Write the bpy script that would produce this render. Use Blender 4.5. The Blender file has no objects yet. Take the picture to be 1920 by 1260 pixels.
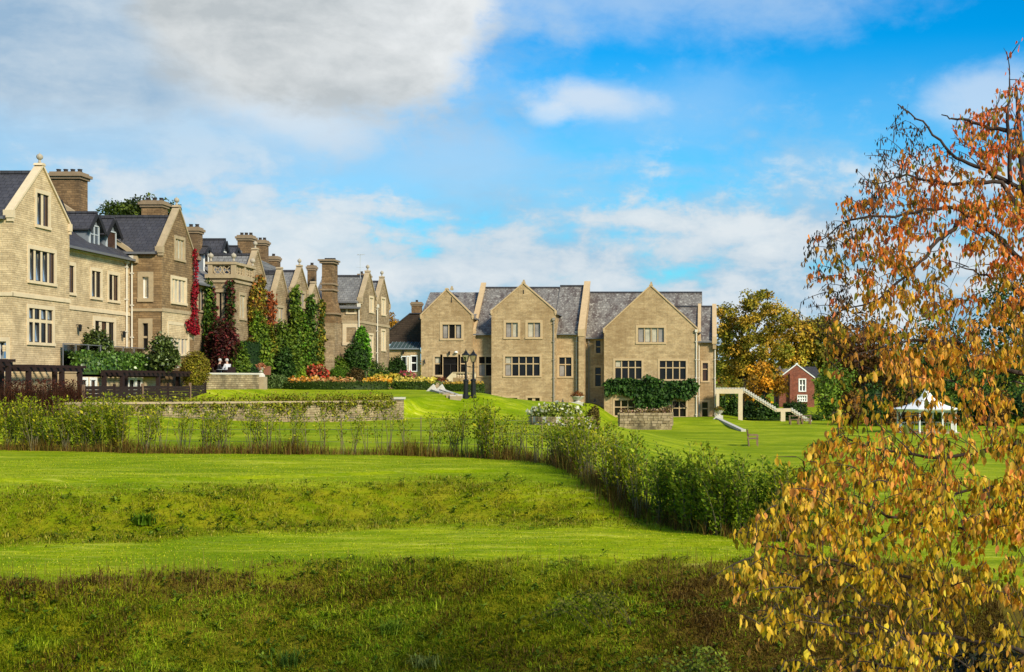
import bpy, math, random
import numpy as np
from mathutils import Vector, Matrix
from mathutils.geometry import tessellate_polygon

# ------------------------------------------------------------------ camera, sky, sun, exposure
sc = bpy.context.scene
COL = sc.collection
F, XV, YV = 2400.0, 1330.0, 717.0        # focal length and vanishing point in photo pixels (1920 x 1260)
EYE = 5.0                                # eye height above the world datum (everything is built relative to the eye, then lifted)
random.seed(7)
RNG = np.random.default_rng(11)

cam_d = bpy.data.cameras.new('camera')
cam = bpy.data.objects.new('camera', cam_d)
COL.objects.link(cam)
cam.location = (0, 0, 0)
cam.rotation_euler = (math.pi / 2, 0, 0)
cam_d.sensor_width = 36
cam_d.lens = F / 1920 * 36
cam_d.shift_x = (960 - XV) / 1920
cam_d.shift_y = (YV - 630) / 1920
cam_d.clip_start = 0.1
cam_d.clip_end = 6000
sc.camera = cam

SUN_DIR = Vector((0.62, -0.62, 0.54)).normalized()       # towards the sun: right of and behind the camera
SUN_EL = math.asin(SUN_DIR.z)
SUN_AZ = math.atan2(SUN_DIR.x, SUN_DIR.y)
sun_d = bpy.data.lights.new('sun', 'SUN')
sun = bpy.data.objects.new('sun', sun_d)
COL.objects.link(sun)
sun_d.energy = 4.8
sun_d.angle = math.radians(11)
sun_d.color = (1.0, 0.90, 0.70)
sun.rotation_euler = SUN_DIR.to_track_quat('Z', 'Y').to_euler()
sun.location = (30, -20, 60)

sc.view_settings.view_transform = 'Standard'
sc.view_settings.look = 'None'
sc.view_settings.gamma = 1
sc.view_settings.exposure = 0.3
sc.view_settings.use_curve_mapping = False
sc.render.engine = 'CYCLES'
sc.cycles.max_bounces = 6
sc.cycles.transparent_max_bounces = 8
sc.cycles.caustics_reflective = False
sc.cycles.caustics_refractive = False
sc.cycles.use_denoising = True


class S:
    """A shader socket with arithmetic."""
    def __init__(s, nt, sock): s.nt, s.k = nt, sock
    def _m(s, op, *a, clamp=False):
        n = s.nt.nodes.new('ShaderNodeMath'); n.operation = op; n.use_clamp = clamp
        for i, v in enumerate((s,) + a):
            if isinstance(v, S): s.nt.links.new(v.k, n.inputs[i])
            else: n.inputs[i].default_value = v
        return S(s.nt, n.outputs[0])
    def __add__(s, o): return s._m('ADD', o)
    def __sub__(s, o): return s._m('SUBTRACT', o)
    def __mul__(s, o): return s._m('MULTIPLY', o)
    def __truediv__(s, o): return s._m('DIVIDE', o)
    def abs(s): return s._m('ABSOLUTE')
    def pow(s, e): return s._m('POWER', e)
    def max(s, o): return s._m('MAXIMUM', o)
    def min(s, o): return s._m('MINIMUM', o)
    def clamp(s): return s._m('ADD', 0.0, clamp=True)
    def inv(s): return (s * -1.0) + 1.0
    def step(s, a, b):
        n = s.nt.nodes.new('ShaderNodeMapRange'); n.interpolation_type = 'SMOOTHSTEP'
        s.nt.links.new(s.k, n.inputs[0])
        lo, hi, t0, t1 = (a, b, 0.0, 1.0) if a < b else (b, a, 1.0, 0.0)
        n.inputs[1].default_value, n.inputs[2].default_value = lo, hi
        n.inputs[3].default_value, n.inputs[4].default_value = t0, t1
        return S(s.nt, n.outputs[0])


def mixc(nt, fac, a, b, mode='MIX'):
    n = nt.nodes.new('ShaderNodeMix'); n.data_type = 'RGBA'; n.blend_type = mode
    for idx, v in ((0, fac), (6, a), (7, b)):
        if isinstance(v, S): nt.links.new(v.k, n.inputs[idx])
        elif idx == 0: n.inputs[0].default_value = v
        else: n.inputs[idx].default_value = tuple(v)[:3] + (1,)
    return S(nt, n.outputs[2])


def noise(nt, vec, scale, detail=4, rough=0.55, dist=0.0):
    n = nt.nodes.new('ShaderNodeTexNoise')
    if vec is not None: nt.links.new(vec.k, n.inputs['Vector'])
    n.inputs['Scale'].default_value = scale
    n.inputs['Detail'].default_value = detail
    n.inputs['Roughness'].default_value = rough
    n.inputs['Distortion'].default_value = dist
    return S(nt, n.outputs[0])


def mapping(nt, vec, scale=(1, 1, 1), loc=(0, 0, 0)):
    n = nt.nodes.new('ShaderNodeMapping')
    nt.links.new(vec.k, n.inputs[0])
    n.inputs['Scale'].default_value = scale
    n.inputs['Location'].default_value = loc
    return S(nt, n.outputs[0])


def comb(nt, x, y, z):
    n = nt.nodes.new('ShaderNodeCombineXYZ')
    for i, v in enumerate((x, y, z)):
        if isinstance(v, S): nt.links.new(v.k, n.inputs[i])
        else: n.inputs[i].default_value = v
    return S(nt, n.outputs[0])


def make_world():
    w = bpy.data.worlds.new('World'); sc.world = w; w.use_nodes = True
    nt = w.node_tree; nt.nodes.clear()
    out = nt.nodes.new('ShaderNodeOutputWorld')
    bg = nt.nodes.new('ShaderNodeBackground'); bg.inputs[1].default_value = 0.085
    nt.links.new(bg.outputs[0], out.inputs[0])
    sky = nt.nodes.new('ShaderNodeTexSky'); sky.sky_type = 'NISHITA'; sky.sun_disc = False
    sky.sun_elevation = SUN_EL; sky.sun_rotation = SUN_AZ; sky.air_density = 1.0; sky.dust_density = 0.3; sky.ozone_density = 3.0
    hs = nt.nodes.new('ShaderNodeHueSaturation'); hs.inputs['Saturation'].default_value = 1.5
    nt.links.new(sky.outputs[0], hs.inputs['Color'])
    base = mixc(nt, 1.0, S(nt, hs.outputs[0]), (0.012, 1.62, 1.66), 'MULTIPLY')
    tc = nt.nodes.new('ShaderNodeTexCoord')
    gen = S(nt, tc.outputs['Generated'])
    sep = nt.nodes.new('ShaderNodeSeparateXYZ'); nt.links.new(gen.k, sep.inputs[0])
    x, y, z = (S(nt, sep.outputs[i]) for i in range(3))
    az = x._m('ARCTAN2', y)
    el = z._m('ARCSINE')
    # noise in a direction space that is stretched along the horizon, as a layer of cloud seen from below
    d3 = mapping(nt, gen, (1, 1, 3.0))
    n1 = noise(nt, d3, 5.0, 7, 0.56, 0.35)
    n2 = noise(nt, mapping(nt, gen, (1, 1, 3.2), (3, 1, 7)), 9.0, 6, 0.56, 0.3)
    n3 = noise(nt, mapping(nt, gen, (1, 1, 1.6), (1, 5, 2)), 16.0, 6, 0.6, 0.2)
    n4 = noise(nt, mapping(nt, gen, (1, 1, 1.5), (4, 2, 9)), 34.0, 7, 0.62, 0.3)
    wob = (n1 - 0.5) * 0.7 + (n3 - 0.5) * 1.0 + (n4 - 0.5) * 0.5
    lit = ((n2 - 0.5) * 2.0 + (n3 - 0.5) * 1.9 + (n4 - 0.5) * 0.8 + 0.55).clamp()
    def A(px): return math.atan((px - XV) / F)
    def E(py): return math.atan((YV - py) / F)
    def blob(px, py, rx, ry, soft, op, power=2.0, k=1.0, tilt=0.0):
        u0 = az - A(px); v0 = el - E(py)
        u = (u0 + v0 * tilt) / (rx / F); v = v0 / (ry / F)
        r = (u.abs().pow(power) + v.abs().pow(power)).pow(1.0 / power)
        return (r + wob * k).step(1.0 + soft, 1.0 - soft) * op
    white, grey, blueg = (8.3, 8.6, 8.8), (4.9, 5.7, 6.6), (3.3, 4.9, 7.0)
    c = base
    # thin veil and a bank of broken cloud along the horizon
    veil = ((n1 - 0.5) * 1.5 + (n3 - 0.5) * 0.7 + 0.55).clamp() * el.step(0.27, 0.12) * 0.96
    c = mixc(nt, veil, c, (3.9, 6.0, 8.1))
    deck = ((n1 - 0.5) * 2.0 + (n3 - 0.5) * 1.2 + (n4 - 0.5) * 0.8 - (el - 0.135) * 9.0 + 0.5).clamp() * 0.86
    c = mixc(nt, deck, c, mixc(nt, lit, (2.9, 4.6, 6.5), (5.2, 6.6, 7.8)))
    bank = (n2 * 0.9 + n3 * 0.5 + (n4 - 0.5) * 0.4 - ((el - 0.095).abs() * 2.6)).step(0.50, 0.70) * el.step(0.20, 0.14)
    c = mixc(nt, bank * 0.90, c, mixc(nt, lit, (4.3, 5.6, 6.8), (7.4, 7.9, 8.2)))
    top = (n1 * 0.6 + n3 * 0.4).step(0.44, 0.60) * el.step(0.30, 0.45) * 0.85  # unseen cloud cover overhead, thickened for stronger and whiter fill light
    c = mixc(nt, top, c, mixc(nt, lit, grey, white))
    # the cloud masses overhead
    B = [blob(150, 110, 680, 205, 0.45, 0.95, 2, 0.8), blob(1180, -50, 430, 110, 0.55, 0.62, 2, 1.1, 0.3),
         blob(555, 245, 120, 52, 0.7, 0.75, 2, 1.5, 0.6), blob(1120, 186, 105, 34, 0.65, 0.85, 2, 1.7, 0.9),
         blob(1030, 216, 30, 18, 0.7, 0.6, 2, 1.6), blob(1290, 195, 130, 60, 0.9, 0.34, 2, 1.8, -0.6), blob(1850, 190, 100, 50, 0.7, 0.6, 2, 1.7),
         blob(880, 300, 110, 50, 0.9, 0.45, 2, 1.6), blob(430, 330, 420, 60, 0.8, 0.40, 2, 1.4, 0.1)]
    cols = [mixc(nt, lit, (3.2, 4.6, 6.1), (5.9, 6.7, 7.3)), (4.9, 6.5, 8.3), (7.2, 7.9, 8.5), (6.6, 7.5, 8.5), (7.2, 8.0, 8.8), (4.4, 6.4, 8.6), (7.0, 7.8, 8.6), (4.4, 6.2, 8.2), (4.6, 6.4, 8.2)]
    for m, cc in zip(B, cols): c = mixc(nt, m.clamp(), c, cc)
    big = blob(600, -60, 306, 266, 0.12, 0.95, 3.0, 0.34)
    rim = ((az - A(905)).abs() / (300 / F)).step(1.0, 0.1)
    c = mixc(nt, big.clamp(), c, mixc(nt, (rim * 0.62 + (lit - 0.5) * 0.75 + (n3 - 0.5) * 0.5 + 0.12).clamp(), (4.9, 5.3, 5.5), (8.0, 8.2, 8.2)))
    # below the horizon: the dull green brown of the ground's bounce
    c = mixc(nt, el.step(0.0, -0.03), c, (1.2, 1.5, 0.7))
    nt.links.new(c.k, bg.inputs[0])
    w.cycles.sampling_method = 'MANUAL'; w.cycles.sample_map_resolution = 512


make_world()


# ------------------------------------------------------------------ helpers
def lin(h):
    h = h.lstrip('#')
    o = []
    for i in (0, 2, 4):
        v = int(h[i:i + 2], 16) / 255
        o.append(v / 12.92 if v <= 0.04045 else ((v + 0.055) / 1.055) ** 2.4)
    return tuple(o)


def pt(px, py, Y):
    """The point at depth Y seen at photo pixel (px, py)."""
    return Vector(((px - XV) / F * Y, Y, (YV - py) / F * Y))


def tag(o, label=None, cat=None, group=None, kind=None):
    if label: o['label'] = label
    if cat: o['category'] = cat
    if group: o['group'] = group
    if kind: o['kind'] = kind
    return o


def thing(name, label, cat, loc=(0, 0, 0), group=None):
    o = bpy.data.objects.new(name, None); COL.objects.link(o)
    o.location = loc; o.empty_display_size = 0.3
    return tag(o, label, cat, group)


def wloc(o):
    v = Vector((0, 0, 0))
    while o is not None:
        v += o.location; o = o.parent
    return v


def copy_tree(o, parent=None):
    c = o.copy(); COL.objects.link(c)
    if parent is not None:
        c.parent = parent
        c.matrix_parent_inverse = o.matrix_parent_inverse.copy()
    for ch in o.children: copy_tree(ch, c)
    return c


def face_uv(me, off):
    """Metric UVs: u along the horizontal of each face, v up its slope."""
    n = len(me.polygons)
    if not n: return
    uvl = me.uv_layers.new(name='UVMap')
    N = np.empty(n * 3); me.polygons.foreach_get('normal', N); N = N.reshape(-1, 3)
    tot = np.empty(n, dtype=np.int32); me.polygons.foreach_get('loop_total', tot)
    li = np.empty(len(me.loops), dtype=np.int32); me.loops.foreach_get('vertex_index', li)
    V = np.empty(len(me.vertices) * 3); me.vertices.foreach_get('co', V); V = V.reshape(-1, 3) + np.array(off)
    flat = np.abs(N[:, 2]) > 0.96
    T = np.stack([-N[:, 1], N[:, 0], np.zeros(n)], 1)
    T[flat] = (1, 0, 0)
    T /= np.maximum(np.linalg.norm(T, axis=1, keepdims=True), 1e-6)
    W = np.cross(N, T); W[flat] = (0, 1, 0)
    fi = np.repeat(np.arange(n), tot)
    P = V[li]
    uv = np.stack([(P * T[fi]).sum(1), (P * W[fi]).sum(1)], 1).astype(np.float32)
    uvl.data.foreach_set('uv', uv.ravel())


class MB:
    """Collects shapes in eye-relative coordinates and links them as one mesh object."""
    def __init__(s): s.v, s.f = [], []
    def add(s, vs, fs):
        b = len(s.v); s.v += [tuple(p) for p in vs]; s.f += [tuple(b + i for i in f) for f in fs]
        return s
    def box(s, x0, x1, y0, y1, z0, z1):
        x0, x1 = min(x0, x1), max(x0, x1); y0, y1 = min(y0, y1), max(y0, y1); z0, z1 = min(z0, z1), max(z0, z1)
        return s.add([(x0, y0, z0), (x1, y0, z0), (x1, y1, z0), (x0, y1, z0), (x0, y0, z1), (x1, y0, z1), (x1, y1, z1), (x0, y1, z1)],
                     [(0, 3, 2, 1), (4, 5, 6, 7), (0, 1, 5, 4), (1, 2, 6, 5), (2, 3, 7, 6), (3, 0, 4, 7)])
    def quad(s, a, b, c, d): return s.add([a, b, c, d], [(0, 1, 2, 3)])
    def bar(s, a, b, w, h, up=(0, 0, 1)):
        a, b = Vector(a), Vector(b); d = (b - a).normalized(); u = Vector(up)
        r = d.cross(u)
        if r.length < 1e-4: r = Vector((1, 0, 0))
        r.normalize(); u = r.cross(d).normalized()
        P = []
        for q in (a, b):
            for i, j in ((-1, -1), (1, -1), (1, 1), (-1, 1)): P.append(q + r * (i * w / 2) + u * (j * h / 2))
        return s.add(P, [(3, 2, 1, 0), (4, 5, 6, 7), (0, 1, 5, 4), (1, 2, 6, 5), (2, 3, 7, 6), (3, 0, 4, 7)])
    def tube(s, pts, rad, n=6):
        pts = [Vector(p) for p in pts]; m = len(pts)
        if not hasattr(rad, '__len__'): rad = [rad] * m
        P = []; prev = None
        for i, p in enumerate(pts):
            d = (pts[min(i + 1, m - 1)] - pts[max(i - 1, 0)])
            d = d.normalized() if d.length > 1e-9 else Vector((0, 0, 1))
            r = d.cross(Vector((0.13, 0.2, 1))) if prev is None else prev - d * prev.dot(d)
            if r.length < 1e-5: r = d.cross(Vector((1, 0, 0)))
            r.normalize(); prev = r; q = d.cross(r)
            for k in range(n):
                a = 2 * math.pi * k / n
                P.append(p + (r * math.cos(a) + q * math.sin(a)) * rad[i])
        Fs = [(i * n + k, i * n + (k + 1) % n, (i + 1) * n + (k + 1) % n, (i + 1) * n + k) for i in range(m - 1) for k in range(n)]
        Fs += [tuple(range(n))[::-1], tuple((m - 1) * n + k for k in range(n))]
        return s.add(P, Fs)
    def lathe(s, prof, c=(0, 0, 0), n=12, rot=0.0):
        m = len(prof); P = []
        for r, z in prof:
            for k in range(n):
                a = 2 * math.pi * k / n + rot
                P.append((c[0] + r * math.cos(a), c[1] + r * math.sin(a), c[2] + z))
        Fs = [(i * n + k, i * n + (k + 1) % n, (i + 1) * n + (k + 1) % n, (i + 1) * n + k) for i in range(m - 1) for k in range(n)]
        Fs += [tuple(range(n))[::-1], tuple((m - 1) * n + k for k in range(n))]
        return s.add(P, Fs)
    def build(s, name, mat, parent=None, smooth=False):
        me = bpy.data.meshes.new(name)
        off = wloc(parent) if parent is not None else Vector((0, 0, 0))
        me.from_pydata([(p[0] - off.x, p[1] - off.y, p[2] - off.z) for p in s.v], [], s.f)
        me.update(); face_uv(me, off)
        if smooth: me.polygons.foreach_set('use_smooth', [True] * len(me.polygons))
        if mat: me.materials.append(mat)
        o = bpy.data.objects.new(name, me); COL.objects.link(o); o.parent = parent
        return o


def np_mesh(name, V, Q, mat, parent=None, colors=None, smooth=False, kind=None):
    """A mesh object from arrays: V (n,3), Q (m,k) with k corners per face, one colour per vertex."""
    me = bpy.data.meshes.new(name)
    off = np.array(wloc(parent)) if parent is not None else np.zeros(3)
    V = np.asarray(V, dtype=np.float64) - off; Q = np.asarray(Q, dtype=np.int32)
    m, k = Q.shape
    me.vertices.add(len(V)); me.vertices.foreach_set('co', V.astype(np.float32).ravel())
    me.loops.add(m * k); me.loops.foreach_set('vertex_index', Q.ravel())
    me.polygons.add(m)
    me.polygons.foreach_set('loop_start', np.arange(0, m * k, k, dtype=np.int32))
    me.polygons.foreach_set('loop_total', np.full(m, k, dtype=np.int32))
    if smooth: me.polygons.foreach_set('use_smooth', [True] * m)
    if colors is not None:
        a = me.color_attributes.new('Col', 'FLOAT_COLOR', 'POINT')
        c4 = np.ones((len(V), 4), dtype=np.float32); c4[:, :3] = colors
        a.data.foreach_set('color', c4.ravel())
    me.update(calc_edges=True)
    if mat: me.materials.append(mat)
    o = bpy.data.objects.new(name, me); COL.objects.link(o); o.parent = parent
    if kind: o['kind'] = kind
    return o


def unit(a): return a / np.maximum(np.linalg.norm(a, axis=-1, keepdims=True), 1e-9)
def rdir(n): return unit(RNG.normal(size=(n, 3)))


def palette(cols, n, jit=0.18):
    cols = np.array([lin(c) if isinstance(c, str) else c for c in cols])
    i = RNG.integers(0, len(cols), n)
    t = RNG.random((n, 1)) * 0.5; j = RNG.integers(0, len(cols), n)
    c = cols[i] * (1 - t) + cols[j] * t
    return np.clip(c * (1 + RNG.normal(size=(n, 1)) * jit), 0.002, 1.0)


def leaves_arrays(C, D, N, L, W, col, fold=0.25, six=False):
    """Leaf blades: base at C, axis D, face normal N."""
    n = len(C); D = unit(D); R = unit(np.cross(D, N)); N = np.cross(R, D)
    L = np.broadcast_to(np.asarray(L, float), (n,))[:, None]; W = np.broadcast_to(np.asarray(W, float), (n,))[:, None]
    if not six:
        P = np.stack([C, C + D * L * .45 + R * W * .5 + N * W * fold, C + D * L, C + D * L * .45 - R * W * .5 + N * W * fold], 1)
        Q = np.array([[0, 1, 2, 3]])
        k = 4
    else:
        P = np.stack([C, C + D * L * .28 + R * W * .46 + N * W * fold, C + D * L * .62 + R * W * .44 + N * W * fold, C + D * L - N * W * .15,
                      C + D * L * .62 - R * W * .44 + N * W * fold, C + D * L * .28 - R * W * .46 + N * W * fold], 1)
        Q = np.array([[0, 1, 2, 3], [0, 3, 4, 5]])
        k = 6
    idx = (np.arange(n)[:, None, None] * k + Q[None]).reshape(-1, 4)
    return P.reshape(-1, 3), idx, np.repeat(col, k, axis=0)


def blades(name, B, H, Wd, col, mat, lean=0.35, parent=None, kind='stuff', droop=0.3):
    """Grass blades rooted at B."""
    n = len(B); a = RNG.random(n) * 2 * np.pi
    dx = np.stack([np.cos(a), np.sin(a), np.zeros(n)], 1)
    side = np.stack([-np.sin(a), np.cos(a), np.zeros(n)], 1)
    # turn most blades so that their width shows sideways
    H = H[:, None]; Wd = np.broadcast_to(Wd, (n,))[:, None]
    ln = (RNG.random((n, 1)) * lean + 0.05)
    up = np.array([[0, 0, 1.0]])
    m = B + up * H * .55 + dx * H * ln * .5
    t = B + up * H * (1 - droop * ln) + dx * H * ln * 1.3
    P = np.stack([B - side * Wd * .5, B + side * Wd * .5, m + side * Wd * .38, m - side * Wd * .38, t], 1).reshape(-1, 3)
    b = np.arange(n)[:, None] * 5
    # quads, the upper one collapsed to the tip
    Q = np.concatenate([b + np.array([[0, 1, 2, 3]])], 0)
    T = b + np.array([[3, 2, 4, 4]])
    tri = np.concatenate([Q[:, [0, 1, 2]], Q[:, [0, 2, 3]], T[:, :3]], 0)
    return np_mesh(name, P, tri, mat, parent, np.repeat(col, 5, axis=0), kind=kind)


# ------------------------------------------------------------------ materials
def new_mat(name):
    m = bpy.data.materials.new(name); m.use_nodes = True
    nt = m.node_tree; bs = nt.nodes['Principled BSDF']
    bs.inputs['Specular IOR Level'].default_value = 0.3
    return m, nt, bs


def coords(nt, which='UV'):
    n = nt.nodes.new('ShaderNodeTexCoord')
    return S(nt, n.outputs[which])


def position(nt):
    n = nt.nodes.new('ShaderNodeNewGeometry')
    return S(nt, n.outputs['Position'])


def bump(nt, bs, h, strength, dist):
    b = nt.nodes.new('ShaderNodeBump'); b.inputs['Strength'].default_value = strength; b.inputs['Distance'].default_value = dist
    nt.links.new(h.k, b.inputs['Height']); nt.links.new(b.outputs[0], bs.inputs['Normal'])


def setc(nt, bs, c):
    if isinstance(c, S): nt.links.new(c.k, bs.inputs['Base Color'])
    else: bs.inputs['Base Color'].default_value = tuple(c)[:3] + (1,)


def stone(name, c1, c2, mortar, course=0.11, width=0.34, stain=0.35, dark=(0.10, 0.07, 0.04), stain_scale=0.5):
    m, nt, bs = new_mat(name)
    uv = coords(nt)
    jit = noise(nt, uv, 2.2, 2)
    wv = comb(nt, S(nt, nt.nodes.new('ShaderNodeSeparateXYZ').outputs[0]), 0, 0)
    n = nt.nodes.new('ShaderNodeTexBrick')
    nt.links.new(uv.k, n.inputs['Vector'])
    n.inputs['Scale'].default_value = 1.0
    n.inputs['Color1'].default_value = tuple(c1) + (1,); n.inputs['Color2'].default_value = tuple(c2) + (1,)
    n.inputs['Mortar'].default_value = tuple(mortar) + (1,)
    n.inputs['Mortar Size'].default_value = 0.010; n.inputs['Mortar Smooth'].default_value = 0.3
    n.inputs['Brick Width'].default_value = width; n.inputs['Row Height'].default_value = course
    n.offset = 0.43; n.squash = 1.25; n.squash_frequency = 3
    pos = position(nt)
    fine = noise(nt, pos, 6.0, 4, 0.7)
    big = noise(nt, mapping(nt, pos, (1, 1, 0.45)), stain_scale, 5, 0.6)
    c = mixc(nt, 1.0, S(nt, n.outputs[0]), mixc(nt, fine, (0.62, 0.60, 0.56), (1.30, 1.28, 1.22)), 'MULTIPLY')
    mid = noise(nt, mapping(nt, pos, (0.8, 0.8, 1.5)), 1.6, 5, 0.7)
    c = mixc(nt, 1.0, c, mixc(nt, mid.step(0.3, 0.7), (0.78, 0.76, 0.73), (1.20, 1.19, 1.16)), 'MULTIPLY')
    c = mixc(nt, big.step(0.44, 0.72) * stain, c, dark)
    streak = noise(nt, mapping(nt, pos, (3.0, 3.0, 0.16)), 1.0, 4, 0.65)
    c = mixc(nt, streak.step(0.52, 0.78) * stain * 0.8, c, tuple(v * 0.9 for v in dark))
    setc(nt, bs, c); bs.inputs['Roughness'].default_value = 0.92
    bump(nt, bs, S(nt, n.outputs[1]) * -0.7 + fine * 0.7, 0.7, 0.03)
    return m


def slate(name, c1, c2, lichen, amount, moss=(0.03, 0.027, 0.024), row=0.28):
    m, nt, bs = new_mat(name)
    uv = coords(nt)
    n = nt.nodes.new('ShaderNodeTexBrick'); nt.links.new(uv.k, n.inputs['Vector'])
    n.inputs['Scale'].default_value = 1.0
    n.inputs['Color1'].default_value = tuple(c1) + (1,); n.inputs['Color2'].default_value = tuple(c2) + (1,)
    n.inputs['Mortar'].default_value = tuple(v * 0.35 for v in c1) + (1,)
    n.inputs['Mortar Size'].default_value = 0.014; n.inputs['Brick Width'].default_value = 0.32; n.inputs['Row Height'].default_value = row
    pos = position(nt)
    a = noise(nt, pos, 3.2, 6, 0.72)
    b = noise(nt, mapping(nt, pos, (1.3, 0.45, 0.45)), 1.1, 6, 0.68)
    c = mixc(nt, b.step(0.44, 0.60) * amount * 0.85, S(nt, n.outputs[0]), moss)
    c = mixc(nt, a.step(0.52, 0.66) * amount * 0.8, c, lichen)
    setc(nt, bs, c); bs.inputs['Roughness'].default_value = 0.62
    bump(nt, bs, S(nt, n.outputs[1]) * -1.0 + a * 0.3, 0.6, 0.02)
    return m


def plain(name, col, rough=0.7, var=0.25, scale=3.0, bump_s=0.15, metal=0.0, spec=0.3, sc3=(1, 1, 1)):
    m, nt, bs = new_mat(name)
    pos = position(nt)
    a = noise(nt, mapping(nt, pos, sc3), scale, 5, 0.65)
    setc(nt, bs, mixc(nt, a, tuple(v * (1 - var) for v in col), tuple(min(1, v * (1 + var)) for v in col)))
    bs.inputs['Roughness'].default_value = rough; bs.inputs['Metallic'].default_value = metal
    bs.inputs['Specular IOR Level'].default_value = spec
    if bump_s: bump(nt, bs, a, bump_s, 0.03)
    return m


def leafmat(name, trans=0.35, rough=0.55, spec=0.25):
    m, nt, bs = new_mat(name)
    at = nt.nodes.new('ShaderNodeAttribute'); at.attribute_name = 'Col'
    nt.links.new(at.outputs[0], bs.inputs['Base Color'])
    bs.inputs['Roughness'].default_value = rough; bs.inputs['Specular IOR Level'].default_value = spec
    tr = nt.nodes.new('ShaderNodeBsdfTranslucent'); nt.links.new(at.outputs[0], tr.inputs[0])
    mx = nt.nodes.new('ShaderNodeMixShader'); mx.inputs[0].default_value = trans
    nt.links.new(bs.outputs[0], mx.inputs[1]); nt.links.new(tr.outputs[0], mx.inputs[2])
    nt.links.new(mx.outputs[0], nt.nodes['Material Output'].inputs[0])
    return m


def glassmat(name, col=(0.010, 0.009, 0.009), rough=0.08, spec=0.28):
    m, nt, bs = new_mat(name)
    pos = position(nt)
    setc(nt, bs, mixc(nt, noise(nt, pos, 1.3, 3), tuple(v * 0.4 for v in col), tuple(v * 1.7 for v in col)))
    bs.inputs['Roughness'].default_value = rough; bs.inputs['Specular IOR Level'].default_value = spec
    bump(nt, bs, noise(nt, pos, 1.7, 2), 0.06, 0.05)
    return m


M = {}
M['pale'] = stone('pale_coursed_stone', (0.62, 0.485, 0.315), (0.53, 0.405, 0.255), (0.43, 0.325, 0.20), 0.10, 0.52, 0.42, (0.32, 0.225, 0.12))
M['old'] = stone('old_brown_stone', (0.32, 0.21, 0.11), (0.20, 0.125, 0.06), (0.15, 0.10, 0.055), 0.13, 0.30, 0.4, (0.085, 0.06, 0.04))
M['range'] = stone('weathered_tan_stone', (0.38, 0.285, 0.18), (0.27, 0.195, 0.115), (0.22, 0.16, 0.10), 0.13, 0.32, 0.4, (0.13, 0.09, 0.055))
M['hall'] = stone('warm_hall_stone', (0.50, 0.37, 0.22), (0.41, 0.29, 0.165), (0.35, 0.25, 0.145), 0.14, 0.46, 0.62, (0.235, 0.14, 0.06), 0.30)
M['quoin'] = plain('pale_quoin_stone', (0.56, 0.43, 0.27), 0.9, 0.2, 2.5, 0.2)
M['hall_trim'] = plain('hall_trim_stone', (0.48, 0.34, 0.19), 0.9, 0.25, 2.5, 0.2)
M['dress'] = plain('dressed_stone', (0.60, 0.475, 0.31), 0.85, 0.22, 2.5, 0.2)
M['dress_old'] = plain('weathered_dressed_stone', (0.37, 0.28, 0.17), 0.9, 0.4, 2.5, 0.3)
M['chimcap'] = plain('sooty_cap_stone', (0.24, 0.17, 0.105), 0.9, 0.45, 2.5, 0.3)
M['chim'] = stone('chimney_stone', (0.265, 0.165, 0.085), (0.165, 0.10, 0.05), (0.12, 0.08, 0.045), 0.13, 0.3, 0.6, (0.06, 0.045, 0.03))
M['darkwall'] = stone('dark_slate_hung_wall', (0.062, 0.042, 0.03), (0.045, 0.03, 0.022), (0.02, 0.015, 0.012), 0.2, 0.3, 0.3, (0.02, 0.014, 0.01))
M['rubble'] = stone('rubble_wall_stone', (0.46, 0.37, 0.23), (0.27, 0.20, 0.115), (0.13, 0.10, 0.055), 0.12, 0.30, 0.8, (0.09, 0.07, 0.04), 1.2)
M['brick'] = stone('red_brick', (0.30, 0.09, 0.055), (0.21, 0.06, 0.04), (0.26, 0.18, 0.13), 0.09, 0.24, 0.15)
M['slate'] = slate('dark_slate', (0.058, 0.056, 0.066), (0.042, 0.041, 0.050), (0.12, 0.115, 0.11), 0.25)
M['slate_lichen'] = slate('lichened_slate', (0.21, 0.19, 0.17), (0.155, 0.138, 0.125), (0.42, 0.40, 0.35), 1.0, (0.075, 0.055, 0.05))
M['slate_grey'] = slate('pale_grey_slate', (0.21, 0.205, 0.20), (0.16, 0.155, 0.155), (0.34, 0.33, 0.30), 0.5, (0.09, 0.085, 0.08))
M['tile_red'] = slate('grey_tile', (0.20, 0.18, 0.165), (0.16, 0.14, 0.13), (0.28, 0.26, 0.22), 0.5)
M['lead'] = plain('lead_cheek', (0.17, 0.19, 0.215), 0.55, 0.15, 3, 0.1)
M['barge'] = plain('dark_bargeboard', (0.02, 0.018, 0.02), 0.6, 0.2, 4, 0)
M['white'] = plain('white_paint', (0.78, 0.77, 0.73), 0.5, 0.06, 5, 0.03)
M['frame_grey'] = plain('grey_window_frame', (0.42, 0.45, 0.48), 0.5, 0.1, 5, 0)
M['frame_dark'] = plain('dark_window_frame', (0.022, 0.018, 0.016), 0.5, 0.2, 5, 0)
M['pipe'] = plain('cast_iron_pipe', (0.26, 0.23, 0.19), 0.6, 0.2, 2, 0.05)
M['pipe_white'] = plain('cream_pipe', (0.58, 0.53, 0.44), 0.6, 0.15, 2, 0.05)
M['gutter'] = plain('gutter', (0.13, 0.13, 0.14), 0.5, 0.2, 2, 0)
M['ball'] = plain('weathered_finial', (0.36, 0.31, 0.24), 0.9, 0.3, 8, 0.2)
M['pot'] = plain('sooty_pot', (0.035, 0.028, 0.025), 0.9, 0.4, 6, 0.2)
M['glass'] = glassmat('window_glass')
M['glass_blue'] = plain('sky_mirror_glass', (0.40, 0.47, 0.54), 0.03, 0.15, 1.2, 0.02, metal=0.85)  # metallic and bluish so the panes give a brighter sky reflection
M['glass_brown'] = glassmat('dim_room_glass', (0.055, 0.028, 0.018), 0.10, 0.35)
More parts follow.
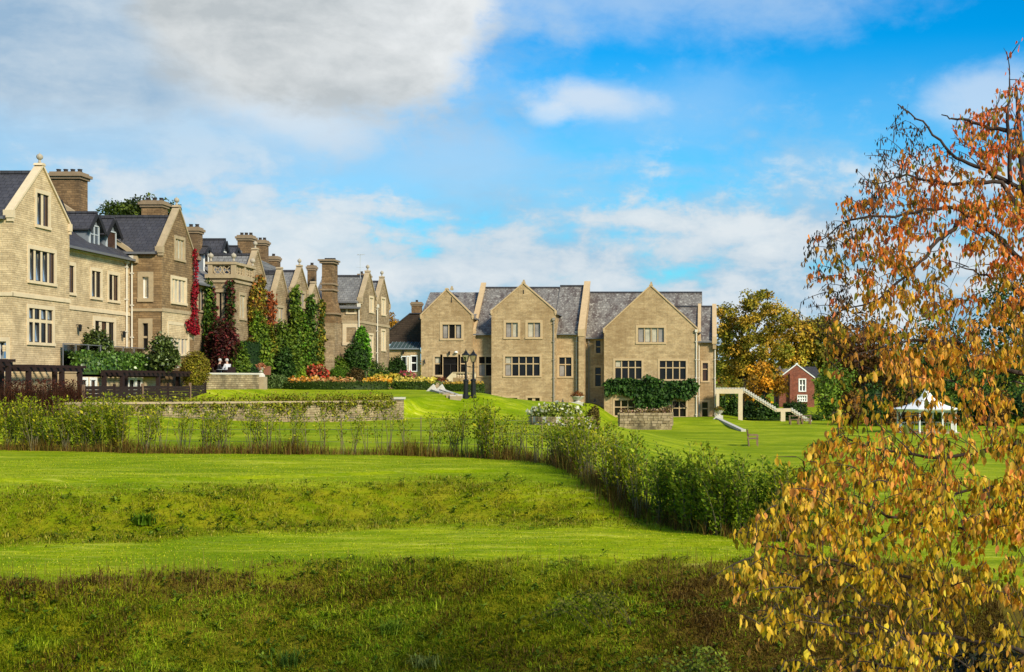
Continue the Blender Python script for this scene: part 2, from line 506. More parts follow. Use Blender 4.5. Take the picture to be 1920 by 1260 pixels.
M['blind'] = glassmat('blind_behind_glass', (0.42, 0.37, 0.28), 0.35, 0.3)
M['curtain'] = glassmat('curtain_behind_glass', (0.25, 0.22, 0.20), 0.3, 0.4)
M['black'] = plain('black_iron', (0.010, 0.010, 0.011), 0.45, 0.3, 6, 0.05)
M['wood_dark'] = plain('dark_stained_wood', (0.022, 0.010, 0.008), 0.75, 0.45, 5, 0.3, sc3=(1, 1, 8))
M['wood'] = plain('weathered_wood', (0.21, 0.13, 0.08), 0.8, 0.3, 6, 0.2)
M['bark'] = plain('bark', (0.055, 0.038, 0.028), 0.95, 0.45, 12, 0.6)
M['bark_pale'] = plain('sapling_stem', (0.15, 0.125, 0.06), 0.9, 0.35, 12, 0.2)
M['stone_white'] = plain('white_garden_stone', (0.52, 0.48, 0.41), 0.85, 0.2, 5, 0.3)
M['terracotta'] = plain('terracotta', (0.24, 0.095, 0.055), 0.8, 0.25, 6, 0.15)
M['leaf'] = leafmat('foliage_leaf', 0.35, 0.6, 0.12)
M['leaf_dull'] = leafmat('dense_foliage_leaf', 0.18, 0.6, 0.18)
M['leaf_cherry'] = leafmat('autumn_cherry_leaf', 0.5, 0.5, 0.2)
M['leaf_gloss'] = leafmat('glossy_leaf', 0.2, 0.35, 0.45)
M['blade'] = leafmat('grass_blade', 0.30, 0.7, 0.06)


def safe_glass(name):
    m, nt, bs = new_mat(name)
    g = nt.nodes.new('ShaderNodeBsdfTransparent'); g.inputs[0].default_value = (0.80, 0.85, 0.87, 1)
    gl = nt.nodes.new('ShaderNodeBsdfGlossy'); gl.inputs['Roughness'].default_value = 0.04
    mx = nt.nodes.new('ShaderNodeMixShader')
    fr = nt.nodes.new('ShaderNodeFresnel'); fr.inputs[0].default_value = 1.5
    k = S(nt, fr.outputs[0]) * 0.9 + 0.12
    nt.links.new(k.k, mx.inputs[0]); nt.links.new(g.outputs[0], mx.inputs[1]); nt.links.new(gl.outputs[0], mx.inputs[2])
    nt.links.new(mx.outputs[0], nt.nodes['Material Output'].inputs[0])
    return m


M['balustrade'] = safe_glass('balustrade_glass')


def lawn_material():
    m, nt, bs = new_mat('lawn_grass')
    at = nt.nodes.new('ShaderNodeAttribute'); at.attribute_name = 'Col'
    sp = nt.nodes.new('ShaderNodeSeparateXYZ'); nt.links.new(at.outputs[1], sp.inputs[0])
    rough, soil = S(nt, sp.outputs[0]), S(nt, sp.outputs[1])
    pos = position(nt)
    fine = noise(nt, pos, 9.0, 5, 0.75)
    stroke = noise(nt, mapping(nt, pos, (0.35, 1.6, 1.0)), 1.3, 6, 0.68, 0.3)
    patch = noise(nt, mapping(nt, pos, (0.5, 1.1, 1)), 0.30, 6, 0.66)
    mown = mixc(nt, stroke.step(0.36, 0.66), lin('788c04'), lin('a2aa14'))
    thatch = noise(nt, mapping(nt, pos, (0.6, 3.2, 1.0), (5, 2, 0)), 2.6, 6, 0.72, 0.4)
    mown = mixc(nt, thatch.step(0.50, 0.66) * 0.55, mown, lin('c0bc58'))
    mown = mixc(nt, noise(nt, mapping(nt, pos, (0.8, 2.6, 1.0), (1, 8, 3)), 2.1, 6, 0.7, 0.3).step(0.52, 0.68) * 0.6, mown, lin('4e6a02'))
    mown = mixc(nt, stroke.step(0.56, 0.74) * 0.65, mown, lin('c8c260'))
    mown = mixc(nt, patch.step(0.42, 0.60) * 0.75, mown, lin('667e04'))
    wild = mixc(nt, noise(nt, pos, 1.8, 6, 0.7).step(0.35, 0.65), lin('5a6a02'), lin('847c16'))
    c = mixc(nt, rough, mown, wild)
    c = mixc(nt, soil, c, mixc(nt, noise(nt, pos, 3.0, 5, 0.7), lin('4a3416'), lin('6a5624')))
    c = mixc(nt, 1.0, c, mixc(nt, fine, (0.50, 0.52, 0.5), (1.42, 1.40, 1.3)), 'MULTIPLY')
    setc(nt, bs, c); bs.inputs['Roughness'].default_value = 0.9; bs.inputs['Specular IOR Level'].default_value = 0.04
    bump(nt, bs, fine + stroke * 0.6, 0.55, 0.06)
    return m


M['lawn'] = lawn_material()


# ------------------------------------------------------------------ terrain
def sm(a, b, x):
    t = np.clip((np.asarray(x, float) - a) / (b - a), 0, 1)
    return t * t * (3 - 2 * t)


def vnoise(X, Y, s):
    """Cheap smooth noise from sines, in about -1..1."""
    return (np.sin(X * s * 1.3 + 1.7 + np.sin(Y * s * .9)) + np.sin(Y * s * 1.7 + .6 + np.sin(X * s * 1.1 + 2)) + np.sin((X + Y) * s * .8 + np.sin((X - Y) * s * 1.9))) / 3


def height(X, Y):
    X = np.asarray(X, float); Y = np.asarray(Y, float)
    Xc = np.interp(Y, [15, 21, 27, 38, 75, 110, 130], [5, 4, 0.3, -1.5, -4, -11, -12])
    w = np.interp(Y, [20, 40, 80, 110], [3.5, 4, 6, 3.5])
    L = -2.1 - 1.7 * sm(-w, w, X - Xc)
    L = L + 0.6 * sm(-20, -28, X) * sm(42, 52, Y)
    L = L + 0.40 * sm(104, 117, Y) * (1 - sm(0.5, 4.5, X)) * sm(-12, -6, X)
    s = np.interp(X, [-30, -15, -13, -6.6, 0, 4], [-3.4, -3.2, -3.0, 0, -0.3, -0.3])
    Yp = Y - s
    p = np.interp(Yp, [-60, 2, 14, 17.3, 18.0, 21.3, 22.0, 26.4, 27.3, 28.7, 29.8, 31, 400],
                  [-1.65, -1.65, -4.6, -4.55, -4.35, -3.12, -2.99, -3.0, -2.9, -2.27, -2.08, -2.0, -1.6])
    p = np.where(Yp > 31, 0.0 * Yp + 2.0, p)
    k = 7.0
    h = -np.log(np.exp(-k * np.clip(p, -9, 3)) + np.exp(-k * L)) / k
    T = np.interp(Y, [57, 72, 77, 83, 104], [-1.43, -1.14, -0.74, -0.48, -0.5]) + (0.12 + 0.85 * sm(64, 74, Y) * (1 - sm(78.5, 82.5, Y))) * sm(-26, -30, X)
    pxx = XV + X / np.maximum(Y, 20) * F         # the upper lawn falls away towards the right end of the house
    T = np.minimum(T, -np.interp(pxx, [700, 750, 850, 905, 950, 1000, 1050, 1110], [12, 12.5, 17, 20, 29, 34.5, 37.5, 40]) / F * np.clip(Y, 82, 126))
    Yf = np.interp(X, [-60, -28, -17.7, -10], [57, 57, 72, 73])
    rw = np.interp(X, [-18.2, -16.5, -10], [0.35, 4.5, 6])
    h = h + (T - h) * sm(Yf, Yf + rw, Y) * (1 - sm(-12.0, -8.6, X))
    far = sm(138, 175, Y)
    h = h * (1 - far) + far * (-3.3 + 0.016 * np.maximum(Y - 320, 0))
    wob = 0.05 * sm(14, 18, Y) * (1 - sm(21, 23, Yp)) + 0.025 * sm(24, 27, Yp) * (1 - sm(29, 30, Yp)) + 0.012
    h = h + wob * vnoise(X, Y, 2.1) + 0.05 * vnoise(X, Y, 0.33) * (1 - sm(55, 70, Y))
    return h


def gz(X, Y): return float(height(X, Y))


def ground_at(px, py, y0=12.0, y1=220.0):
    """Where the ray through photo pixel (px, py) meets the ground."""
    Y = np.arange(y0, y1, 0.04)
    X = (px - XV) / F * Y; Z = (YV - py) / F * Y
    hit = np.nonzero(height(X, Y) >= Z)[0]
    i = hit[0] if len(hit) else len(Y) - 1
    return Vector((X[i], Y[i], gz(X[i], Y[i])))


def bank_mask(X, Y):
    s = np.interp(X, [-30, -15, -13, -6.6, 0, 4], [-3.4, -3.2, -3.0, 0, -0.3, -0.3])
    Yp = Y - s
    n = 0.35 * vnoise(X, Y, 1.3) + 0.30 * vnoise(X + 4, Y, 3.7) + 0.22 * vnoise(X, Y + 7, 0.5)
    front = 1 - sm(20.8, 22.1, Yp + n)
    mid = sm(26.0, 27.2, Yp + n * .7) * (1 - sm(28.0, 30.2, Yp + n * 1.2 + 0.12 * np.maximum(X + 5.5, 0) ** 2)) * (1 - 0.9 * sm(-3.6, 0.3, X))
    return front, mid


def make_ground():
    ys = np.concatenate([np.arange(-40, 10, 4), np.arange(10, 17, .5), np.arange(17, 31, .16), np.arange(31, 56, .5), np.arange(56, 80, .25),
                         np.arange(80, 140, .8), np.arange(140, 200, 6), np.geomspace(200, 2500, 16)])
    xs = np.concatenate([-np.geomspace(1500, 46, 14), np.arange(-44, -29, 1.0), np.arange(-29, -14, .3), np.arange(-14, 5, .16), np.arange(5, 16, .6), np.arange(16, 40, 3), np.geomspace(40, 1500, 14)])
    Xg, Yg = np.meshgrid(xs, ys); Z = height(Xg, Yg)
    nx, ny = len(xs), len(ys)
    V = np.stack([Xg, Yg, Z], -1).reshape(-1, 3)
    i = np.arange(ny - 1)[:, None] * nx + np.arange(nx - 1)[None]
    Q = np.stack([i, i + 1, i + nx + 1, i + nx], -1).reshape(-1, 4)
    front, mid = bank_mask(Xg, Yg)
    col = np.zeros((len(V), 3))
    n = vnoise(Xg, Yg, 0.7)
    soil = front * np.clip(0.50 + 0.5 * n + 0.5 * sm(-3, 1.5, Xg), 0, 1)
    path = np.exp(-((Xg - 2.2) ** 2 / 1.2 + (Yg - 80) ** 2 / 60.0)) * 0.0
    col[:, 0] = np.clip(front + mid * 0.85, 0, 1).ravel(); col[:, 1] = np.clip(soil + path, 0, 1).ravel()
    o = np_mesh('ground', V, Q, M['lawn'], None, col, smooth=True)
    tag(o, 'green lawns, banks and rough grass sloping through the hotel gardens', None, None, 'structure')


make_ground()
# ------------------------------------------------------------------ building kit
class Pl:
    """A wall plane: 'E' faces right (+X) at X = c, 'S' faces the camera (-Y) at Y = c. u runs along it, z up, d out of it."""
    def __init__(s, ax, c): s.ax, s.c = ax, c
    def depth(s, px): return F * -s.c / (XV - px) if s.ax == 'E' else s.c
    def u(s, px): return s.depth(px) if s.ax == 'E' else (px - XV) / F * s.c
    def z(s, px, py): return (YV - py) / F * s.depth(px)
    def P(s, u, z, d=0.0): return (s.c + d, u, z) if s.ax == 'E' else (u, s.c - d, z)
    def rect(s, x0, x1, yt, yb): return s.u(x0), s.u(x1), s.z(x0, yb), s.z(x0, yt)


def pbox(mb, pl, u0, u1, z0, z1, d0, d1):
    a, b = pl.P(u0, z0, d0), pl.P(u1, z1, d1)
    mb.box(a[0], b[0], a[1], b[1], a[2], b[2])


def prism(mb, pl, poly, d0, d1):
    """Extrude a convex outline (counter-clockwise in u, z) from d0 to d1."""
    n = len(poly)
    if d0 > d1: d0, d1 = d1, d0
    P = [pl.P(u, z, d1) for u, z in poly] + [pl.P(u, z, d0) for u, z in poly]
    mb.add(P, [tuple(range(n)), tuple(range(2 * n - 1, n - 1, -1))] + [(i, n + i, n + (i + 1) % n, (i + 1) % n) for i in range(n)])


def strip(mb, pl, a, b, w, d0, d1, side=1):
    """A band of width w laid on the upper side of the line a-b."""
    dx, dz = b[0] - a[0], b[1] - a[1]; L = math.hypot(dx, dz)
    nx, nz = -dz / L * w * side, dx / L * w * side
    poly = [a, b, (b[0] + nx, b[1] + nz), (a[0] + nx, a[1] + nz)]
    if side < 0: poly = poly[::-1]
    prism(mb, pl, poly, d0, d1)


def facade(bld, pl, outline, holes, mat, name='wall', d=0.0):
    loops = [[Vector((u, z, 0)) for u, z in outline]] + [[Vector((u, z, 0)) for u, z in ((a, c), (a, e), (b, e), (b, c))] for a, b, c, e in holes]
    tris = tessellate_polygon(loops)
    flat = [p for l in loops for p in l]
    fs = []
    for t in tris:
        a, b, c = (flat[i] for i in t)
        ar = (b.x - a.x) * (c.y - a.y) - (b.y - a.y) * (c.x - a.x)
        if abs(ar) < 1e-7: continue
        fs.append(t if ar > 0 else t[::-1])
    mb = MB(); mb.add([pl.P(p.x, p.y, d) for p in flat], fs)
    return mb


def window(bld, pl, u0, u1, z0, z1, n=2, tr=None, sw=0.17, panes=('glass',), mull=0.11, frame='frame_dark', mat='dress', fw=0.045, proud=0.035, open_top=()):
    """Stone surround with mullions (a part), a casement frame and the panes (sub-parts). Returns the hole it needs."""
    m = MB(); D0, D1 = -0.24, proud
    sh = 0.10 if pl.ax == 'E' else 0.0        # glazing sits nearer the face on the side walls
    pbox(m, pl, u0 - sw, u1 + sw, z1, z1 + sw * 1.1, D0, D1)
    pbox(m, pl, u0 - sw, u1 + sw, z0 - sw * .8, z0, D0, D1 + 0.05)
    pbox(m, pl, u0 - sw, u0, z0, z1, D0, D1)
    pbox(m, pl, u1, u1 + sw, z0, z1, D0, D1)
    lw = (u1 - u0 - mull * (n - 1)) / n
    rows = [(z0, z1)] if tr is None else [(z0, z1 - (z1 - z0) * tr - mull / 2), (z1 - (z1 - z0) * tr + mull / 2, z1)]
    for i in range(1, n):
        a = u0 + i * lw + (i - 1) * mull
        pbox(m, pl, a, a + mull, z0, z1, D0, -0.06 + sh * .4)
    if tr is not None:
        zt = rows[0][1]
        for i in range(n):
            a = u0 + i * (lw + mull)
            pbox(m, pl, a, a + lw, zt, zt + mull, D0, -0.07 + sh * .4)
    w = m.build('window', M[mat], bld)
    fr = MB(); k = 0
    for r, (a0, a1) in enumerate(rows):
        for i in range(n):
            a = u0 + i * (lw + mull); b = a + lw
            if frame:
                f = min(fw, lw * .2)
                pbox(fr, pl, a, b, a0, a0 + f, -0.2 + sh, -0.13 + sh); pbox(fr, pl, a, b, a1 - f, a1, -0.2 + sh, -0.13 + sh)
                pbox(fr, pl, a, a + f, a0 + f, a1 - f, -0.2 + sh, -0.13 + sh); pbox(fr, pl, b - f, b, a0 + f, a1 - f, -0.2 + sh, -0.13 + sh)
            pm = MB()
            lean = .075 * (a1 - a0) if panes[k % len(panes)] == 'glass_blue' else 0.0   # panes tilted back so that they mirror more sky
            q0 = -.165 + sh; c8 = [(a, a0, q0), (b, a0, q0), (b, a1, q0 - lean), (a, a1, q0 - lean), (a, a0, -.32), (b, a0, -.32), (b, a1, -.32 - lean), (a, a1, -.32 - lean)]
            pm.add([pl.P(*q) for q in c8], [(0, 1, 2, 3), (7, 6, 5, 4), (0, 4, 5, 1), (1, 5, 6, 2), (2, 6, 7, 3), (3, 7, 4, 0)])
            pm.build('pane', M[panes[k % len(panes)]], w); k += 1
    if frame: fr.build('frame', M[frame], w)
    return (u0 - sw * .5, u1 + sw * .5, z0 - sw * .4, z1 + sw * .5)


def winpx(bld, pl, x0, x1, yt, yb, n=2, **k):
    u0, u1, z0, z1 = pl.rect(x0, x1, yt, yb)
    return window(bld, pl, u0, u1, z0, z1, n, **k)


def ball(mb, c, r):
    mb.lathe([(r * .55, -r * 1.9), (r * .35, -r * 1.2)] + [(r * math.sin(a), -r * math.cos(a)) for a in np.linspace(0.35, 3.0, 7)] + [(r * .12, r * 1.05), (0.01, r * 1.35)], c, 10)


def gable_block(bld, pl, u0, u1, zb, ze, za, depth, wmat, rmat, holes=(), side0=None, side1=True, back=True, coping=0.10, cop_mat='dress', finial=True, kneel=True, drop=0.28, kneel_s=.75):
    um = (u0 + u1) / 2
    facade(bld, pl, [(u0, zb), (u1, zb), (u1, ze), (um, za), (u0, ze)], holes, wmat).build('gable_wall', M[wmat], bld)
    # side and back walls
    o = 'S' if pl.ax == 'E' else 'E'
    m = MB()
    zs = ze - 0.15
    if pl.ax == 'E':
        if side0 is None: m.quad(pl.P(u0, zb, -depth), pl.P(u0, zb, 0), pl.P(u0, zs, 0), pl.P(u0, zs, -depth))
        m.quad(pl.P(u1, zb, 0), pl.P(u1, zb, -depth), pl.P(u1, zs, -depth), pl.P(u1, zs, 0))
    else:
        m.quad(pl.P(u0, zb, -depth), pl.P(u0, zb, 0), pl.P(u0, zs, 0), pl.P(u0, zs, -depth))
        m.quad(pl.P(u1, zb, 0), pl.P(u1, zb, -depth), pl.P(u1, zs, -depth), pl.P(u1, zs, 0))
    m.add([pl.P(u1, zb, -depth), pl.P(u0, zb, -depth), pl.P(u0, ze, -depth), pl.P(um, za - drop, -depth), pl.P(u1, ze, -depth)], [(0, 1, 2, 3, 4)])
    m.build('side_wall', M[wmat], bld)
    if side0 is not None:
        hs = side0
        sp = Pl('S', u0)
        facade(bld, sp, [(pl.c - depth, zb), (pl.c, zb), (pl.c, zs), (pl.c - depth, zs)], hs, wmat).build('side_wall', M[wmat], bld)
    # roof: two slabs from just behind the gable parapet to the back
    r = MB(); zr = za - drop; t = 0.14; ov = 0.18
    sl = (zr - (ze - .05)) / (um - u0)
    for s in (0, 1):
        a = (u0 - ov, ze - .05 - ov * sl) if s == 0 else (um, zr)
        b = (um, zr) if s == 0 else (u1 + ov, ze - .05 - ov * sl)
        prism(r, pl, [(a[0], a[1] - t), (b[0], b[1] - t), b, a], -0.22, -depth)
    roof = r.build('roof', M[rmat], bld)
    rd = MB(); a, b = Vector(pl.P(um, zr + .02, -0.3)), Vector(pl.P(um, zr + .02, -depth))
    rd.bar(a, b, 0.26, 0.14); rd.build('ridge_tile', M['slate'], roof)
    g = MB()
    for uu in (u0 - ov - .04, u1 + ov + .04):
        g.bar(pl.P(uu, ze - .12 - ov * sl, -0.3), pl.P(uu, ze - .12 - ov * sl, -depth), 0.13, 0.12)
    g.build('gutter', M['gutter'], bld)
    if coping:
        c = MB(); k = coping
        strip(c, pl, (u0 - .04, ze - .02), (um, za), k, -0.3, 0.09)
        strip(c, pl, (um, za), (u1 + .04, ze - .02), k, -0.3, 0.085)
        if kneel:
            for uu, s in ((u0, -1), (u1, 1)):
                q = kneel_s
                pbox(c, pl, uu - .16 * q, uu + .16 * q, ze - .34 * q, ze + .13 * q, -0.34, 0.13 * q)
                pbox(c, pl, uu - .10 * q, uu + .10 * q, ze - .55 * q, ze - .34 * q, -0.2, 0.10 * q)
        prism(c, pl, [(um - .2, za + .06), (um + .2, za + .06), (um + .1, za + k * 1.75), (um - .1, za + k * 1.75)], -0.32, 0.11)
        c.build('coping', M[cop_mat], bld)
    if finial:
        f = MB(); p = pl.P(um, za + coping * 1.75 + 0.3, -0.1)
        ball(f, p, 0.15)
        f.build('finial', M['ball'], bld)
    return zr


def range_roof(bld, pl, u0, u1, ze, zr, run, mat, over=0.25, ridge=True, gut=True, t=0.14, back=True):
    """A roof whose eaves run along the wall plane."""
    r = MB(); sl = (zr - ze) / run
    A = lambda u, d, z: pl.P(u, z, d)
    for (d0, z0, d1, z1) in ((over, ze - over * sl, -run, zr), (-run, zr, -2 * run - over, ze - over * sl)):
        P = [A(u0, d0, z0), A(u1, d0, z0), A(u1, d1, z1), A(u0, d1, z1)]
        Q = [(p[0], p[1], p[2] - t) for p in P]
        r.add(P + Q, [(0, 1, 2, 3), (7, 6, 5, 4), (0, 4, 5, 1), (1, 5, 6, 2), (2, 6, 7, 3), (3, 7, 4, 0)])
    roof = r.build('roof', M[mat], bld)
    if ridge:
        m = MB(); m.bar(A(u0, -run, zr + .03), A(u1, -run, zr + .03), 0.28, 0.14); m.build('ridge_tile', M['slate'], roof)
    if gut:
        m = MB(); m.bar(A(u0, over + .06, ze - over * sl - .06), A(u1, over + .06, ze - over * sl - .06), 0.14, 0.12); m.build('gutter', M['gutter'], bld)
    return roof


def pipe(bld, pl, px_or_u, z0, z1, mat='pipe', px=True, r=0.05, d=0.09, head=True):
    u = pl.u(px_or_u) if px else px_or_u
    m = MB(); m.tube([pl.P(u, z0, d), pl.P(u, z1, d)], r, 7)
    for z in np.arange(z0 + .4, z1, 1.8): pbox(m, pl, u - r * 1.7, u + r * 1.7, z, z + .07, 0, d + r * 1.2)
    if head: pbox(m, pl, u - .13, u + .13, z1 - .05, z1 + .22, 0.01, d + .12)
    m.build('downpipe', M[mat], bld)


def chimney(bld, cx, cy, w, dp, z0, z1, mat='chim', pots=3, cap=0.12, bands=(0.12,)):
    m = MB(); x0, x1, y0, y1 = cx - w / 2, cx + w / 2, cy - dp / 2, cy + dp / 2
    h = z1 - z0
    m.box(x0, x1, y0, y1, z0, z1 - .36)
    ch = m.build('chimney', M[mat], bld)
    c = MB()
    c.box(x0 - cap * .5, x1 + cap * .5, y0 - cap * .5, y1 + cap * .5, z1 - .36, z1 - .22)
    c.box(x0 - cap, x1 + cap, y0 - cap, y1 + cap, z1 - .22, z1 - .06)
    c.box(x0 - cap * .3, x1 + cap * .3, y0 - cap * .3, y1 + cap * .3, z1 - .06, z1 + .05)
    c.build('chimney_cap', M['chimcap'], ch)
    c = MB(); c.box(x0 - .08, x1 + .08, y0 - .08, y1 + .08, z0 + .0, z0 + .25); c.build('chimney_plinth', M['chimcap'], ch)
    for i in range(pots):
        p = MB(); x = x0 + w * (i + .5) / pots
        p.lathe([(.14, 0), (.16, .05), (.12, .08), (.11, .16), (.14, .19), (.13, .22), (.02, .225)], (x, cy, z1 + .045), 10)
        p.build('chimney_pot', M['pot'], ch)
    return ch


def dormer(bld, X, y0, y1, z0, z1, zap, back=2.4, wn=2, frame='frame_grey', pane='glass', wz=(0.12, 0.9), ov=0.18):
    """A gabled roof dormer facing right."""
    pl = Pl('E', X); ym = (y0 + y1) / 2
    m = MB()
    m.add([pl.P(y0, z0), pl.P(y1, z0), pl.P(y1, z1), pl.P(ym, zap - .06), pl.P(y0, z1)], [(0, 1, 2, 3, 4)])
    m.quad(pl.P(y0, z0 - .4, -back), pl.P(y0, z0 - .4, 0), pl.P(y0, z1, 0), pl.P(y0, z1, -back))
    m.quad(pl.P(y1, z0 - .4, 0), pl.P(y1, z0 - .4, -back), pl.P(y1, z1, -back), pl.P(y1, z1, 0))
    d = m.build('dormer', M['lead'], bld)
    r = MB(); sl = (zap - z1) / (ym - y0); t = .09
    for a, b in (((y0 - ov, z1 - ov * sl), (ym, zap)), ((ym, zap), (y1 + ov, z1 - ov * sl))):
        prism(r, pl, [(a[0], a[1] - t), (b[0], b[1] - t), b, a], 0.22, -back)
    r.bar(pl.P(ym, zap + .03, .2), pl.P(ym, zap + .03, -back), .18, .1)
    r.build('roof', M['slate'], d)
    bb = MB()
    strip(bb, pl, (y0 - ov, z1 - ov * sl - .2), (ym, zap - .2), .22, .22, .27)
    strip(bb, pl, (ym, zap - .2), (y1 + ov, z1 - ov * sl - .2), .22, .22, .265)
    bb.build('bargeboard', M['barge'], d)
    wu0, wu1 = y0 + (y1 - y0) * .13, y1 - (y1 - y0) * .13
    wz0, wz1 = z0 + (z1 - z0) * wz[0], z0 + (z1 - z0) * wz[1] + .1
    f = MB(); q = .07
    pbox(f, pl, wu0 - q, wu1 + q, wz0 - q, wz0, .0, .07); pbox(f, pl, wu0 - q, wu1 + q, wz1, wz1 + q, .0, .07)
    pbox(f, pl, wu0 - q, wu0, wz0, wz1, .0, .07); pbox(f, pl, wu1, wu1 + q, wz0, wz1, .0, .07)
    for i in range(1, wn):
        u = wu0 + (wu1 - wu0) * i / wn
        pbox(f, pl, u - .03, u + .03, wz0, wz1, .01, .06)
    zm = (wz0 + wz1) / 2 + .1
    if wn > 1: pbox(f, pl, wu0, wu1, zm - .025, zm + .025, .012, .055)
    f.build('frame', M[frame], d)
    for i in range(wn):
        a = wu0 + (wu1 - wu0) * i / wn; b = wu0 + (wu1 - wu0) * (i + 1) / wn
        g = MB(); pbox(g, pl, a, b, wz0, wz1, .003, .03); g.build('pane', M[pane], d)


def course(bld, pl, u0, u1, z, h=0.16, d=0.06, mat='dress'):
    m = MB(); pbox(m, pl, u0, u1, z, z + h, -0.02, d); pbox(m, pl, u0, u1, z + h, z + h + .05, -0.02, d * .6)
    m.build('string_course', M[mat], bld)


def quoins(bld, pl, u, z0, z1, side, mat='pale'):
    """Alternating corner stones going into the wall on the given side of u."""
    m = MB(); z = z0; i = 0
    while z < z1 - .1:
        w = .42 if i % 2 else .24
        a, b = (u, u + w) if side > 0 else (u - w, u)
        pbox(m, pl, a, b, z + .01, z + .29, -.03, .008); z += .3; i += 1
    m.build('quoin_stones', M[mat], bld)


def walllamp(bld, pl, u, z):
    m = MB(); p = pl.P(u, z, .2)
    m.bar(pl.P(u, z + .25, 0), pl.P(u, z + .25, .22), .03, .03)
    m.lathe([(.03, .28), (.12, .2), (.10, .18), (.07, -.08), (.03, -.1)], p, 6)
    m.build('wall_lantern', M['black'], bld)


# ------------------------------------------------------------------ the left row
# 1. the pale gabled wing at the left edge
def wing_pale():
    X = -31.75; pl = Pl('E', X); y0, y1 = pl.u(22), pl.u(130)
    b = thing('gabled_wing', 'pale stone gabled wing with four light windows at the left edge of the row', 'building', (X - 4, (y0 + y1) / 2, -1.0), 'wings of the long stone hotel')
    ze, za, zb = 7.75, 10.25, -1.9
    H = [winpx(b, pl, 68.6, 91, 361, 421, 2, panes=('glass_blue', 'glass_brown'), mull=.2),
         winpx(b, pl, 54.5, 102, 466, 525, 4, panes=('glass_blue', 'glass_blue', 'glass_blue', 'glass_brown'), mull=.17),
         winpx(b, pl, 53.5, 98.5, 577, 641, 4, tr=.36, panes=('glass_blue', 'glass_blue', 'glass', 'glass_brown', 'glass_blue', 'glass', 'glass_blue', 'glass_blue'), mull=.15)]
    sp = Pl('S', y0)
    hs = [winpx(b, sp, -4, 12, 640, 700, 1, panes=('glass_blue',), frame='frame_grey')]
    gable_block(b, pl, y0, y1, zb, ze, za, 13, 'pale', 'slate', H, side0=hs, cop_mat='dress')
    course(b, pl, y0 - .03, y1 + .03, pl.z(24, 555)); m = MB(); pbox(m, sp, X - 13, X + .06, pl.z(24, 555), pl.z(24, 555) + .17, -.02, .06); m.build('string_course', M['dress'], b)
    quoins(b, pl, y0, zb, ze - .6, 1); quoins(b, pl, y1, zb, ze - .6, -1); quoins(b, sp, X, zb, ze - .6, -1)
    pipe(b, sp, X - .9, -1.2, ze - .3, 'pipe_white', px=False)
wing_pale()


# 2. the recessed wing with dormers
def wing_dormers():
    X = -32.6; pl = Pl('E', X); y0, y1 = 63.5, 72.0
    b = thing('dormer_wing', 'recessed pale stone wing with two slate dormers and a big brown chimney', 'building', (X - 4, 68, -.5), 'wings of the long stone hotel')
    H = [winpx(b, pl, 128, 138.5, 497, 548, 1, panes=('glass_brown',)),
         winpx(b, pl, 171.4, 188.5, 507, 556, 2, panes=('glass_blue', 'glass'), mull=.14),
         winpx(b, pl, 203.8, 221.4, 514, 562, 2, panes=('glass', 'glass_brown'), mull=.14),
         winpx(b, pl, 177.5, 213.5, 601, 652, 3, panes=('glass', 'glass_brown', 'glass'), mull=.3, sw=.22)]
    ze = 7.0
    facade(b, pl, [(y0, -1.5), (y1, -1.5), (y1, ze), (y0, ze)], H, 'pale').build('wall', M['pale'], b)
    course(b, pl, y0, y1, pl.z(131, 580))
    walllamp(b, pl, pl.u(143), pl.z(143, 618)); walllamp(b, pl, pl.u(226), pl.z(226, 630))
    range_roof(b, pl, y0, y1, ze + .12, 10.1, 4.3, 'slate', over=.3)
    m = MB(); pbox(m, pl, y0, y1, ze - .25, ze - .02, 0, .16); m.build('eaves_cornice', M['frame_grey'], b)
    for xa, xb, yt, yb, ya, wn, pane in ((165, 185.8, 420, 465, 399, 2, 'glass_blue'), (196.5, 217.8, 431, 473, 409, 1, 'glass_brown')):
        q = Pl('E', X - .55)
        z0, z1, zap = q.z(xa, yb), q.z(xa, yt + 1), q.z((xa + xb) / 2, ya)
        dormer(b, q.c, q.u(xa), q.u(xb), z0, z1, zap, 3.2, wn, pane=pane)
    q = Pl('E', X - .55); dormer(b, q.c, 64.2, 65.55, 7.45, 8.6, 9.35, 3.2, 2)
    # the stepped coping at the far end of the roof
    s = MB(); sp = Pl('S', y1)
    strip(s, sp, (X - 4.4, 10.25), (X + .35, 7.05), .22, -.14, .16)
    pbox(s, sp, X - .2, X + .5, 6.72, 7.1, -.16, .2)
    s.build('coping', M['dress_old'], b)
    e = MB(); e.add([(X, y1, 7), (X - 4.3, y1, 10.15), (X - 8.6, y1, 7), (X - 8.6, y1, -1), (X, y1, -1)], [(0, 1, 2, 3, 4)]); e.build('end_wall', M['pale'], b)
    chimney(b, -36.7, 73.4, 1.62, 1.0, 9.2, (717 - 326) * 73.4 / 2400, pots=4, cap=.2, bands=(.0,))
    pipe(b, pl, 234.5, .6, 6.7, 'pipe_white')
wing_dormers()


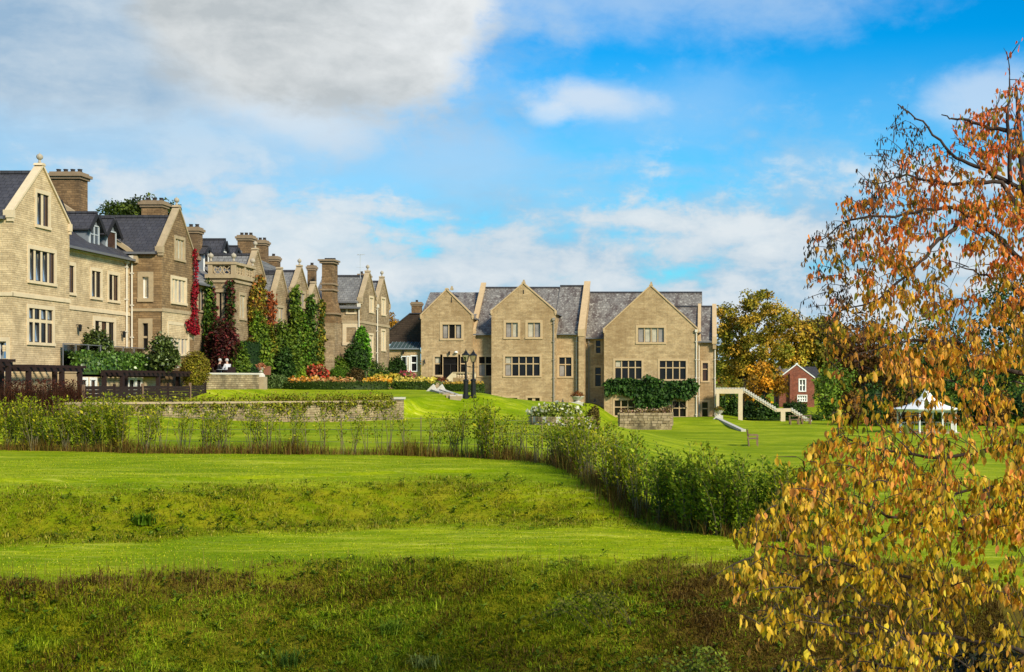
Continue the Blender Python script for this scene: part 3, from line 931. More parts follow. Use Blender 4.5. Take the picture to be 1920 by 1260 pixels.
# 3. the old brown gabled wing
def wing_old():
    X = -30.8; pl = Pl('E', X); y0, y1 = 72.0, 76.5
    b = thing('gabled_wing', 'old brown stone gabled wing with cream blinds and a red creeper on its corner', 'building', (X - 4, 74, -.5), 'wings of the long stone hotel')
    H = [winpx(b, pl, 328.5, 344.5, 447, 484, 3, panes=('blind',), mull=.13, mat='dress_old', frame=None),
         winpx(b, pl, 322, 347.6, 522, 565, 4, panes=('blind', 'blind', 'curtain', 'blind'), mull=.15, mat='dress', frame=None),
         winpx(b, pl, 315.5, 352, 608, 662, 6, tr=.36, panes=('blind', 'curtain', 'blind'), mull=.12, mat='dress', frame=None)]
    sp = Pl('S', y0)
    hs = [winpx(b, sp, 267, 279, 519, 559, 1, panes=('blind',), sw=.26, mat='dress_old', frame='white', fw=.06),
          winpx(b, sp, 267.5, 278, 606, 658, 1, tr=.5, panes=('glass',), sw=.24, mat='dress_old', frame='frame_dark')]
    gable_block(b, pl, y0, y1, -1.2, 7.55, 10.1, 9.5, 'old', 'slate', H, side0=hs, cop_mat='dress_old', drop=.5)
    z = pl.z(305, 584)
    course(b, pl, y0, y1, z, mat='dress_old')
    m = MB(); pbox(m, sp, X - 2, X + .06, z, z + .16, -.02, .06); m.build('string_course', M['dress_old'], b)
    pipe(b, sp, 248.5, .3, 6.9, 'pipe_white')
    m = MB(); pbox(m, pl, y0, y1, 2.55, 4.0, -.05, .012); m.build('pale_band', M['pale'], b)
    chimney(b, (290 - XV) / F * 80, 80, 1.25, .9, 8.6, (717 - 379) * 80 / 2400, 'chim', 3, .16)
    chimney(b, (364 - XV) / F * 84, 84, .8, .8, 8.0, (717 - 428) * 84 / 2400, 'chim', 2, .14)
wing_old()


# 4. the loggia range: dormers behind a balcony bay
def wing_loggia():
    X = -31.8; pl = Pl('E', X); y0, y1 = 76.5, 99.0
    b = thing('balcony_wing', 'weathered stone wing with a pierced balcony above a creeper clad bay', 'building', (X - 4, 86, -.5), 'wings of the long stone hotel')
    H = [winpx(b, pl, 371.5, 381, 541, 581, 2, panes=('glass', 'curtain'), mat='dress_old')]
    ze = 6.35
    facade(b, pl, [(y0, -1.2), (y1, -1.2), (y1, ze), (y0, ze)], H, 'range').build('wall', M['range'], b)
    range_roof(b, pl, y0, y1 - 10, ze, 8.9, 3.6, 'slate_grey', over=.3)
    for xa, xb, yt, yb, ya, wn in ((381, 390, 470, 499, 462, 1), (411, 424, 470, 494, 449, 1), (434, 447, 478, 498, 462, 1)):
        q = Pl('E', X - 1.4)
        dormer(b, q.c, q.u(xa), q.u(xb), q.z(xa, yb) - .5, q.z(xa, yt), q.z((xa + xb) / 2, ya), 3.4, wn, frame='white', pane='glass')
    # the bay
    bp = Pl('E', -30.15); by0, by1 = 81.3, 84.9; fp = Pl('S', by0)
    hb = [winpx(b, bp, 449.5, 459.5, 553, 596, 2, panes=('blind',), mat='dress_old', frame=None)]
    facade(b, bp, [(by0, -1), (by1, -1), (by1, 6.85), (by0, 6.85)], hb, 'range').build('bay_wall', M['range'], b)
    hf = [winpx(b, fp, 400, 425, 548, 605, 3, panes=('glass',), mat='dress_old', mull=.2)]
    facade(b, fp, [(-31.9, -1), (-30.15, -1), (-30.15, 6.85), (-31.9, 6.85)], hf, 'range').build('bay_wall', M['range'], b)
    m = MB()
    for z0, z1, o in ((6.35, 6.5, .08), (6.62, 6.86, .14), (7.5, 7.66, .08)):
        m.box(-32.0, -30.15 + o, by0 - o, by1 + o, z0, z1)
    for (x, y) in ((-30.25, by0 + .1), (-31.7, by0 + .1), (-30.25, by1 - .1), (-30.25, (by0 + by1) / 2)):
        m.box(x - .13, x + .13, y - .13, y + .13, 6.86, 7.6)
    par = m.build('balcony_parapet', M['dress_old'], b)
    # pierced tracery: rings between rails
    for (p, u0, u1) in ((fp, -31.55, -30.4), (bp, by0 + .25, (by0 + by1) / 2 - .15), (bp, (by0 + by1) / 2 + .15, by1 - .25)):
        t = MB(); n = max(2, round((u1 - u0) / .5)); s = (u1 - u0) / n
        for i in range(n):
            cu = u0 + s * (i + .5); R = min(s, .6) * .46
            for sgn in (1, -1):
                pts = [p.P(cu + R * math.cos(a), 7.18 + .30 * math.sin(a), -.1) for a in np.linspace(0, 2 * math.pi, 13)]
            t.tube(pts, .045, 5)
            t.bar(p.P(cu - s / 2, 6.87, -.1), p.P(cu + s / 2, 7.49, -.1), .05, .05); t.bar(p.P(cu - s / 2, 7.49, -.1), p.P(cu + s / 2, 6.87, -.1), .05, .05)
        t.build('tracery', M['dress_old'], par)
    f = MB()
    for (x, y) in ((-30.25, by0 + .1), (-31.7, by0 + .1), (-30.25, by1 - .1)): ball(f, (x, y, 8.05), .17)
    f.build('finial', M['ball'], par)
    # tall chimney pair on the ridge
    chimney(b, (462 - XV) / F * 95, 95, 1.0, .9, 7.8, (717 - 443) * 95 / 2400, pots=3, cap=.14)
    chimney(b, (488 - XV) / F * 100, 100, 1.0, .9, 7.8, (717 - 452) * 100 / 2400, pots=3, cap=.14)
    chimney(b, (513 - XV) / F * 104, 104, .85, .8, 7.5, (717 - 482) * 104 / 2400, pots=1, cap=.1)
    pipe(b, pl, 397, 1.5, 6.1, 'pipe_white')
wing_loggia()


# 5. the four small gables among the climbers
def wing_small_gables():
    b = thing('small_gabled_wing', 'long weathered wing of four small stone gables overgrown with green creeper', 'building', (-34, 92, -.5), 'wings of the long stone hotel')
    pl = Pl('E', -30.55)
    gable_block(b, pl, 84.9, 87.9, -1, 7.1, 8.9, 6, 'range', 'slate_grey', [winpx(b, pl, 472, 483, 560, 606, 2, panes=('glass',), mat='dress_old')], cop_mat='dress_old', kneel=True)
    q = Pl('E', -31.3); dormer(b, q.c, 88.1, 89.3, 6.5, 7.6, 8.35, 2.5, 1, frame='white')
    pl = Pl('E', -30.2)
    gable_block(b, pl, 88.8, 91.7, -1, 6.0, 7.95, 6, 'range', 'slate_grey', [winpx(b, pl, 518.5, 531, 576, 611, 3, panes=('curtain', 'blind'), mat='dress_old', frame=None)], cop_mat='dress_old', finial=False)
    pl = Pl('E', -30.0)
    gable_block(b, pl, 92.4, 95.6, -1, 6.8, 8.45, 6, 'range', 'slate_grey',
                [winpx(b, pl, 561, 571, 549, 574, 2, panes=('glass', 'curtain'), mat='dress_old', frame=None), winpx(b, pl, 562, 571, 600, 625, 2, panes=('curtain',), mat='dress_old', frame=None)], cop_mat='dress_old')
    gable_block(b, pl, 95.9, 98.7, -1, 6.1, 7.5, 6, 'range', 'slate_grey',
                [winpx(b, pl, 583, 592, 560, 580, 2, panes=('curtain',), mat='dress_old', frame=None), winpx(b, pl, 584, 591, 604, 628, 2, panes=('curtain',), mat='dress_old', frame=None)], cop_mat='dress_old', finial=False)
    pl = Pl('E', -31.0)
    m = MB(); m.quad(pl.P(84, -1), pl.P(101, -1), pl.P(101, 6.0), pl.P(84, 6.0)); m.build('wall', M['range'], b)
    range_roof(b, pl, 84, 103, 5.9, 8.6, 3.4, 'slate_grey')
    m = MB(); m.add([(-34.5, 90, 7.0), (-34.5, 103, 7.0), (-34.5, 103, 9.1), (-34.5, 92, 9.9)], [(0, 1, 2, 3)]); m.box(-38, -34.52, 90, 103, 6.5, 9.0); m.build('upper_wall', M['slate_grey'], b)
    chimney(b, (585 - XV) / F * 102, 102, .55, .6, 6.8, (717 - 499) * 102 / 2400, pots=1, cap=.1)
wing_small_gables()


# 6. the far end wing with the tall stack
def wing_end():
    X = -27.45; y0 = 101.0
    b = thing('end_wing', 'far end wing of the old row with a tall chimney stack and two narrow gables', 'building', (-30, 104, -.5), 'wings of the long stone hotel')
    sp = Pl('S', y0); pl = Pl('E', X)
    hs = [winpx(b, sp, 652.8, 664.5, 575, 586, 2, panes=('glass',), mull=.12, mat='dress', frame=None),
          winpx(b, sp, 649.5, 667.5, 614, 642, 2, tr=.34, panes=('glass',), mull=.1, mat='dress', frame='white', sw=.3)]
    facade(b, sp, [(-31, -1), (X, -1), (X, 6.1), (-31, 6.1)], hs, 'range').build('wall', M['range'], b)
    range_roof(b, sp, -31.5, X - .05, 6.1, 8.5, 3.1, 'slate_grey', over=.22)
    z = sp.z(660, 606); course(b, sp, -29, X + .04, z, mat='dress_old'); course(b, pl, y0, 109.8, z, mat='dress_old')
    H1 = [winpx(b, pl, 693, 699.5, 558, 584, 2, panes=('curtain', 'blind'), mat='dress', frame=None, sw=.15), winpx(b, pl, 692, 699, 628, 668, 2, panes=('blind',), mat='dress', frame=None, sw=.15)]
    gable_block(b, pl, y0 + .02, 105.4, -1, 6.6, 8.85, 3, 'range', 'slate_grey', H1, side0=[], cop_mat='dress_old')
    H2 = [winpx(b, pl, 715.5, 722, 560, 589, 2, panes=('blind',), mat='dress', frame=None, sw=.15), winpx(b, pl, 715, 722, 620, 656, 2, panes=('blind',), mat='dress', frame=None, sw=.15)]
    gable_block(b, pl, 105.6, 109.8, -1, 6.6, 8.75, 3, 'range', 'slate_grey', H2, cop_mat='dress_old')
    pipe(b, sp, 673.5, .2, 6.0, 'pipe_white'); pipe(b, pl, 705.5, .2, 6.2, 'pipe_white')
    # low dormer window and pots near the gable
    chimney(b, (683 - XV) / F * 104.5, 104.5, .9, .7, 7.6, (717 - 515) * 104.5 / 2400, pots=2, cap=.1)
    # tall stack standing in front of the wall
    m = MB(); yb = 99.2
    def fr(x0, x1, d, z0, z1, xx0=None, xx1=None, dd=None):
        xx0 = x0 if xx0 is None else xx0; xx1 = x1 if xx1 is None else xx1; dd = d if dd is None else dd
        a = [(x0, yb - d), (x1, yb - d), (x1, yb + 1.3), (x0, yb + 1.3)]; c = [(xx0, yb - dd), (xx1, yb - dd), (xx1, yb + 1.3), (xx0, yb + 1.3)]
        m.add([(p[0], p[1], z0) for p in a] + [(p[0], p[1], z1) for p in c], [(0, 3, 2, 1), (4, 5, 6, 7), (0, 1, 5, 4), (1, 2, 6, 5), (2, 3, 7, 6), (3, 0, 4, 7)])
    cx = lambda px: (px - XV) / F * yb
    cz = lambda py: (YV - py) / F * yb
    fr(cx(603.5), cx(631), .5, cz(606), cz(588)); fr(cx(603.5), cx(631), .5, cz(588), cz(560), cx(605), cx(624), .2)
    fr(cx(605), cx(624), .2, cz(560), cz(494))
    st = m.build('tall_chimney', M['chim'], b); m = MB()
    fr(cx(603.6), cx(630.9), .49, -1, cz(606))
    fr(cx(609), cx(636), 1.6, -1, cz(692), cx(611), cx(634), 1.3); fr(cx(611), cx(634), 1.3, cz(692), cz(640), cx(612), cx(629), .5)
    m.build('chimney_base', M['range'], b)
    for py, o in ((590, .62), (545, .30), (534, .27), (494, .32), (490, .42)):
        c = MB(); c.box(cx(604) - (o - .2), cx(624.5) + (o - .2), yb - o, yb + 1.2, cz(py), cz(py - 3.2))
        c.build('chimney_band', M['chimcap'], st)
    for i in range(4):
        p = MB(); p.lathe([(.15, 0), (.17, .05), (.12, .08), (.11, .14), (.14, .18), (.02, .2)], (cx(606.5 + i * 5), yb + .7, cz(486.9)), 10); p.build('chimney_pot', M['pot'], st)
    # aerial
    a = MB(); ax, ay = cx(676), 103.0; zb, zt = (YV - 515) / F * ay, (YV - 478) / F * ay; ax = (675.5 - XV) / F * ay
    a.tube([(ax, ay, zb - .3), (ax, ay, zt)], .025, 5); a.bar((ax - .25, ay, zt), (ax + .35, ay, zt + .05), .03, .03)
    for i in range(5): a.bar((ax - .2 + i * .12, ay - .25, zt + .02), (ax - .2 + i * .12, ay + .25, zt + .02), .015, .015)
    a.bar((ax - .3, ay, zt - 1.0), (ax + .3, ay, zt - 1.0), .02, .02)
    a.build('aerial', M['frame_grey'], b)
wing_end()


# 7. the dark building in the gap and its glazed lean-to
def gap_building():
    Y = 128.4; sp = Pl('S', Y)
    b = thing('dark_cottage', 'dark slate hung cottage with a stone chimney in the gap between the two stone blocks', 'building', (-28, 122, -.3))
    X = lambda px, y=Y: (px - XV) / F * y
    Z = lambda py, y=Y: (YV - py) / F * y
    m = MB(); xl, xr, xm = X(727), X(815), X(771)
    sp2 = Pl('S', Y + .4)
    facade(b, sp2, [(xl, Z(645)), (xr, Z(645)), (xr, Z(612)), (xm + .9, Z(588)), (xm - .2, Z(588)), (xl, Z(622))], [], 'darkwall').build('gable_wall', M['darkwall'], b)
    r = MB()
    prism(r, sp2, [(xl - .2, Z(624)), (xm - .2, Z(588)), (xm - .2, Z(586)), (xl - .2, Z(621.5))], .1, -8); prism(r, sp2, [(xm + .9, Z(588)), (xr + .1, Z(612)), (xr + .1, Z(609)), (xm + .9, Z(586))], .1, -8)
    pbox(r, sp2, xm - .2, xm + .9, Z(588), Z(586.4), .1, -8)
    r.build('roof', M['slate'], b)
    chimney(b, X(776.5), Y + 1.2, .92, .8, Z(592), Z(566), 'chim', 1, .12)
    # glazed lean-to in front, on a stone wall
    fp = Pl('S', Y - 1.2)
    hs = [winpx(b, fp, 764, 766.5, 669, 696, 1, panes=('glass',), mat='white', sw=.1, frame=None), winpx(b, fp, 771.5, 781, 668, 695.5, 1, tr=.45, panes=('glass',), mat='white', sw=.1, frame='frame_dark')]
    hs.append(winpx(b, fp, 753.5, 764 - 2.6, 669, 697, 1, panes=('glass',), mat='white', sw=.08, frame='frame_dark'))
    f = lambda px: fp.u(px)
    facade(b, fp, [(f(728), -1), (f(788.5), -1), (f(788.5), fp.z(0, 655)), (f(728), fp.z(0, 655))], [hs[1], hs[2]], 'hall').build('wall', M['hall'], b)
    g = MB(); z0, z1 = fp.z(0, 654), fp.z(0, 640)
    g.add([fp.P(f(729), z0, .25), fp.P(f(788.5), z0, .25), fp.P(f(788.5), z1, -1.6), fp.P(f(729), z1, -1.6)], [(0, 1, 2, 3)])
    gl = g.build('glass_roof', plain('green_glass_roof', (0.045, 0.075, 0.075), 0.25, 0.4, 1.5, 0.05, spec=.7), b)
    bars = MB()
    for i in range(9):
        u = f(729) + (f(788) - f(729)) * i / 8
        bars.bar(fp.P(u, z0 + .02, .25), fp.P(u, z1 + .02, -1.6), .035, .05)
    bars.bar(fp.P(f(729), z0, .27), fp.P(f(788.5), z0, .27), .1, .12)
    bars.build('glazing_bar', M['lead'], gl)
    walllamp(b, fp, f(757), fp.z(0, 662))
gap_building()


# ------------------------------------------------------------------ the right-hand hall
def hall():
    b = thing('gabled_hall', 'long golden stone house with three big front gables and lichened slate roofs', 'building', (-13, 131, -3.4))
    zb = -4.2
    P1, P2, P3 = Pl('S', 126.6), Pl('S', 126.0), Pl('S', 126.0)
    R, R3 = Pl('S', 127.3), Pl('S', 128.5)
    bz = dict(sw=.2, mull=.10, mat='hall_trim', fw=.03)
    def W(pl, *a, **k):
        d = dict(bz); d.update(k); return winpx(b, pl, *a, **d)
    # gable 1 with the terrace doors
    g = ('glass',)
    H1 = [W(P1, 829.5, 865, 608.5, 634.5, 3, panes=('curtain', 'glass', 'curtain'), sw=.25, fw=.06),
          W(P1, 815, 825.5, 669, 703, 1, tr=.38, panes=('glass', 'blind'), sw=.22),
          W(P1, 830.5, 858, 669, 711, 1, panes=('glass',), sw=.26), W(P1, 863.5, 874, 669, 703, 1, tr=.38, panes=g, sw=.22)]
    u0, u1 = P1.u(789.5), P1.u(886)
    gable_block(b, P1, u0, u1, zb, P1.z(0, 592), P1.z(0, 544), 9, 'hall', 'slate_lichen', H1, kneel=True, finial=False, coping=.12, cop_mat='hall_trim', kneel_s=.6)
    m = MB(); pbox(m, P1, P1.u(831), P1.u(857.5), P1.z(0, 683.4), P1.z(0, 682), -.19, -.1); m.bar(P1.P(P1.u(844), P1.z(0, 710), -.13), P1.P(P1.u(844), P1.z(0, 683), -.13), .08, .08); m.build('door_frame', M['frame_dark'], b)
    walllamp(b, P1, P1.u(843), P1.z(0, 664)); m = MB(); m.lathe([(.16, 0), (.2, .08), (.05, .2)], P1.P(P1.u(856), P1.z(0, 662), .2), 10); m.build('flood_lamp', M['white'], b)
    # recess ranges either side of gable 2
    zeR, zrR = R.z(0, 621.5), (YV - 541) / F * 134
    HR = [W(R, 898, 921.5, 669, 704.5, 2, tr=.38, panes=('curtain', 'glass', 'glass', 'glass')), W(R, 1048.5, 1071.5, 670, 705.5, 2, tr=.38, panes=('curtain', 'glass', 'glass', 'glass'))]
    ul, um_, ur = R.u(885), R.u(1038), R.u(1091)
    facade(b, R, [(ul, zb), (ur, zb), (ur, zeR), (ul, zeR)], HR, 'hall').build('wall', M['hall'], b)
    range_roof(b, R, ul, um_, zeR, zrR, 5.6, 'slate_lichen', over=.3)
    range_roof(b, R, um_ + .003, ur, zeR + .03, zrR + .18, 5.6, 'slate_lichen', over=.3)
    # parapet walls that rise through the roof at both ends of the middle range
    def parapet(u, w, pl, ze, zr, run, top=.4, mat='hall', front=.35, base=zb):
        m = MB(); A = lambda d, z, uu: pl.P(uu, z, d)
        sec = [(front, base), (front, ze + .05), (-run, zr + top), (-run, base)]
        n = 4
        Pa = [A(d, z, u) for d, z in sec]; Pb = [A(d, z, u + w) for d, z in sec]
        m.add(Pa + Pb, [(3, 2, 1, 0), (4, 5, 6, 7), (0, 1, 5, 4), (1, 2, 6, 5), (2, 3, 7, 6), (3, 0, 4, 7)])
        pw = m.build('parapet_wall', M[mat], b)
        c = MB(); d0, z0, d1, z1 = front + .04, ze + .06, -run - .1, zr + top + .04
        a = [A(d0, z0, u - .05), A(d0, z0, u + w + .05), A(d1, z1, u + w + .05), A(d1, z1, u - .05)]
        c.add(a + [(p[0], p[1], p[2] + .16) for p in a], [(3, 2, 1, 0), (4, 5, 6, 7), (0, 1, 5, 4), (1, 2, 6, 5), (2, 3, 7, 6), (3, 0, 4, 7)])
        pbox(c, pl, u - .06, u + w + .06, ze - .5, ze + .1, front - .3, front + .06)
        c.build('coping', M['hall_trim'], pw)
    parapet(R.u(884), .42, R, zeR, zrR, 5.6, .35)
    parapet(R.u(1086), .55, R, zeR, zrR + .15, 5.6, .35, front=.6)
    # gable 2
    H2 = [W(P2, 948.5, 971, 605, 632, 2, panes=('curtain', 'blind'), frame='frame_dark', sw=.24), W(P2, 989.5, 1013, 605, 632, 2, panes=('blind', 'curtain'), sw=.24),
          W(P2, 947, 1012, 668.5, 704.5, 5, tr=.38, panes=('curtain', 'glass', 'glass', 'glass', 'glass', 'blind', 'glass', 'glass', 'glass', 'glass')),
          W(P2, 945, 970, 746, 756, 2, panes=g, mull=.3), W(P2, 989, 1012, 746, 756, 2, panes=g, mull=.3)]
    gable_block(b, P2, P2.u(921.5), P2.u(1041.5), zb, P2.z(0, 584), P2.z(0, 532), 8, 'hall', 'slate_lichen', H2, kneel=True, finial=False, coping=.12, cop_mat='hall_trim', kneel_s=.6)
    s = MB(); pbox(s, P2, P2.u(980.6), P2.u(982.4), P2.z(0, 551), P2.z(0, 544), -.1, .02); pbox(s, P1, P1.u(845.7), P1.u(847.3), P1.z(0, 567), P1.z(0, 557), -.1, .02); s.build('vent_slit', M['frame_dark'], b)
    f = MB()
    for pl, px, py in ((P1, 847, 541), (P2, 982, 529), (P3, 1221, 533)):
        pbox(f, pl, pl.u(px) - .14, pl.u(px) + .14, pl.z(0, py + 3), pl.z(0, py - 1.2), -.2, .08); pbox(f, pl, pl.u(px) - .08, pl.u(px) + .08, pl.z(0, py - 1.2), pl.z(0, py - 4.5), -.14, .02)
    f.build('apex_stone', M['dress_old'], b)
    # low link range
    z3, zr3 = R3.z(0, 628), (YV - 551) / F * 135.4
    HL = [W(R3, 1117.5, 1126, 638.5, 662, 1, tr=.5, panes=g), W(R3, 1116, 1126.5, 689, 724, 1, tr=.38, panes=g)]
    facade(b, R3, [(R3.u(1090), zb), (R3.u(1200), zb), (R3.u(1200), z3), (R3.u(1090), z3)], HL, 'hall').build('wall', M['hall'], b)
    range_roof(b, R3, R3.u(1098), R3.u(1316), z3, zr3, 4.9, 'slate_lichen', over=.3)
    # roof between gable 1 and the middle range
    r = MB(); z9 = (YV - 548) / F * 133
    a = [(-29, 128.5, P1.z(0, 590)), (-23.4, 128.5, P1.z(0, 590)), (-23.4, 133, z9), (-29, 133, z9)]
    r.add(a + [(p[0], p[1], p[2] - .15) for p in a], [(0, 1, 2, 3), (7, 6, 5, 4), (0, 4, 5, 1), (1, 5, 6, 2), (2, 6, 7, 3), (3, 7, 4, 0)])
    r.build('roof', M['slate_lichen'], b)
    # gable 3
    H3 = [W(P3, 1196.5, 1245, 614.5, 641.5, 4, panes=('curtain', 'blind', 'blind', 'curtain'), sw=.24),
          W(P3, 1153.5, 1203, 676, 710.5, 4, tr=.38, panes=('glass', 'glass', 'glass', 'glass', 'blind', 'glass', 'glass', 'glass')),
          W(P3, 1237, 1286, 676.5, 711, 4, tr=.38, panes=g), W(P3, 1152.5, 1189, 750.5, 779, 3, tr=.45, panes=g), W(P3, 1248.5, 1286, 752.5, 781, 3, tr=.45, panes=('glass', 'glass', 'glass', 'blind', 'glass', 'glass'))]
    gable_block(b, P3, P3.u(1132.5), P3.u(1308.5), zb, P3.z(0, 618), P3.z(0, 536.5), 9, 'hall', 'slate_lichen', H3, kneel=True, finial=False, coping=.12, cop_mat='hall_trim', kneel_s=.6)
    # right end range
    z4, zr4 = R.z(0, 635.5), (YV - 576) / F * 132.6
    H4 = [W(R, 1317.5, 1327.5, 680.5, 714, 1, tr=.35, panes=('glass_brown',)), W(R, 1316.5, 1327, 754, 781, 1, tr=.45, panes=g)]
    facade(b, R, [(R.u(1300), zb), (R.u(1342), zb), (R.u(1342), z4), (R.u(1300), z4)], H4, 'hall').build('wall', M['hall'], b)
    m = MB(); ue = R.u(1342); m.quad(R.P(ue, zb, 0), R.P(ue, zb, -8.4), R.P(ue, z4, -8.4), R.P(ue, z4, 0)); m.add([R.P(ue, z4, 0), R.P(ue, z4, -8.4), R.P(ue, zr4, -4.2)], [(0, 1, 2)]); m.build('end_wall', M['hall'], b)
    range_roof(b, R, R.u(1262), R.u(1338), z4, zr4, 4.2, 'slate_lichen', over=.3)
    parapet(R.u(1336.5), .34, R, z4, zr4, 4.2, .1, base=z4 - 1, front=.4)
    parapet(R.u(1309), .22, R, z4, zr4, 4.2, .12, base=z4 - .4, front=.2)
    # pipes
    for pl, px, z1, mt in ((R, 889.5, zeR - .2, 'pipe_white'), (R, 1081, zeR - .2, 'pipe_white'), (P2, 1038.5, P2.z(0, 600), 'pipe'), (R3, 1104, z3 - .2, 'pipe'), (P3, 1305.5, P3.z(0, 622), 'pipe_white'), (R, 1310.5, z4 - .1, 'pipe_white'), (R, 1340.5, z4 - .1, 'pipe_white')):
        pipe(b, pl, px, -3.6, z1, mt, r=.06)
    
    fl = MB()
    for px, py in ((1056, 753), (1116, 752)): fl.lathe([(.16, 0), (.12, .1), (.04, .32), (.01, .4)], R.P(R.u(px), R.z(0, py) - .1, .4), 8)
    fl.build('uplighter', M['black'], b)
    x = MB(); x.bar(P1.P(P1.u(796), P1.z(0, 674), .12), P1.P(P1.u(797.5), P1.z(0, 682), .2), .1, .06); x.build('wall_ornament', M['black'], b)
hall()
# ------------------------------------------------------------------ foliage kit
def foliage(name, C, D, N, size, col, mat, parent=None, aspect=.6, six=False, kind=None, jit=.3):
    n = len(C)
    L = size * (1 + RNG.normal(size=n) * jit).clip(.4, 1.8)
    V, Q, c = leaves_arrays(C, D, N, L, L * aspect, col, six=six)
    return np_mesh(name, V, Q, M[mat], parent, c, kind=kind)


def px_inside(poly, n):
    """n random photo pixels inside a polygon."""
    P = np.array(poly, float); lo, hi = P.min(0), P.max(0); out = []
    tot = 0
    while tot < n:
        q = RNG.random((n * 3, 2)) * (hi - lo) + lo
        ins = np.zeros(len(q), bool); j = len(P) - 1
        for i in range(len(P)):
            a, b = P[i], P[j]
            c = ((a[1] > q[:, 1]) != (b[1] > q[:, 1])) & (q[:, 0] < (b[0] - a[0]) * (q[:, 1] - a[1]) / (b[1] - a[1] + 1e-9) + a[0])
            ins ^= c; j = i
        q = q[ins]; out.append(q); tot += len(q)
    return np.concatenate(out)[:n]


def clump_leaves(centers, radii, per, flat=0.8):
    """Leaf positions on and in a set of clumps, with outward normals."""
    k = len(centers)
    d = rdir(k * per); r = (0.45 + 0.6 * RNG.random(k * per) ** .6)
    ci = np.repeat(np.arange(k), per)
    off = d * (radii[ci] * r)[:, None]; off[:, 2] *= flat
    return centers[ci] + off, d, ci


def big_tree(name, label, poly, Y, half, cols, nclump=70, cr=(.8, 1.6), per=90, leaf=.34, trunk_px=None, cat='tree', group=None, limbs=6, gap=0.0, mat='leaf_dull', tr=.35):
    """A tree beyond the lawns: tapered trunk, limbs that run out to the clumps, and a crown of leaf-sized faces."""
    P = np.array(poly, float)
    cx = P[:, 0].mean() if trunk_px is None else trunk_px
    X = (cx - XV) / F * Y; g = gz(X, Y)
    t = thing(name, label, cat, (X, Y, g), group)
    q = px_inside(poly, nclump)
    dz = (RNG.random(nclump) * 2 - 1) * half
    wfrac = 1 - np.abs(q[:, 0] - P[:, 0].mean()) / (np.ptp(P[:, 0]) * .5 + 1e-6) * .55
    dz = dz * np.clip(wfrac, .3, 1)
    C = np.stack([(q[:, 0] - XV) / F * Y, Y + dz, (YV - q[:, 1]) / F * Y], 1)
    rad = RNG.uniform(*cr, nclump)
    L, d, ci = clump_leaves(C, rad, per)
    pc = palette(cols, nclump, .22)
    col = np.clip(pc[ci] * (1 + RNG.normal(size=(len(ci), 1)) * .25) + palette(cols, len(ci), .1) * .25, .004, 1)
    D = unit(d * .5 + rdir(len(L)) + np.array([0, 0, -.3])); N = unit(d + rdir(len(L)) * .6 + np.array([0, 0, .5]))
    foliage('crown', L, D, N, leaf, col, mat, t, .75)
    ztop = C[:, 2].max(); zl = np.percentile(C[:, 2], 70)
    m = MB(); m.tube([(X, Y, g - .3), (X + .1, Y, g + (zl - g) * .35), (X - .08, Y + .1, g + (zl - g) * .7), (X, Y, zl)], [tr * 1.25, tr, tr * .7, tr * .35], 8)
    m.build('trunk', M['bark'], t, True)
    lm = MB()
    for i in RNG.choice(nclump, min(limbs * 2, nclump), replace=False):
        z0 = g + (zl - g) * RNG.uniform(.3, .85)
        a = Vector((X, Y, z0)); b = Vector(C[i]); mid = (a + b) / 2 + Vector((0, 0, .4))
        lm.tube([a, mid, b], [tr * .42, tr * .25, tr * .08], 5)
    lm.build('limbs', M['bark'], t, True)
    return t


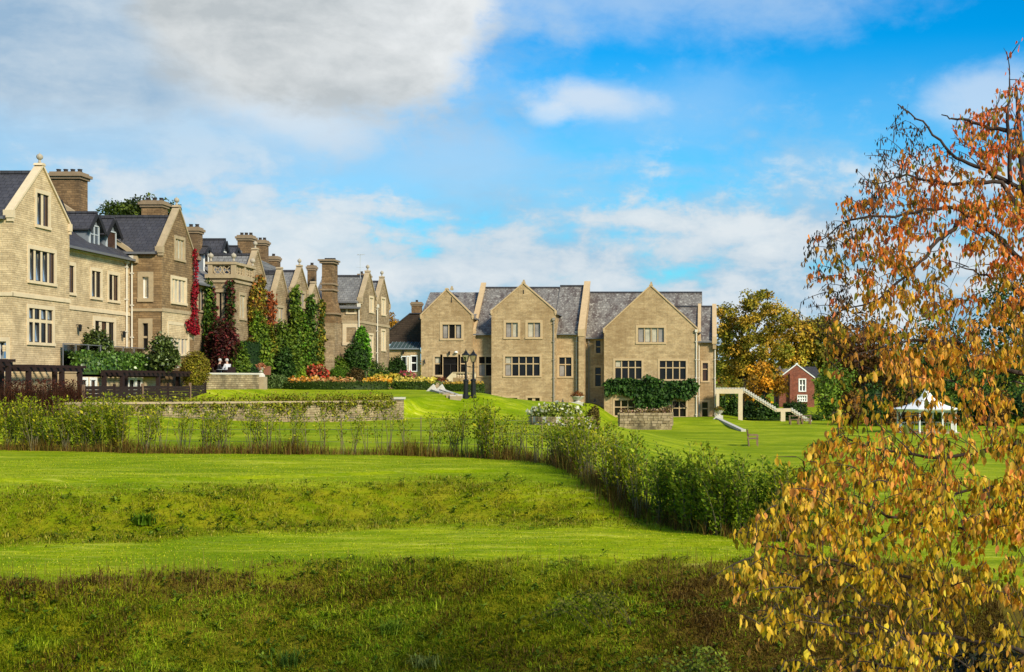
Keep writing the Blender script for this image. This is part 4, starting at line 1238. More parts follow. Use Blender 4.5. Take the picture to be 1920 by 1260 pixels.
def shrub(name, label, c, r, n, leaf, cols, cat='shrub', mat='leaf_dull', lumps=9, group=None, parts=True, core=.8, flowers=None, aspect=.6, ground=None):
    """A bush: lumpy leaf shell over short woody stems."""
    c = Vector(c); g = gz(c.x, c.y) if ground is None else ground; r = Vector(r)
    if c.z - r.z > g + .05 and ground != -99:               # let the bush reach down to the soil
        top = c.z + r.z; k_ = (top - g + .1) / (2 * r.z); r.z = (top - g + .1) / 2; c.z = (top + g - .1) / 2; n = int(n * min(k_, 1.8))
    t = thing(name, label, cat, (c.x, c.y, min(g, c.z - r.z)), group)
    smooth = lumps >= 14
    if not smooth: lumps = 17
    ld = rdir(lumps); lr = RNG.uniform(.35, .6, lumps) if smooth else RNG.uniform(.18, .48, lumps)
    LC = ld * (.55 if smooth else RNG.uniform(.45, .9, (lumps, 1))); LC[:, 2] *= .9
    p, d, ci = clump_leaves(LC, lr, n // lumps, 1.0)
    m2 = n // 2 if smooth else n // 3
    d2 = rdir(m2); p = np.concatenate([p, d2 * (.72 + .2 * RNG.random((m2, 1))) * (1 if smooth else RNG.uniform(.8, 1.15, (m2, 1)))]); d = np.concatenate([d, d2])
    V = p * np.array(r) + np.array(c)
    col = palette(cols, len(V), .28)
    N = unit(d + rdir(len(V)) * .55 + np.array([0, 0, .35])); D = unit(rdir(len(V)) + d * .4)
    foliage('foliage', V, D, N, leaf, col, mat, t, aspect)
    m = MB()
    for i in range(7):
        e = Vector(rdir(1)[0] * .8); e = Vector((e.x * r.x, e.y * r.y, abs(e.z) * r.z))
        m.tube([(c.x + e.x * .15, c.y + e.y * .15, t.location.z - .1), (c.x + e.x * .5, c.y + e.y * .5, c.z), c + e], [.05, .035, .012], 5)
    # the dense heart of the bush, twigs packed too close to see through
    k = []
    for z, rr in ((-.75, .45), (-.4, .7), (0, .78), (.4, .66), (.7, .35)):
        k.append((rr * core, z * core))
    for i in range(0): pass
    m.build('stems', M['bark'], t)
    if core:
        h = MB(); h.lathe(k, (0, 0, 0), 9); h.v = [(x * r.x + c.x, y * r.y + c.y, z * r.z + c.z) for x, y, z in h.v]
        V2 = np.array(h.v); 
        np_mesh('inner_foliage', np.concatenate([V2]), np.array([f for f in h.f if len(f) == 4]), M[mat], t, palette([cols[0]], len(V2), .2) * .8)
    if flowers:
        fc, nf, fs = flowers
        d = rdir(nf); d[:, 2] = np.abs(d[:, 2]); V = d * np.array(r) * 1.02 + np.array(c)
        foliage('flowers', V, rdir(nf), unit(d + rdir(nf) * .4), fs, palette(fc, nf, .15), 'leaf', t, .9)
    return t


def clipped_hedge(name, label, a, b, w, z0, z1, cols, n, leaf, cat='hedge', mat='leaf_dull', group=None, round_top=0.0):
    """A trimmed hedge between ground points a and b (x, y)."""
    a, b = Vector((a[0], a[1], 0)), Vector((b[0], b[1], 0)); d = b - a; L = d.length; d.normalize(); s = Vector((-d.y, d.x, 0))
    t = thing(name, label, cat, ((a.x + b.x) / 2, (a.y + b.y) / 2, z0))
    if group: t['group'] = group
    z0 = min(z0, z1 - .25); h = z1 - z0
    areas = np.array([L * h, L * h, L * w, w * h, w * h]); f = RNG.choice(5, n, p=areas / areas.sum())
    u, v = RNG.random(n), RNG.random(n)
    P = np.zeros((n, 3)); Nn = np.zeros((n, 3))
    A, D, SS = np.array(a), np.array(d), np.array(s)
    def put(i, along, across, z, nv):
        P[i] = A + D * along[:, None] * L + SS * across[:, None] * w; P[i, 2] = z0 + z * h; Nn[i] = nv
    i = f == 0; put(i, u[i], -.5 + 0 * u[i], v[i], -SS)
    i = f == 1; put(i, u[i], .5 + 0 * u[i], v[i], SS)
    i = f == 2; put(i, u[i], v[i] - .5, 1 + 0 * u[i], (0, 0, 1))
    i = f == 3; put(i, 0 * u[i], u[i] - .5, v[i], -D)
    i = f == 4; put(i, 1 + 0 * u[i], u[i] - .5, v[i], D)
    if round_top:
        k = np.clip((P[:, 2] - z0) / h, 0, 1) ** 3 * round_top
        cc = A + D * L / 2; P[:, :2] = P[:, :2] * (1 - k[:, None]) + cc[:2] * k[:, None]
    P += rdir(n) * leaf * .7 - Nn * leaf * .25
    foliage('foliage', P, rdir(n), unit(Nn + rdir(n) * .5), leaf, palette(cols, n, .25), mat, t, .7)
    m = MB(); e = leaf * .4
    q = [a - s * (w / 2 - e) + d * e, b - s * (w / 2 - e) - d * e, b + s * (w / 2 - e) - d * e, a + s * (w / 2 - e) + d * e]
    k = 1 - round_top * .8
    cen = (a + b) / 2
    top = [cen + (p - cen) * k for p in q]
    V = np.array([(p.x, p.y, z0 - .1) for p in q] + [(p.x, p.y, z1 - e) for p in top])
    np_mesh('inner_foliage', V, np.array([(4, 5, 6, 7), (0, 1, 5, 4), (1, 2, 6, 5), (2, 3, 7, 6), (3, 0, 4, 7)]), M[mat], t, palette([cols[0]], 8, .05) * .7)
    return t


def climber(name, label, pl, poly, n, leaf, cols, thick=.35, cat='climbing plant', group=None, mat='leaf_dull', stems=5, dens_edge=True, fixY=None):
    """Leaves hugging a wall inside an outline, over a few woody stems."""
    P = np.array(poly, float)
    q = px_inside(poly, n)
    # clumpy cover with thinner edges
    nz = vnoise(q[:, 0] * .09, q[:, 1] * .09, 1.0) * .5 + vnoise(q[:, 0] * .23, q[:, 1] * .21, 1.0) * .5
    keep = RNG.random(n) < np.clip(.75 + nz * .6, .2, 1); q = q[keep]; nz = nz[keep]; n = len(q)
    U = np.array([pl.u(x) for x in q[:, 0]]); Z = np.array([pl.z(x, y) for x, y in q])
    d = .04 + thick * (.25 + .75 * np.clip(nz + .5, 0, 1)) * RNG.random(n)
    if pl.ax == 'E': V = np.stack([pl.c + d, U, Z], 1); out = np.array([1, 0, 0])
    else: V = np.stack([U, pl.c - d, Z], 1); out = np.array([0, -1, 0])
    zmin = V[:, 2].min(); um = U.mean()
    b = pl.P(um, 0, 0)
    t = thing(name, label, cat, (b[0], b[1], zmin), group)
    foliage('foliage', V, unit(rdir(n) * .8 + np.array([0, 0, -.7])), unit(out * .9 + rdir(n) * .7 + np.array([0, 0, .3])), leaf, palette(cols, n, .28), mat, t, .8)
    m = MB()
    lo = np.argsort(Z)
    for i in range(stems):
        u0 = um + RNG.normal() * .15 * np.ptp(U); k = RNG.choice(lo[n // 2:])
        pts = [pl.P(u0 + (U[k] - u0) * s + RNG.normal() * .06, zmin + (Z[k] - zmin) * s, .06) for s in np.linspace(0, 1, 5)]
        m.tube(pts, [.04, .03, .025, .02, .01], 5)
    m.build('stems', M['bark'], t)
    return t


GREEN = ['4a6018', '5c721e', '3a5014', '6c8028']
DKGREEN = ['2a4214', '36521c', '20340f', '425e20']
IVY = ['4a6018', '5c701e', '344a12', '707c26']
OLIVE = ['6e6a18', '867a20', '565814', '968428']
AMBER = ['b4842a', 'a07a24', 'c89a30', '867622', 'aa7224']
BROWN = ['74501e', '5e441a', '8a6226', '4c3a16']
RED = ['a01424', 'c01c34', '7c1020', 'd42a44']
MAROON = ['40161a', '5a1c20', '30201a', '6a2a26']
RUST = ['7a4a1c', '94521c', '5e441a', '6a5a1c']

# ------------------------------------------------------------------ trees beyond the buildings
big_tree('broadleaf_tree', 'tall amber and olive tree beside the right end of the stone house', [(1346, 610), (1350, 575), (1368, 562), (1388, 566), (1396, 578), (1400, 556), (1418, 547), (1440, 552), (1446, 572), (1462, 566), (1476, 590), (1474, 620), (1486, 660), (1470, 700), (1440, 716), (1352, 722)], 152, 4.0, ['a87e24', '8c7a1c', 'b48c2c', '7c741a', '6a6c1a', '5c6218', '8a842a'], 190, (.45, .95), 110, .27, 1392, limbs=9)
big_tree('broadleaf_tree', 'golden yellow tree standing behind the tall amber tree', [(1462, 610), (1482, 588), (1512, 594), (1524, 640), (1512, 684), (1470, 690)], 184, 3.0, ['b4882a', 'a07c20', 'bc9430', '8a7c20', '76741c'], 60, (.8, 1.3), 95, .36, 1490)
big_tree('broadleaf_tree', 'dull olive tree right of the golden tree, above the brick house', [(1500, 650), (1512, 612), (1535, 602), (1566, 606), (1590, 622), (1600, 670), (1584, 720), (1510, 700)], 186, 4.0, ['6c6c1c', '7c7420', '565a18', '8a7c28'], 90, (.9, 1.6), 95, .42, 1545)
big_tree('broadleaf_tree', 'small orange leaved tree in front of the tall amber tree', [(1398, 720), (1405, 690), (1425, 678), (1448, 684), (1468, 706), (1470, 735), (1440, 760), (1400, 760)], 142, 2.2, ['a8741a', 'b07e20', '86681a', 'c08a22'], 34, (.55, .95), 90, .28, 1432, tr=.18)
big_tree('copper_beech', 'dark copper brown beech at the right edge of the lawn', [(1556, 700), (1562, 640), (1590, 600), (1640, 590), (1680, 620), (1690, 700), (1660, 780), (1570, 780)], 138, 4.0, BROWN + ['3a1e14', '52301a'], 70, (.9, 1.7), 100, .34, 1620)
big_tree('yew_tree', 'dark green yew behind the white gazebo, with a dense crown', [(1690, 640), (1740, 600), (1800, 620), (1830, 700), (1825, 790), (1700, 790)], 132, 4.0, DKGREEN + ['233416'], 75, (.9, 1.6), 105, .30, 1760)
big_tree('conifer_tree', 'black green conifer rising furthest right behind the autumn leaves', [(1830, 640), (1850, 560), (1890, 520), (1940, 540), (2010, 600), (2020, 790), (1840, 790)], 134, 4.5, DKGREEN + ['141f0c'], 85, (.9, 1.7), 105, .32, 1930)
big_tree('laurel_tree', 'bright green laurel beside the red brick house', [(1534, 735), (1542, 705), (1562, 690), (1590, 705), (1600, 760), (1580, 800), (1538, 800)], 128, 2.5, GREEN, 40, (.6, 1.1), 100, .26, 1560, tr=.16)
big_tree('cedar_tree', 'flat topped cedar showing above the old slate roof', [(196, 396), (215, 384), (250, 380), (300, 378), (320, 392), (312, 404), (240, 410), (205, 406)], 112, 3.0, ['2e3c12', '3c4a16', '222e0e', '4c5618'], 42, (.5, .9), 100, .22, 262, limbs=8)
big_tree('broadleaf_tree', 'small amber tree peeping over the dark cottage roof', [(727, 612), (731, 590), (738, 584), (745, 594), (744, 612)], 150, .8, ['a0741c', '8a621a', 'b4862a'], 9, (.35, .6), 80, .2, 736, tr=.12, limbs=3)

# a wood far off closes the view on both sides
def far_wood():
    n = 520
    X = np.concatenate([RNG.uniform(-260, 330, n)]); Y = RNG.uniform(215, 330, n)
    h = RNG.uniform(8, 13, n); keep = (X > -300)
    C = np.stack([X, Y, height(X, Y) + h * .45], 1)
    d = rdir(n * 60); ci = np.repeat(np.arange(n), 60)
    V = C[ci] + d * np.stack([h * .42, h * .42, h * .55], 1)[ci] * (.7 + .4 * RNG.random((n * 60, 1)))
    pc = palette(OLIVE + GREEN + BROWN + ['7a5c1a'], n, .2)
    V2, Q, c = leaves_arrays(V, rdir(len(V)), unit(d + rdir(len(V)) * .5), 1.3, 1.0, np.clip(pc[ci] * (1 + RNG.normal(size=(len(ci), 1)) * .2), .004, 1))
    tag(np_mesh('distant_wood', V2, Q, M['leaf_dull'], None, c), 'mixed autumn wood closing the view behind the gardens', None, None, 'stuff')
far_wood()

def evergreen_bank():
    """Dark evergreen shrubs one behind another under the trees: each its own bush."""
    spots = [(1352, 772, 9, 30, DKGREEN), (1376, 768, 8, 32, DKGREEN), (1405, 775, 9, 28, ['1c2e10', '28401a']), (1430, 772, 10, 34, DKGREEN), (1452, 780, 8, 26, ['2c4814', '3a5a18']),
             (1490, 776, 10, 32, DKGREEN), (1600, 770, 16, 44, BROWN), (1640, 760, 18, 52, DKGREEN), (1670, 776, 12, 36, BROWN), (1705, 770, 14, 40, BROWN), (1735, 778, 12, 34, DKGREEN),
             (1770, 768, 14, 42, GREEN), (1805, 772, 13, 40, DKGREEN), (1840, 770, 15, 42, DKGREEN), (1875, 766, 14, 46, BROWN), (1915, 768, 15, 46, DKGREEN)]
    names = ['low dark evergreen shrub beside the first stair pillar', 'rounded evergreen shrub under the stone landing', 'dark shrub behind the landing pillar', 'broad dark evergreen below the upper stair flight', 'lighter green bush left of the lower stair pillar',
             'dark evergreen behind the wooden garden tables', 'brown leaved shrub left of the gazebo at the lawn edge', 'tall dark evergreen left of the gazebo', 'bronze shrub just left of the gazebo', 'bronze shrub behind the gazebo columns', 'dark evergreen behind the gazebo columns',
             'fresh green laurel bush seen above the gazebo eaves', 'dark evergreen right of the gazebo roof', 'dark evergreen second right of the gazebo', 'brown leaved shrub at the right lawn edge', 'dark evergreen at the far right lawn edge']
    for (px, py, rx, ry, cols), lab in zip(spots, names):
        Y = 137 if px < 1560 else 114 + RNG.uniform(-3, 4)
        c = pt(px, py, Y); k = Y / F
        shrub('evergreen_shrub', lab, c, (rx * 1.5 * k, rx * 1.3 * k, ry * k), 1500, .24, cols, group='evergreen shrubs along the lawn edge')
evergreen_bank()

# ------------------------------------------------------------------ climbers on the walls
climber('red_creeper', 'bright crimson creeper hanging down the corner of the old gabled wing', Pl('E', -30.7), [(361, 470), (364, 464), (367.5, 480), (368, 520), (370, 545), (366, 570), (369, 592), (371, 624), (362, 628), (350, 619), (346, 604), (355, 594), (360, 580), (357.5, 545), (362, 520)], 2500, .11, ['8c1020', 'a81828', '6a0c18', '74141c'], .14, stems=8)
climber('ivy', 'dark green ivy filling the corner left of the balcony bay', Pl('E', -31.7), [(384, 520), (392, 530), (398, 560), (398, 660), (380, 660), (378, 600)], 1500, .2, DKGREEN + IVY, .4)
climber('creeper', 'dark bronze creeper covering the front of the balcony bay', Pl('S', 81.25), [(393, 535), (404, 540), (408, 600), (426, 600), (428, 525), (440, 522), (441, 660), (395, 665)], 2600, .18, MAROON + DKGREEN, .35)
climber('creeper', 'rust coloured creeper climbing the corner past the balcony parapet', Pl('E', -30.1), [(462, 560), (468, 535), (478, 512), (490, 520), (495, 548), (492, 600), (486, 640), (468, 640), (464, 600)], 2600, .17, RUST + OLIVE, .4)
climber('creeper', 'orange red creeper on the wall between two small gables', Pl('E', -30.3), [(500, 545), (515, 548), (516, 606), (512, 630), (501, 625)], 900, .16, ['8a4420', '9c5024', '6e3a1a'], .2)
climber('ivy', 'bright green ivy column beside the third small gable', Pl('E', -29.9), [(541, 545), (552, 532), (560, 545), (558, 585), (562, 640), (540, 640), (543, 590)], 2200, .2, IVY, .5)
climber('ivy', 'green ivy column between the third and fourth small gables', Pl('E', -29.9), [(573, 555), (582, 550), (586, 600), (588, 660), (572, 660)], 1700, .2, IVY + DKGREEN, .45)
climber('ivy', 'dark ivy strip left of the tall chimney stack', Pl('E', -29.9), [(596, 560), (605, 566), (610, 640), (606, 680), (596, 672)], 1200, .2, DKGREEN + OLIVE, .4)
climber('wisteria', 'broad dark green climber trained across the third gable of the stone house', Pl('S', 125.9), [(1132, 716), (1145, 709), (1180, 708), (1205, 712), (1213, 700), (1222, 706), (1250, 714), (1285, 712), (1300, 708), (1309, 722), (1305, 738), (1285, 748), (1262, 742), (1252, 764), (1196, 766), (1188, 742), (1160, 738), (1136, 740)], 5200, .26, DKGREEN + ['24401a', '3a5a1e'], .7, stems=9)
climber('ivy', 'bright green ivy growing up the end wing left of its white pipe', Pl('S', 100.9), [(669, 625), (676, 612), (684, 610), (692, 630), (698, 668), (690, 690), (664, 680), (668, 650)], 2200, .18, ['4a7a18', '5c8a1e', '3a6014'], .5)

# ------------------------------------------------------------------ shrubs in front of the row
def place(px, py, Y): return pt(px, py, Y)
k = 70 / F
def shr(name, lab, px, py, Y, rx, ry, n, leaf, cols, ryd=None, **kw):
    s = Y / F
    return shrub(name, lab, pt(px, py, Y), (rx * s, (ryd or rx * .8) * s, ry * s), n, leaf, cols, **kw)
shr('magnolia_bush', 'large glossy bush in front of the french windows of the dormer wing', 180, 638, 67, 31, 26, 1900, .17, ['3c4a18', '50602a', '2c3810', '66763a'], mat='leaf_gloss', core=.6, ground=.5)
shr('magnolia_bush', 'tall glossy bush by the side door of the old brown wing', 305, 655, 69.5, 27, 34, 2200, .17, ['3c4a18', '50602a', '2c3810', '6e7c40'], mat='leaf_gloss', core=.6, ground=.4)
shr('clipped_shrub', 'big domed hedge with a yellow left side and brown right side', 366, 679, 73, 30, 25, 3800, .09, ['8c8a20', '6e5a24', '9a8e24', '7a6228', '5a5a18'], ryd=18, lumps=16, core=.92)
shr('climbing_rose', 'maroon leaved shrub below the balcony bay', 424, 622, 79, 26, 26, 2200, .18, MAROON + ['4a1c20', '3a2a1c', '4c3a20'])
shr('bay_tree', 'leafy green shrub right of the dark box hedge', 448, 664, 79, 20, 24, 1800, .18, GREEN)
shr('camellia_bush', 'tall yellow green shrub below the rust creeper', 484, 622, 84, 22, 44, 2800, .2, IVY + ['6c8a20', '7c9024'])
shr('camellia_bush', 'wide mid green shrub against the small gabled wing', 524, 646, 88, 26, 44, 3000, .2, GREEN + IVY)
shr('camellia_bush', 'conical bright green shrub left of the ivy column', 556, 632, 92, 24, 56, 3600, .2, IVY + ['58861c'])
shr('camellia_bush', 'dark rounded shrub in front of the small gabled wing', 532, 672, 86, 20, 22, 1500, .18, DKGREEN)
shr('camellia_bush', 'upright olive shrub left of the tall chimney stack', 594, 655, 97, 14, 40, 2000, .18, OLIVE + IVY)
shr('holly_bush', 'black green holly below the tall sash window of the end wing', 667, 660, 99.5, 25, 24, 2200, .18, DKGREEN)
shr('laurel_bush', 'low spreading laurel along the foot of the end wing', 690, 688, 104, 42, 12, 2200, .17, DKGREEN + GREEN)
shr('holly_bush', 'round dark green bush beside the glazed lean to', 742, 684, 110, 20, 17, 1800, .17, ['263a14', '35501c', '1e3010'])
shr('topiary_ball', 'smooth clipped box dome behind the flower border', 633, 699, 90, 22, 13, 2600, .08, ['4c6a14', '5c7a1a', '3a5410'], cat='topiary', lumps=14, core=.93)
shr('hydrangea', 'red flowering bush left of the clipped box dome', 594, 700, 89, 21, 15, 1500, .12, ['5a3a1c', '4a4a18', '6e2a1e'], flowers=(['b02a20', 'c85a3a', 'a81c1c', 'd09068'], 260, .16))
shr('hydrangea', 'bronze bush right of the clipped box dome', 668, 702, 90, 16, 11, 1100, .12, ['4a3a1c', '5c4a22', '3a3214'])
shr('hydrangea', 'pink flowering bush near the terrace door', 762, 704, 104, 22, 7, 1000, .13, ['4c5a1e', '5a4a24'], flowers=(['b85060', 'c86a70', 'a03848'], 180, .16))
shr('sedum_clump', 'pale yellow mound of leaves beside the stone urn', 442, 697, 80, 13, 9, 700, .1, ['98a040', 'a8ac54', '7c8a30'])
shr('lavender_bush', 'grey green mound at the left end of the flower border', 512, 712, 83.5, 22, 11, 1500, .1, ['5c7038', '6a7c44', '485c2a'])
shr('cypress_bush', 'small yellow green conifer in the flower border', 566, 702, 87, 8, 11, 800, .1, ['7a9420', '8aa02a'])
for px, py, Y, rx, ry, cols, lab in ((500, 640, 86.5, 20, 40, IVY + OLIVE, 'ragged olive shrub between the rust creeper and the small gables'), (542, 668, 89, 22, 30, GREEN, 'loose green shrub filling in left of the ivy columns'), (574, 668, 93, 20, 36, IVY + DKGREEN, 'dark green shrub at the foot of the fourth gable'),
                                   (468, 660, 82, 18, 30, MAROON + OLIVE, 'bronze shrub beside the maroon bush'), (398, 636, 79.6, 14, 26, MAROON + DKGREEN, 'dark maroon shrub left of the balcony bay'), (640, 684, 99, 20, 12, GREEN, 'low green shrub at the base of the tall chimney')):
    shr('border_shrub', lab, px, py, Y, rx, ry, 1900, .18, cols)
clipped_hedge('box_hedge', 'tall dark clipped hedge behind the seated couple', (-30.4, 79.7), (-28.3, 80.5), 1.2, -.4, pt(400, 642, 80).z, ['1c3410', '2a4a16', '16290c', '3a5c1a'], 3800, .10)
clipped_hedge('terrace_hedge', 'glossy green hedge along the edge of the hotel terrace', (-30.9, 62.6), (-30.85, 71.0), .6, .5, 1.45, ['4a6a1c', '5c7c28', '38541a', '78904a'], 3600, .15, mat='leaf_gloss')
# flower border: clipped box edging with a strip of blooms behind it
for lab, x0, x1, y0, y1, Ya, fl in (('low clipped box edging in front of the orange and yellow border', 528, 725, 717, 731, 84, None), ('short box edging right of the gap in the border', 740, 802, 718, 731, 85.5, None), ('box edging behind the twin black lamp posts', 826, 906, 722, 734, 100, None)):
    a, b = pt(x0, y1, Ya), pt(x1, y1, Ya)
    clipped_hedge('box_edging', lab, (a.x, a.y), (b.x, b.y), 1.0, gz((a.x + b.x) / 2, Ya) - .05, pt(x0, y0, Ya).z + .02, ['33450e', '42561a', '28380c', '4c601a'], 2600, .09, group='clipped box edgings')
def blooms(label, x0, x1, py, Y, cols, n, h=6):
    s = Y / F
    q = np.stack([RNG.uniform(x0, x1, n), py - np.abs(RNG.normal(size=n)) * h * .5], 1)
    bump_ = vnoise(q[:, 0] * .2, q[:, 0] * 0, 1.0) * 2.2; q[:, 1] += bump_
    V = np.stack([(q[:, 0] - XV) * s, Y + RNG.uniform(0, 1.4, n), (YV - q[:, 1]) * s], 1)
    t = thing('flower_bed', label, 'flower bed', ((x0 + x1) / 2 * s - XV * s, Y, gz(((x0 + x1) / 2 - XV) * s, Y)), 'flower beds of the border')
    foliage('blooms', V, rdir(n), unit(rdir(n) * .6 + np.array([0, -.6, .8])), .15, palette(cols, n, .2), 'leaf', t, .9)
    foliage('leaves', V + np.array([0, .25, -.16]) + RNG.normal(size=V.shape) * .12, rdir(n), rdir(n), .17, palette(['5a6a1c', '46581a'], n, .2), 'leaf_dull', t, .6)
blooms('orange flowers behind the left end of the box edging', 540, 592, 716, 84.6, ['d89a30', 'c8802c', 'd8b070'], 800)
blooms('peach flowers behind the middle of the box edging', 592, 655, 716, 84.6, ['c8945c', 'd0a870', 'b87c3c'], 800)
blooms('bright yellow flowers behind the right end of the box edging', 680, 728, 716, 84.6, ['e0a828', 'd89420', 'e8c060'], 800)
blooms('pale yellow flowers near the terrace steps', 738, 808, 717, 86.1, ['d0b848', 'c8b84c', 'dcc870'], 900, 7)
blooms('yellow flowers behind the twin lamp posts', 828, 902, 722, 100.7, ['c8a040', 'd0a848', 'a88a38'], 800, 5)
blooms('low golden flowers between the domed box and the terrace', 700, 745, 707, 100.5, ['c8b040', 'b8a038'], 500, 4)
# ------------------------------------------------------------------ terraces, walls and garden furniture
def gpt(px, Y, dz=0.0):
    X = (px - XV) / F * Y
    return Vector((X, Y, gz(X, Y) + dz))


def stone_wall(name, label, path, zt, thick=.4, mat='rubble', cap='dress_old', cat='garden wall', capo=.06):
    """A free-standing wall along ground points (x, y); zt gives the top at each point."""
    t = thing(name, label, cat, (path[0][0], path[0][1], gz(*path[0])))
    m, c = MB(), MB()
    for i in range(len(path) - 1):
        a, b = Vector(path[i] + (0,)), Vector(path[i + 1] + (0,)); d = (b - a).normalized(); s = Vector((-d.y, d.x, 0)) * thick / 2
        za, zb = zt[i], zt[i + 1]; ga, gb = gz(a.x, a.y) - 1.0, gz(b.x, b.y) - 1.0
        P = [(a - s, ga), (b - s, gb), (b + s, gb), (a + s, ga)]
        m.add([(p.x, p.y, z) for p, z in P] + [(a.x - s.x, a.y - s.y, za), (b.x - s.x, b.y - s.y, zb), (b.x + s.x, b.y + s.y, zb), (a.x + s.x, a.y + s.y, za)],
              [(3, 2, 1, 0), (4, 5, 6, 7), (0, 1, 5, 4), (1, 2, 6, 5), (2, 3, 7, 6), (3, 0, 4, 7)])
        if cap: c.bar((a.x, a.y, za + .05), (b.x, b.y, zb + .05), thick + capo * 2, .1)
    m.build('wall_body', M[mat], t)
    if cap: c.build('wall_coping', M[cap], t)
    return t


# retaining wall below the upper lawn
w = [(-44, 57.0), (-28, 57.0), (-22.9, 64.4), (-17.75, 71.9)]
stone_wall('retaining_wall', 'long pale stone retaining wall between the two lawns', w, [-.98, -.98, -1.05, -1.12], .45, 'rubble', 'dress_old')
# its rounded end pier
t = thing('wall_pier', 'white capped pier at the right end of the retaining wall', 'pier', (-17.6, 72.2, gz(-17.6, 72)))
m = MB(); m.box(-17.9, -17.3, 71.85, 72.5, -2.9, -.95); m.build('shaft', M['rubble'], t); m = MB(); m.box(-17.98, -17.22, 71.77, 72.58, -.95, -.83); m.build('cap', M['stone_white'], t)
# plants spilling over the retaining wall
for i, (f0, f1, lab) in enumerate(((.01, .18, 'trailing plant over the left end of the retaining wall'), (.20, .42, 'broad trailing plant over the retaining wall below the low mossy wall'), (.44, .62, 'trailing plant over the middle of the retaining wall'), (.64, .82, 'trailing plant over the right half of the retaining wall'), (.84, .99, 'yellow green trailing plant beside the right end pier'))):
    n = 1700; f_ = RNG.uniform(f0, f1, n); x = np.interp(f_, [0, .4, 1], [-28, -22.9, -17.8]); y = np.interp(f_, [0, .4, 1], [57, 64.4, 71.9])
    u = (f_ - f0) / (f1 - f0); dr = np.abs(RNG.normal(size=n)) * .42 * np.sin(np.pi * u) ** .5 * (1 + .7 * np.sin(u * 23 + i))
    up = RNG.random(n) < .45
    z = np.where(up, -.98 + np.abs(RNG.normal(size=n)) * .2, -1.0 - dr)
    t = thing('trailing_plant', lab, 'plant', (float(x.mean()), float(y.mean()), -1.0), 'plants spilling over the retaining wall')
    foliage('foliage', np.stack([x + RNG.normal(size=n) * .1 + np.where(up, 0, .2), y - np.where(up, 0, .24) + RNG.normal(size=n) * .08, z], 1), unit(rdir(n) + np.array([0, 0, -.8])), unit(rdir(n) + np.array([.3, -.7, .4])), .11, palette(['7c7c1c', '8c8a24', '5c6a14', '6a5c1c'], n, .25), 'leaf_dull', t, .7)

# low wall in front of the seated couple, with the urn on its end pier
a, b = (pt(368, 721, 73.2)), (pt(481, 722, 78.5))
stone_wall('garden_wall', 'low mossy stone wall with a pale coping in front of the seated couple', [(a.x, a.y), (b.x, b.y)], [pt(368, 702, 73.2).z, pt(481, 702.5, 78.5).z], .35, 'rubble', 'stone_white')
pp = pt(489, 722, 78.9); s = 78.9 / F
t = thing('wall_pier', 'pale scrolled pier ending the low wall by the couple', 'pier', (pp.x, pp.y, pp.z - .2))
m = MB(); z0, z1 = pp.z - .3, pt(0, 697, 78.9).z
m.box(pp.x - 9 * s, pp.x + 9 * s, pp.y - .3, pp.y + .3, z0, z0 + (z1 - z0) * .72); m.build('shaft', M['dress_old'], t)
m = MB(); m.lathe([(8 * s, 0), (7.6 * s, .12), (5 * s, .2), (4.5 * s, .25)], (pp.x, pp.y, z0 + (z1 - z0) * .72), 12); m.build('cap', M['stone_white'], t)


def urn(label, px, ybase, ytop, Y, cols, plant=None, w=9, name='flower_urn', group='flower urns and bowls on the terraces', pedestal=0.0, mat='stone_white', plw=1.0):
    s = Y / F; p = pt(px, ybase, Y); h = (ybase - ytop) * s; r = w * s
    t = thing(name, label, 'planter', (p.x, p.y, p.z), group)
    if pedestal:
        m = MB(); ph = pedestal * s; m.box(p.x - r * .85, p.x + r * .85, p.y - r * .85, p.y + r * .85, p.z - .4, p.z + ph); m.build('pedestal', M[mat], t)
        p = p + Vector((0, 0, ph)); h -= ph
    m = MB(); hb = h * .55
    m.lathe([(r * .5, 0), (r * .52, hb * .1), (r * .25, hb * .2), (r * .3, hb * .3), (r * .75, hb * .55), (r * .95, hb * .9), (r * 1.05, hb), (r * .9, hb), (r * .8, hb * .9)], tuple(p), 14)
    m.build('bowl', M[mat], t, True)
    n = 420; d = rdir(n); d[:, 2] = np.abs(d[:, 2])
    V = d * np.array([r * 1.15 * plw, r * 1.1 * plw, h * .5]) * (.5 + .55 * RNG.random((n, 1))) + np.array([p.x, p.y, p.z + hb * .95])
    foliage('plant', V, rdir(n), unit(d + rdir(n) * .5), .11, palette(cols, n, .2), 'leaf_dull', t, .7)
    return t


FL = ['6a2e1e', '7c3a22', '4a3a18', '8a4a2a', '3a3412']
urn('pale urn with rusty flowers on the pier by the couple', 489, 697, 683, 78.9, ['a86a4a', '8a4a30', 'c08a60'], w=7)
urn('left one of two white bowls of dark red flowers by the box edging', 812, 722, 707, 105.5, FL, w=9, plw=1.25)
urn('right one of two white bowls of dark red flowers by the box edging', 828, 722, 708, 105.2, FL, w=9, plw=1.25)
urn('bowl of brown red flowers on a tall white pedestal below the stone house', 1083, 765, 734, 112, ['7a3818', '8c4a20', '5a3414', '6a5a1e'], w=12, pedestal=11)
urn('stone bowl with clipped brown green plant at the head of the right steps', 1348, 783, 762, 119, ['6a6a1c', '7a5a20', '50561a'], w=9, pedestal=4)
urn('flat white bowl of pink flowers in front of the conical green shrub', 537, 704, 695, 90, ['c88a70', 'd0a488', '8a7a40'], w=8)
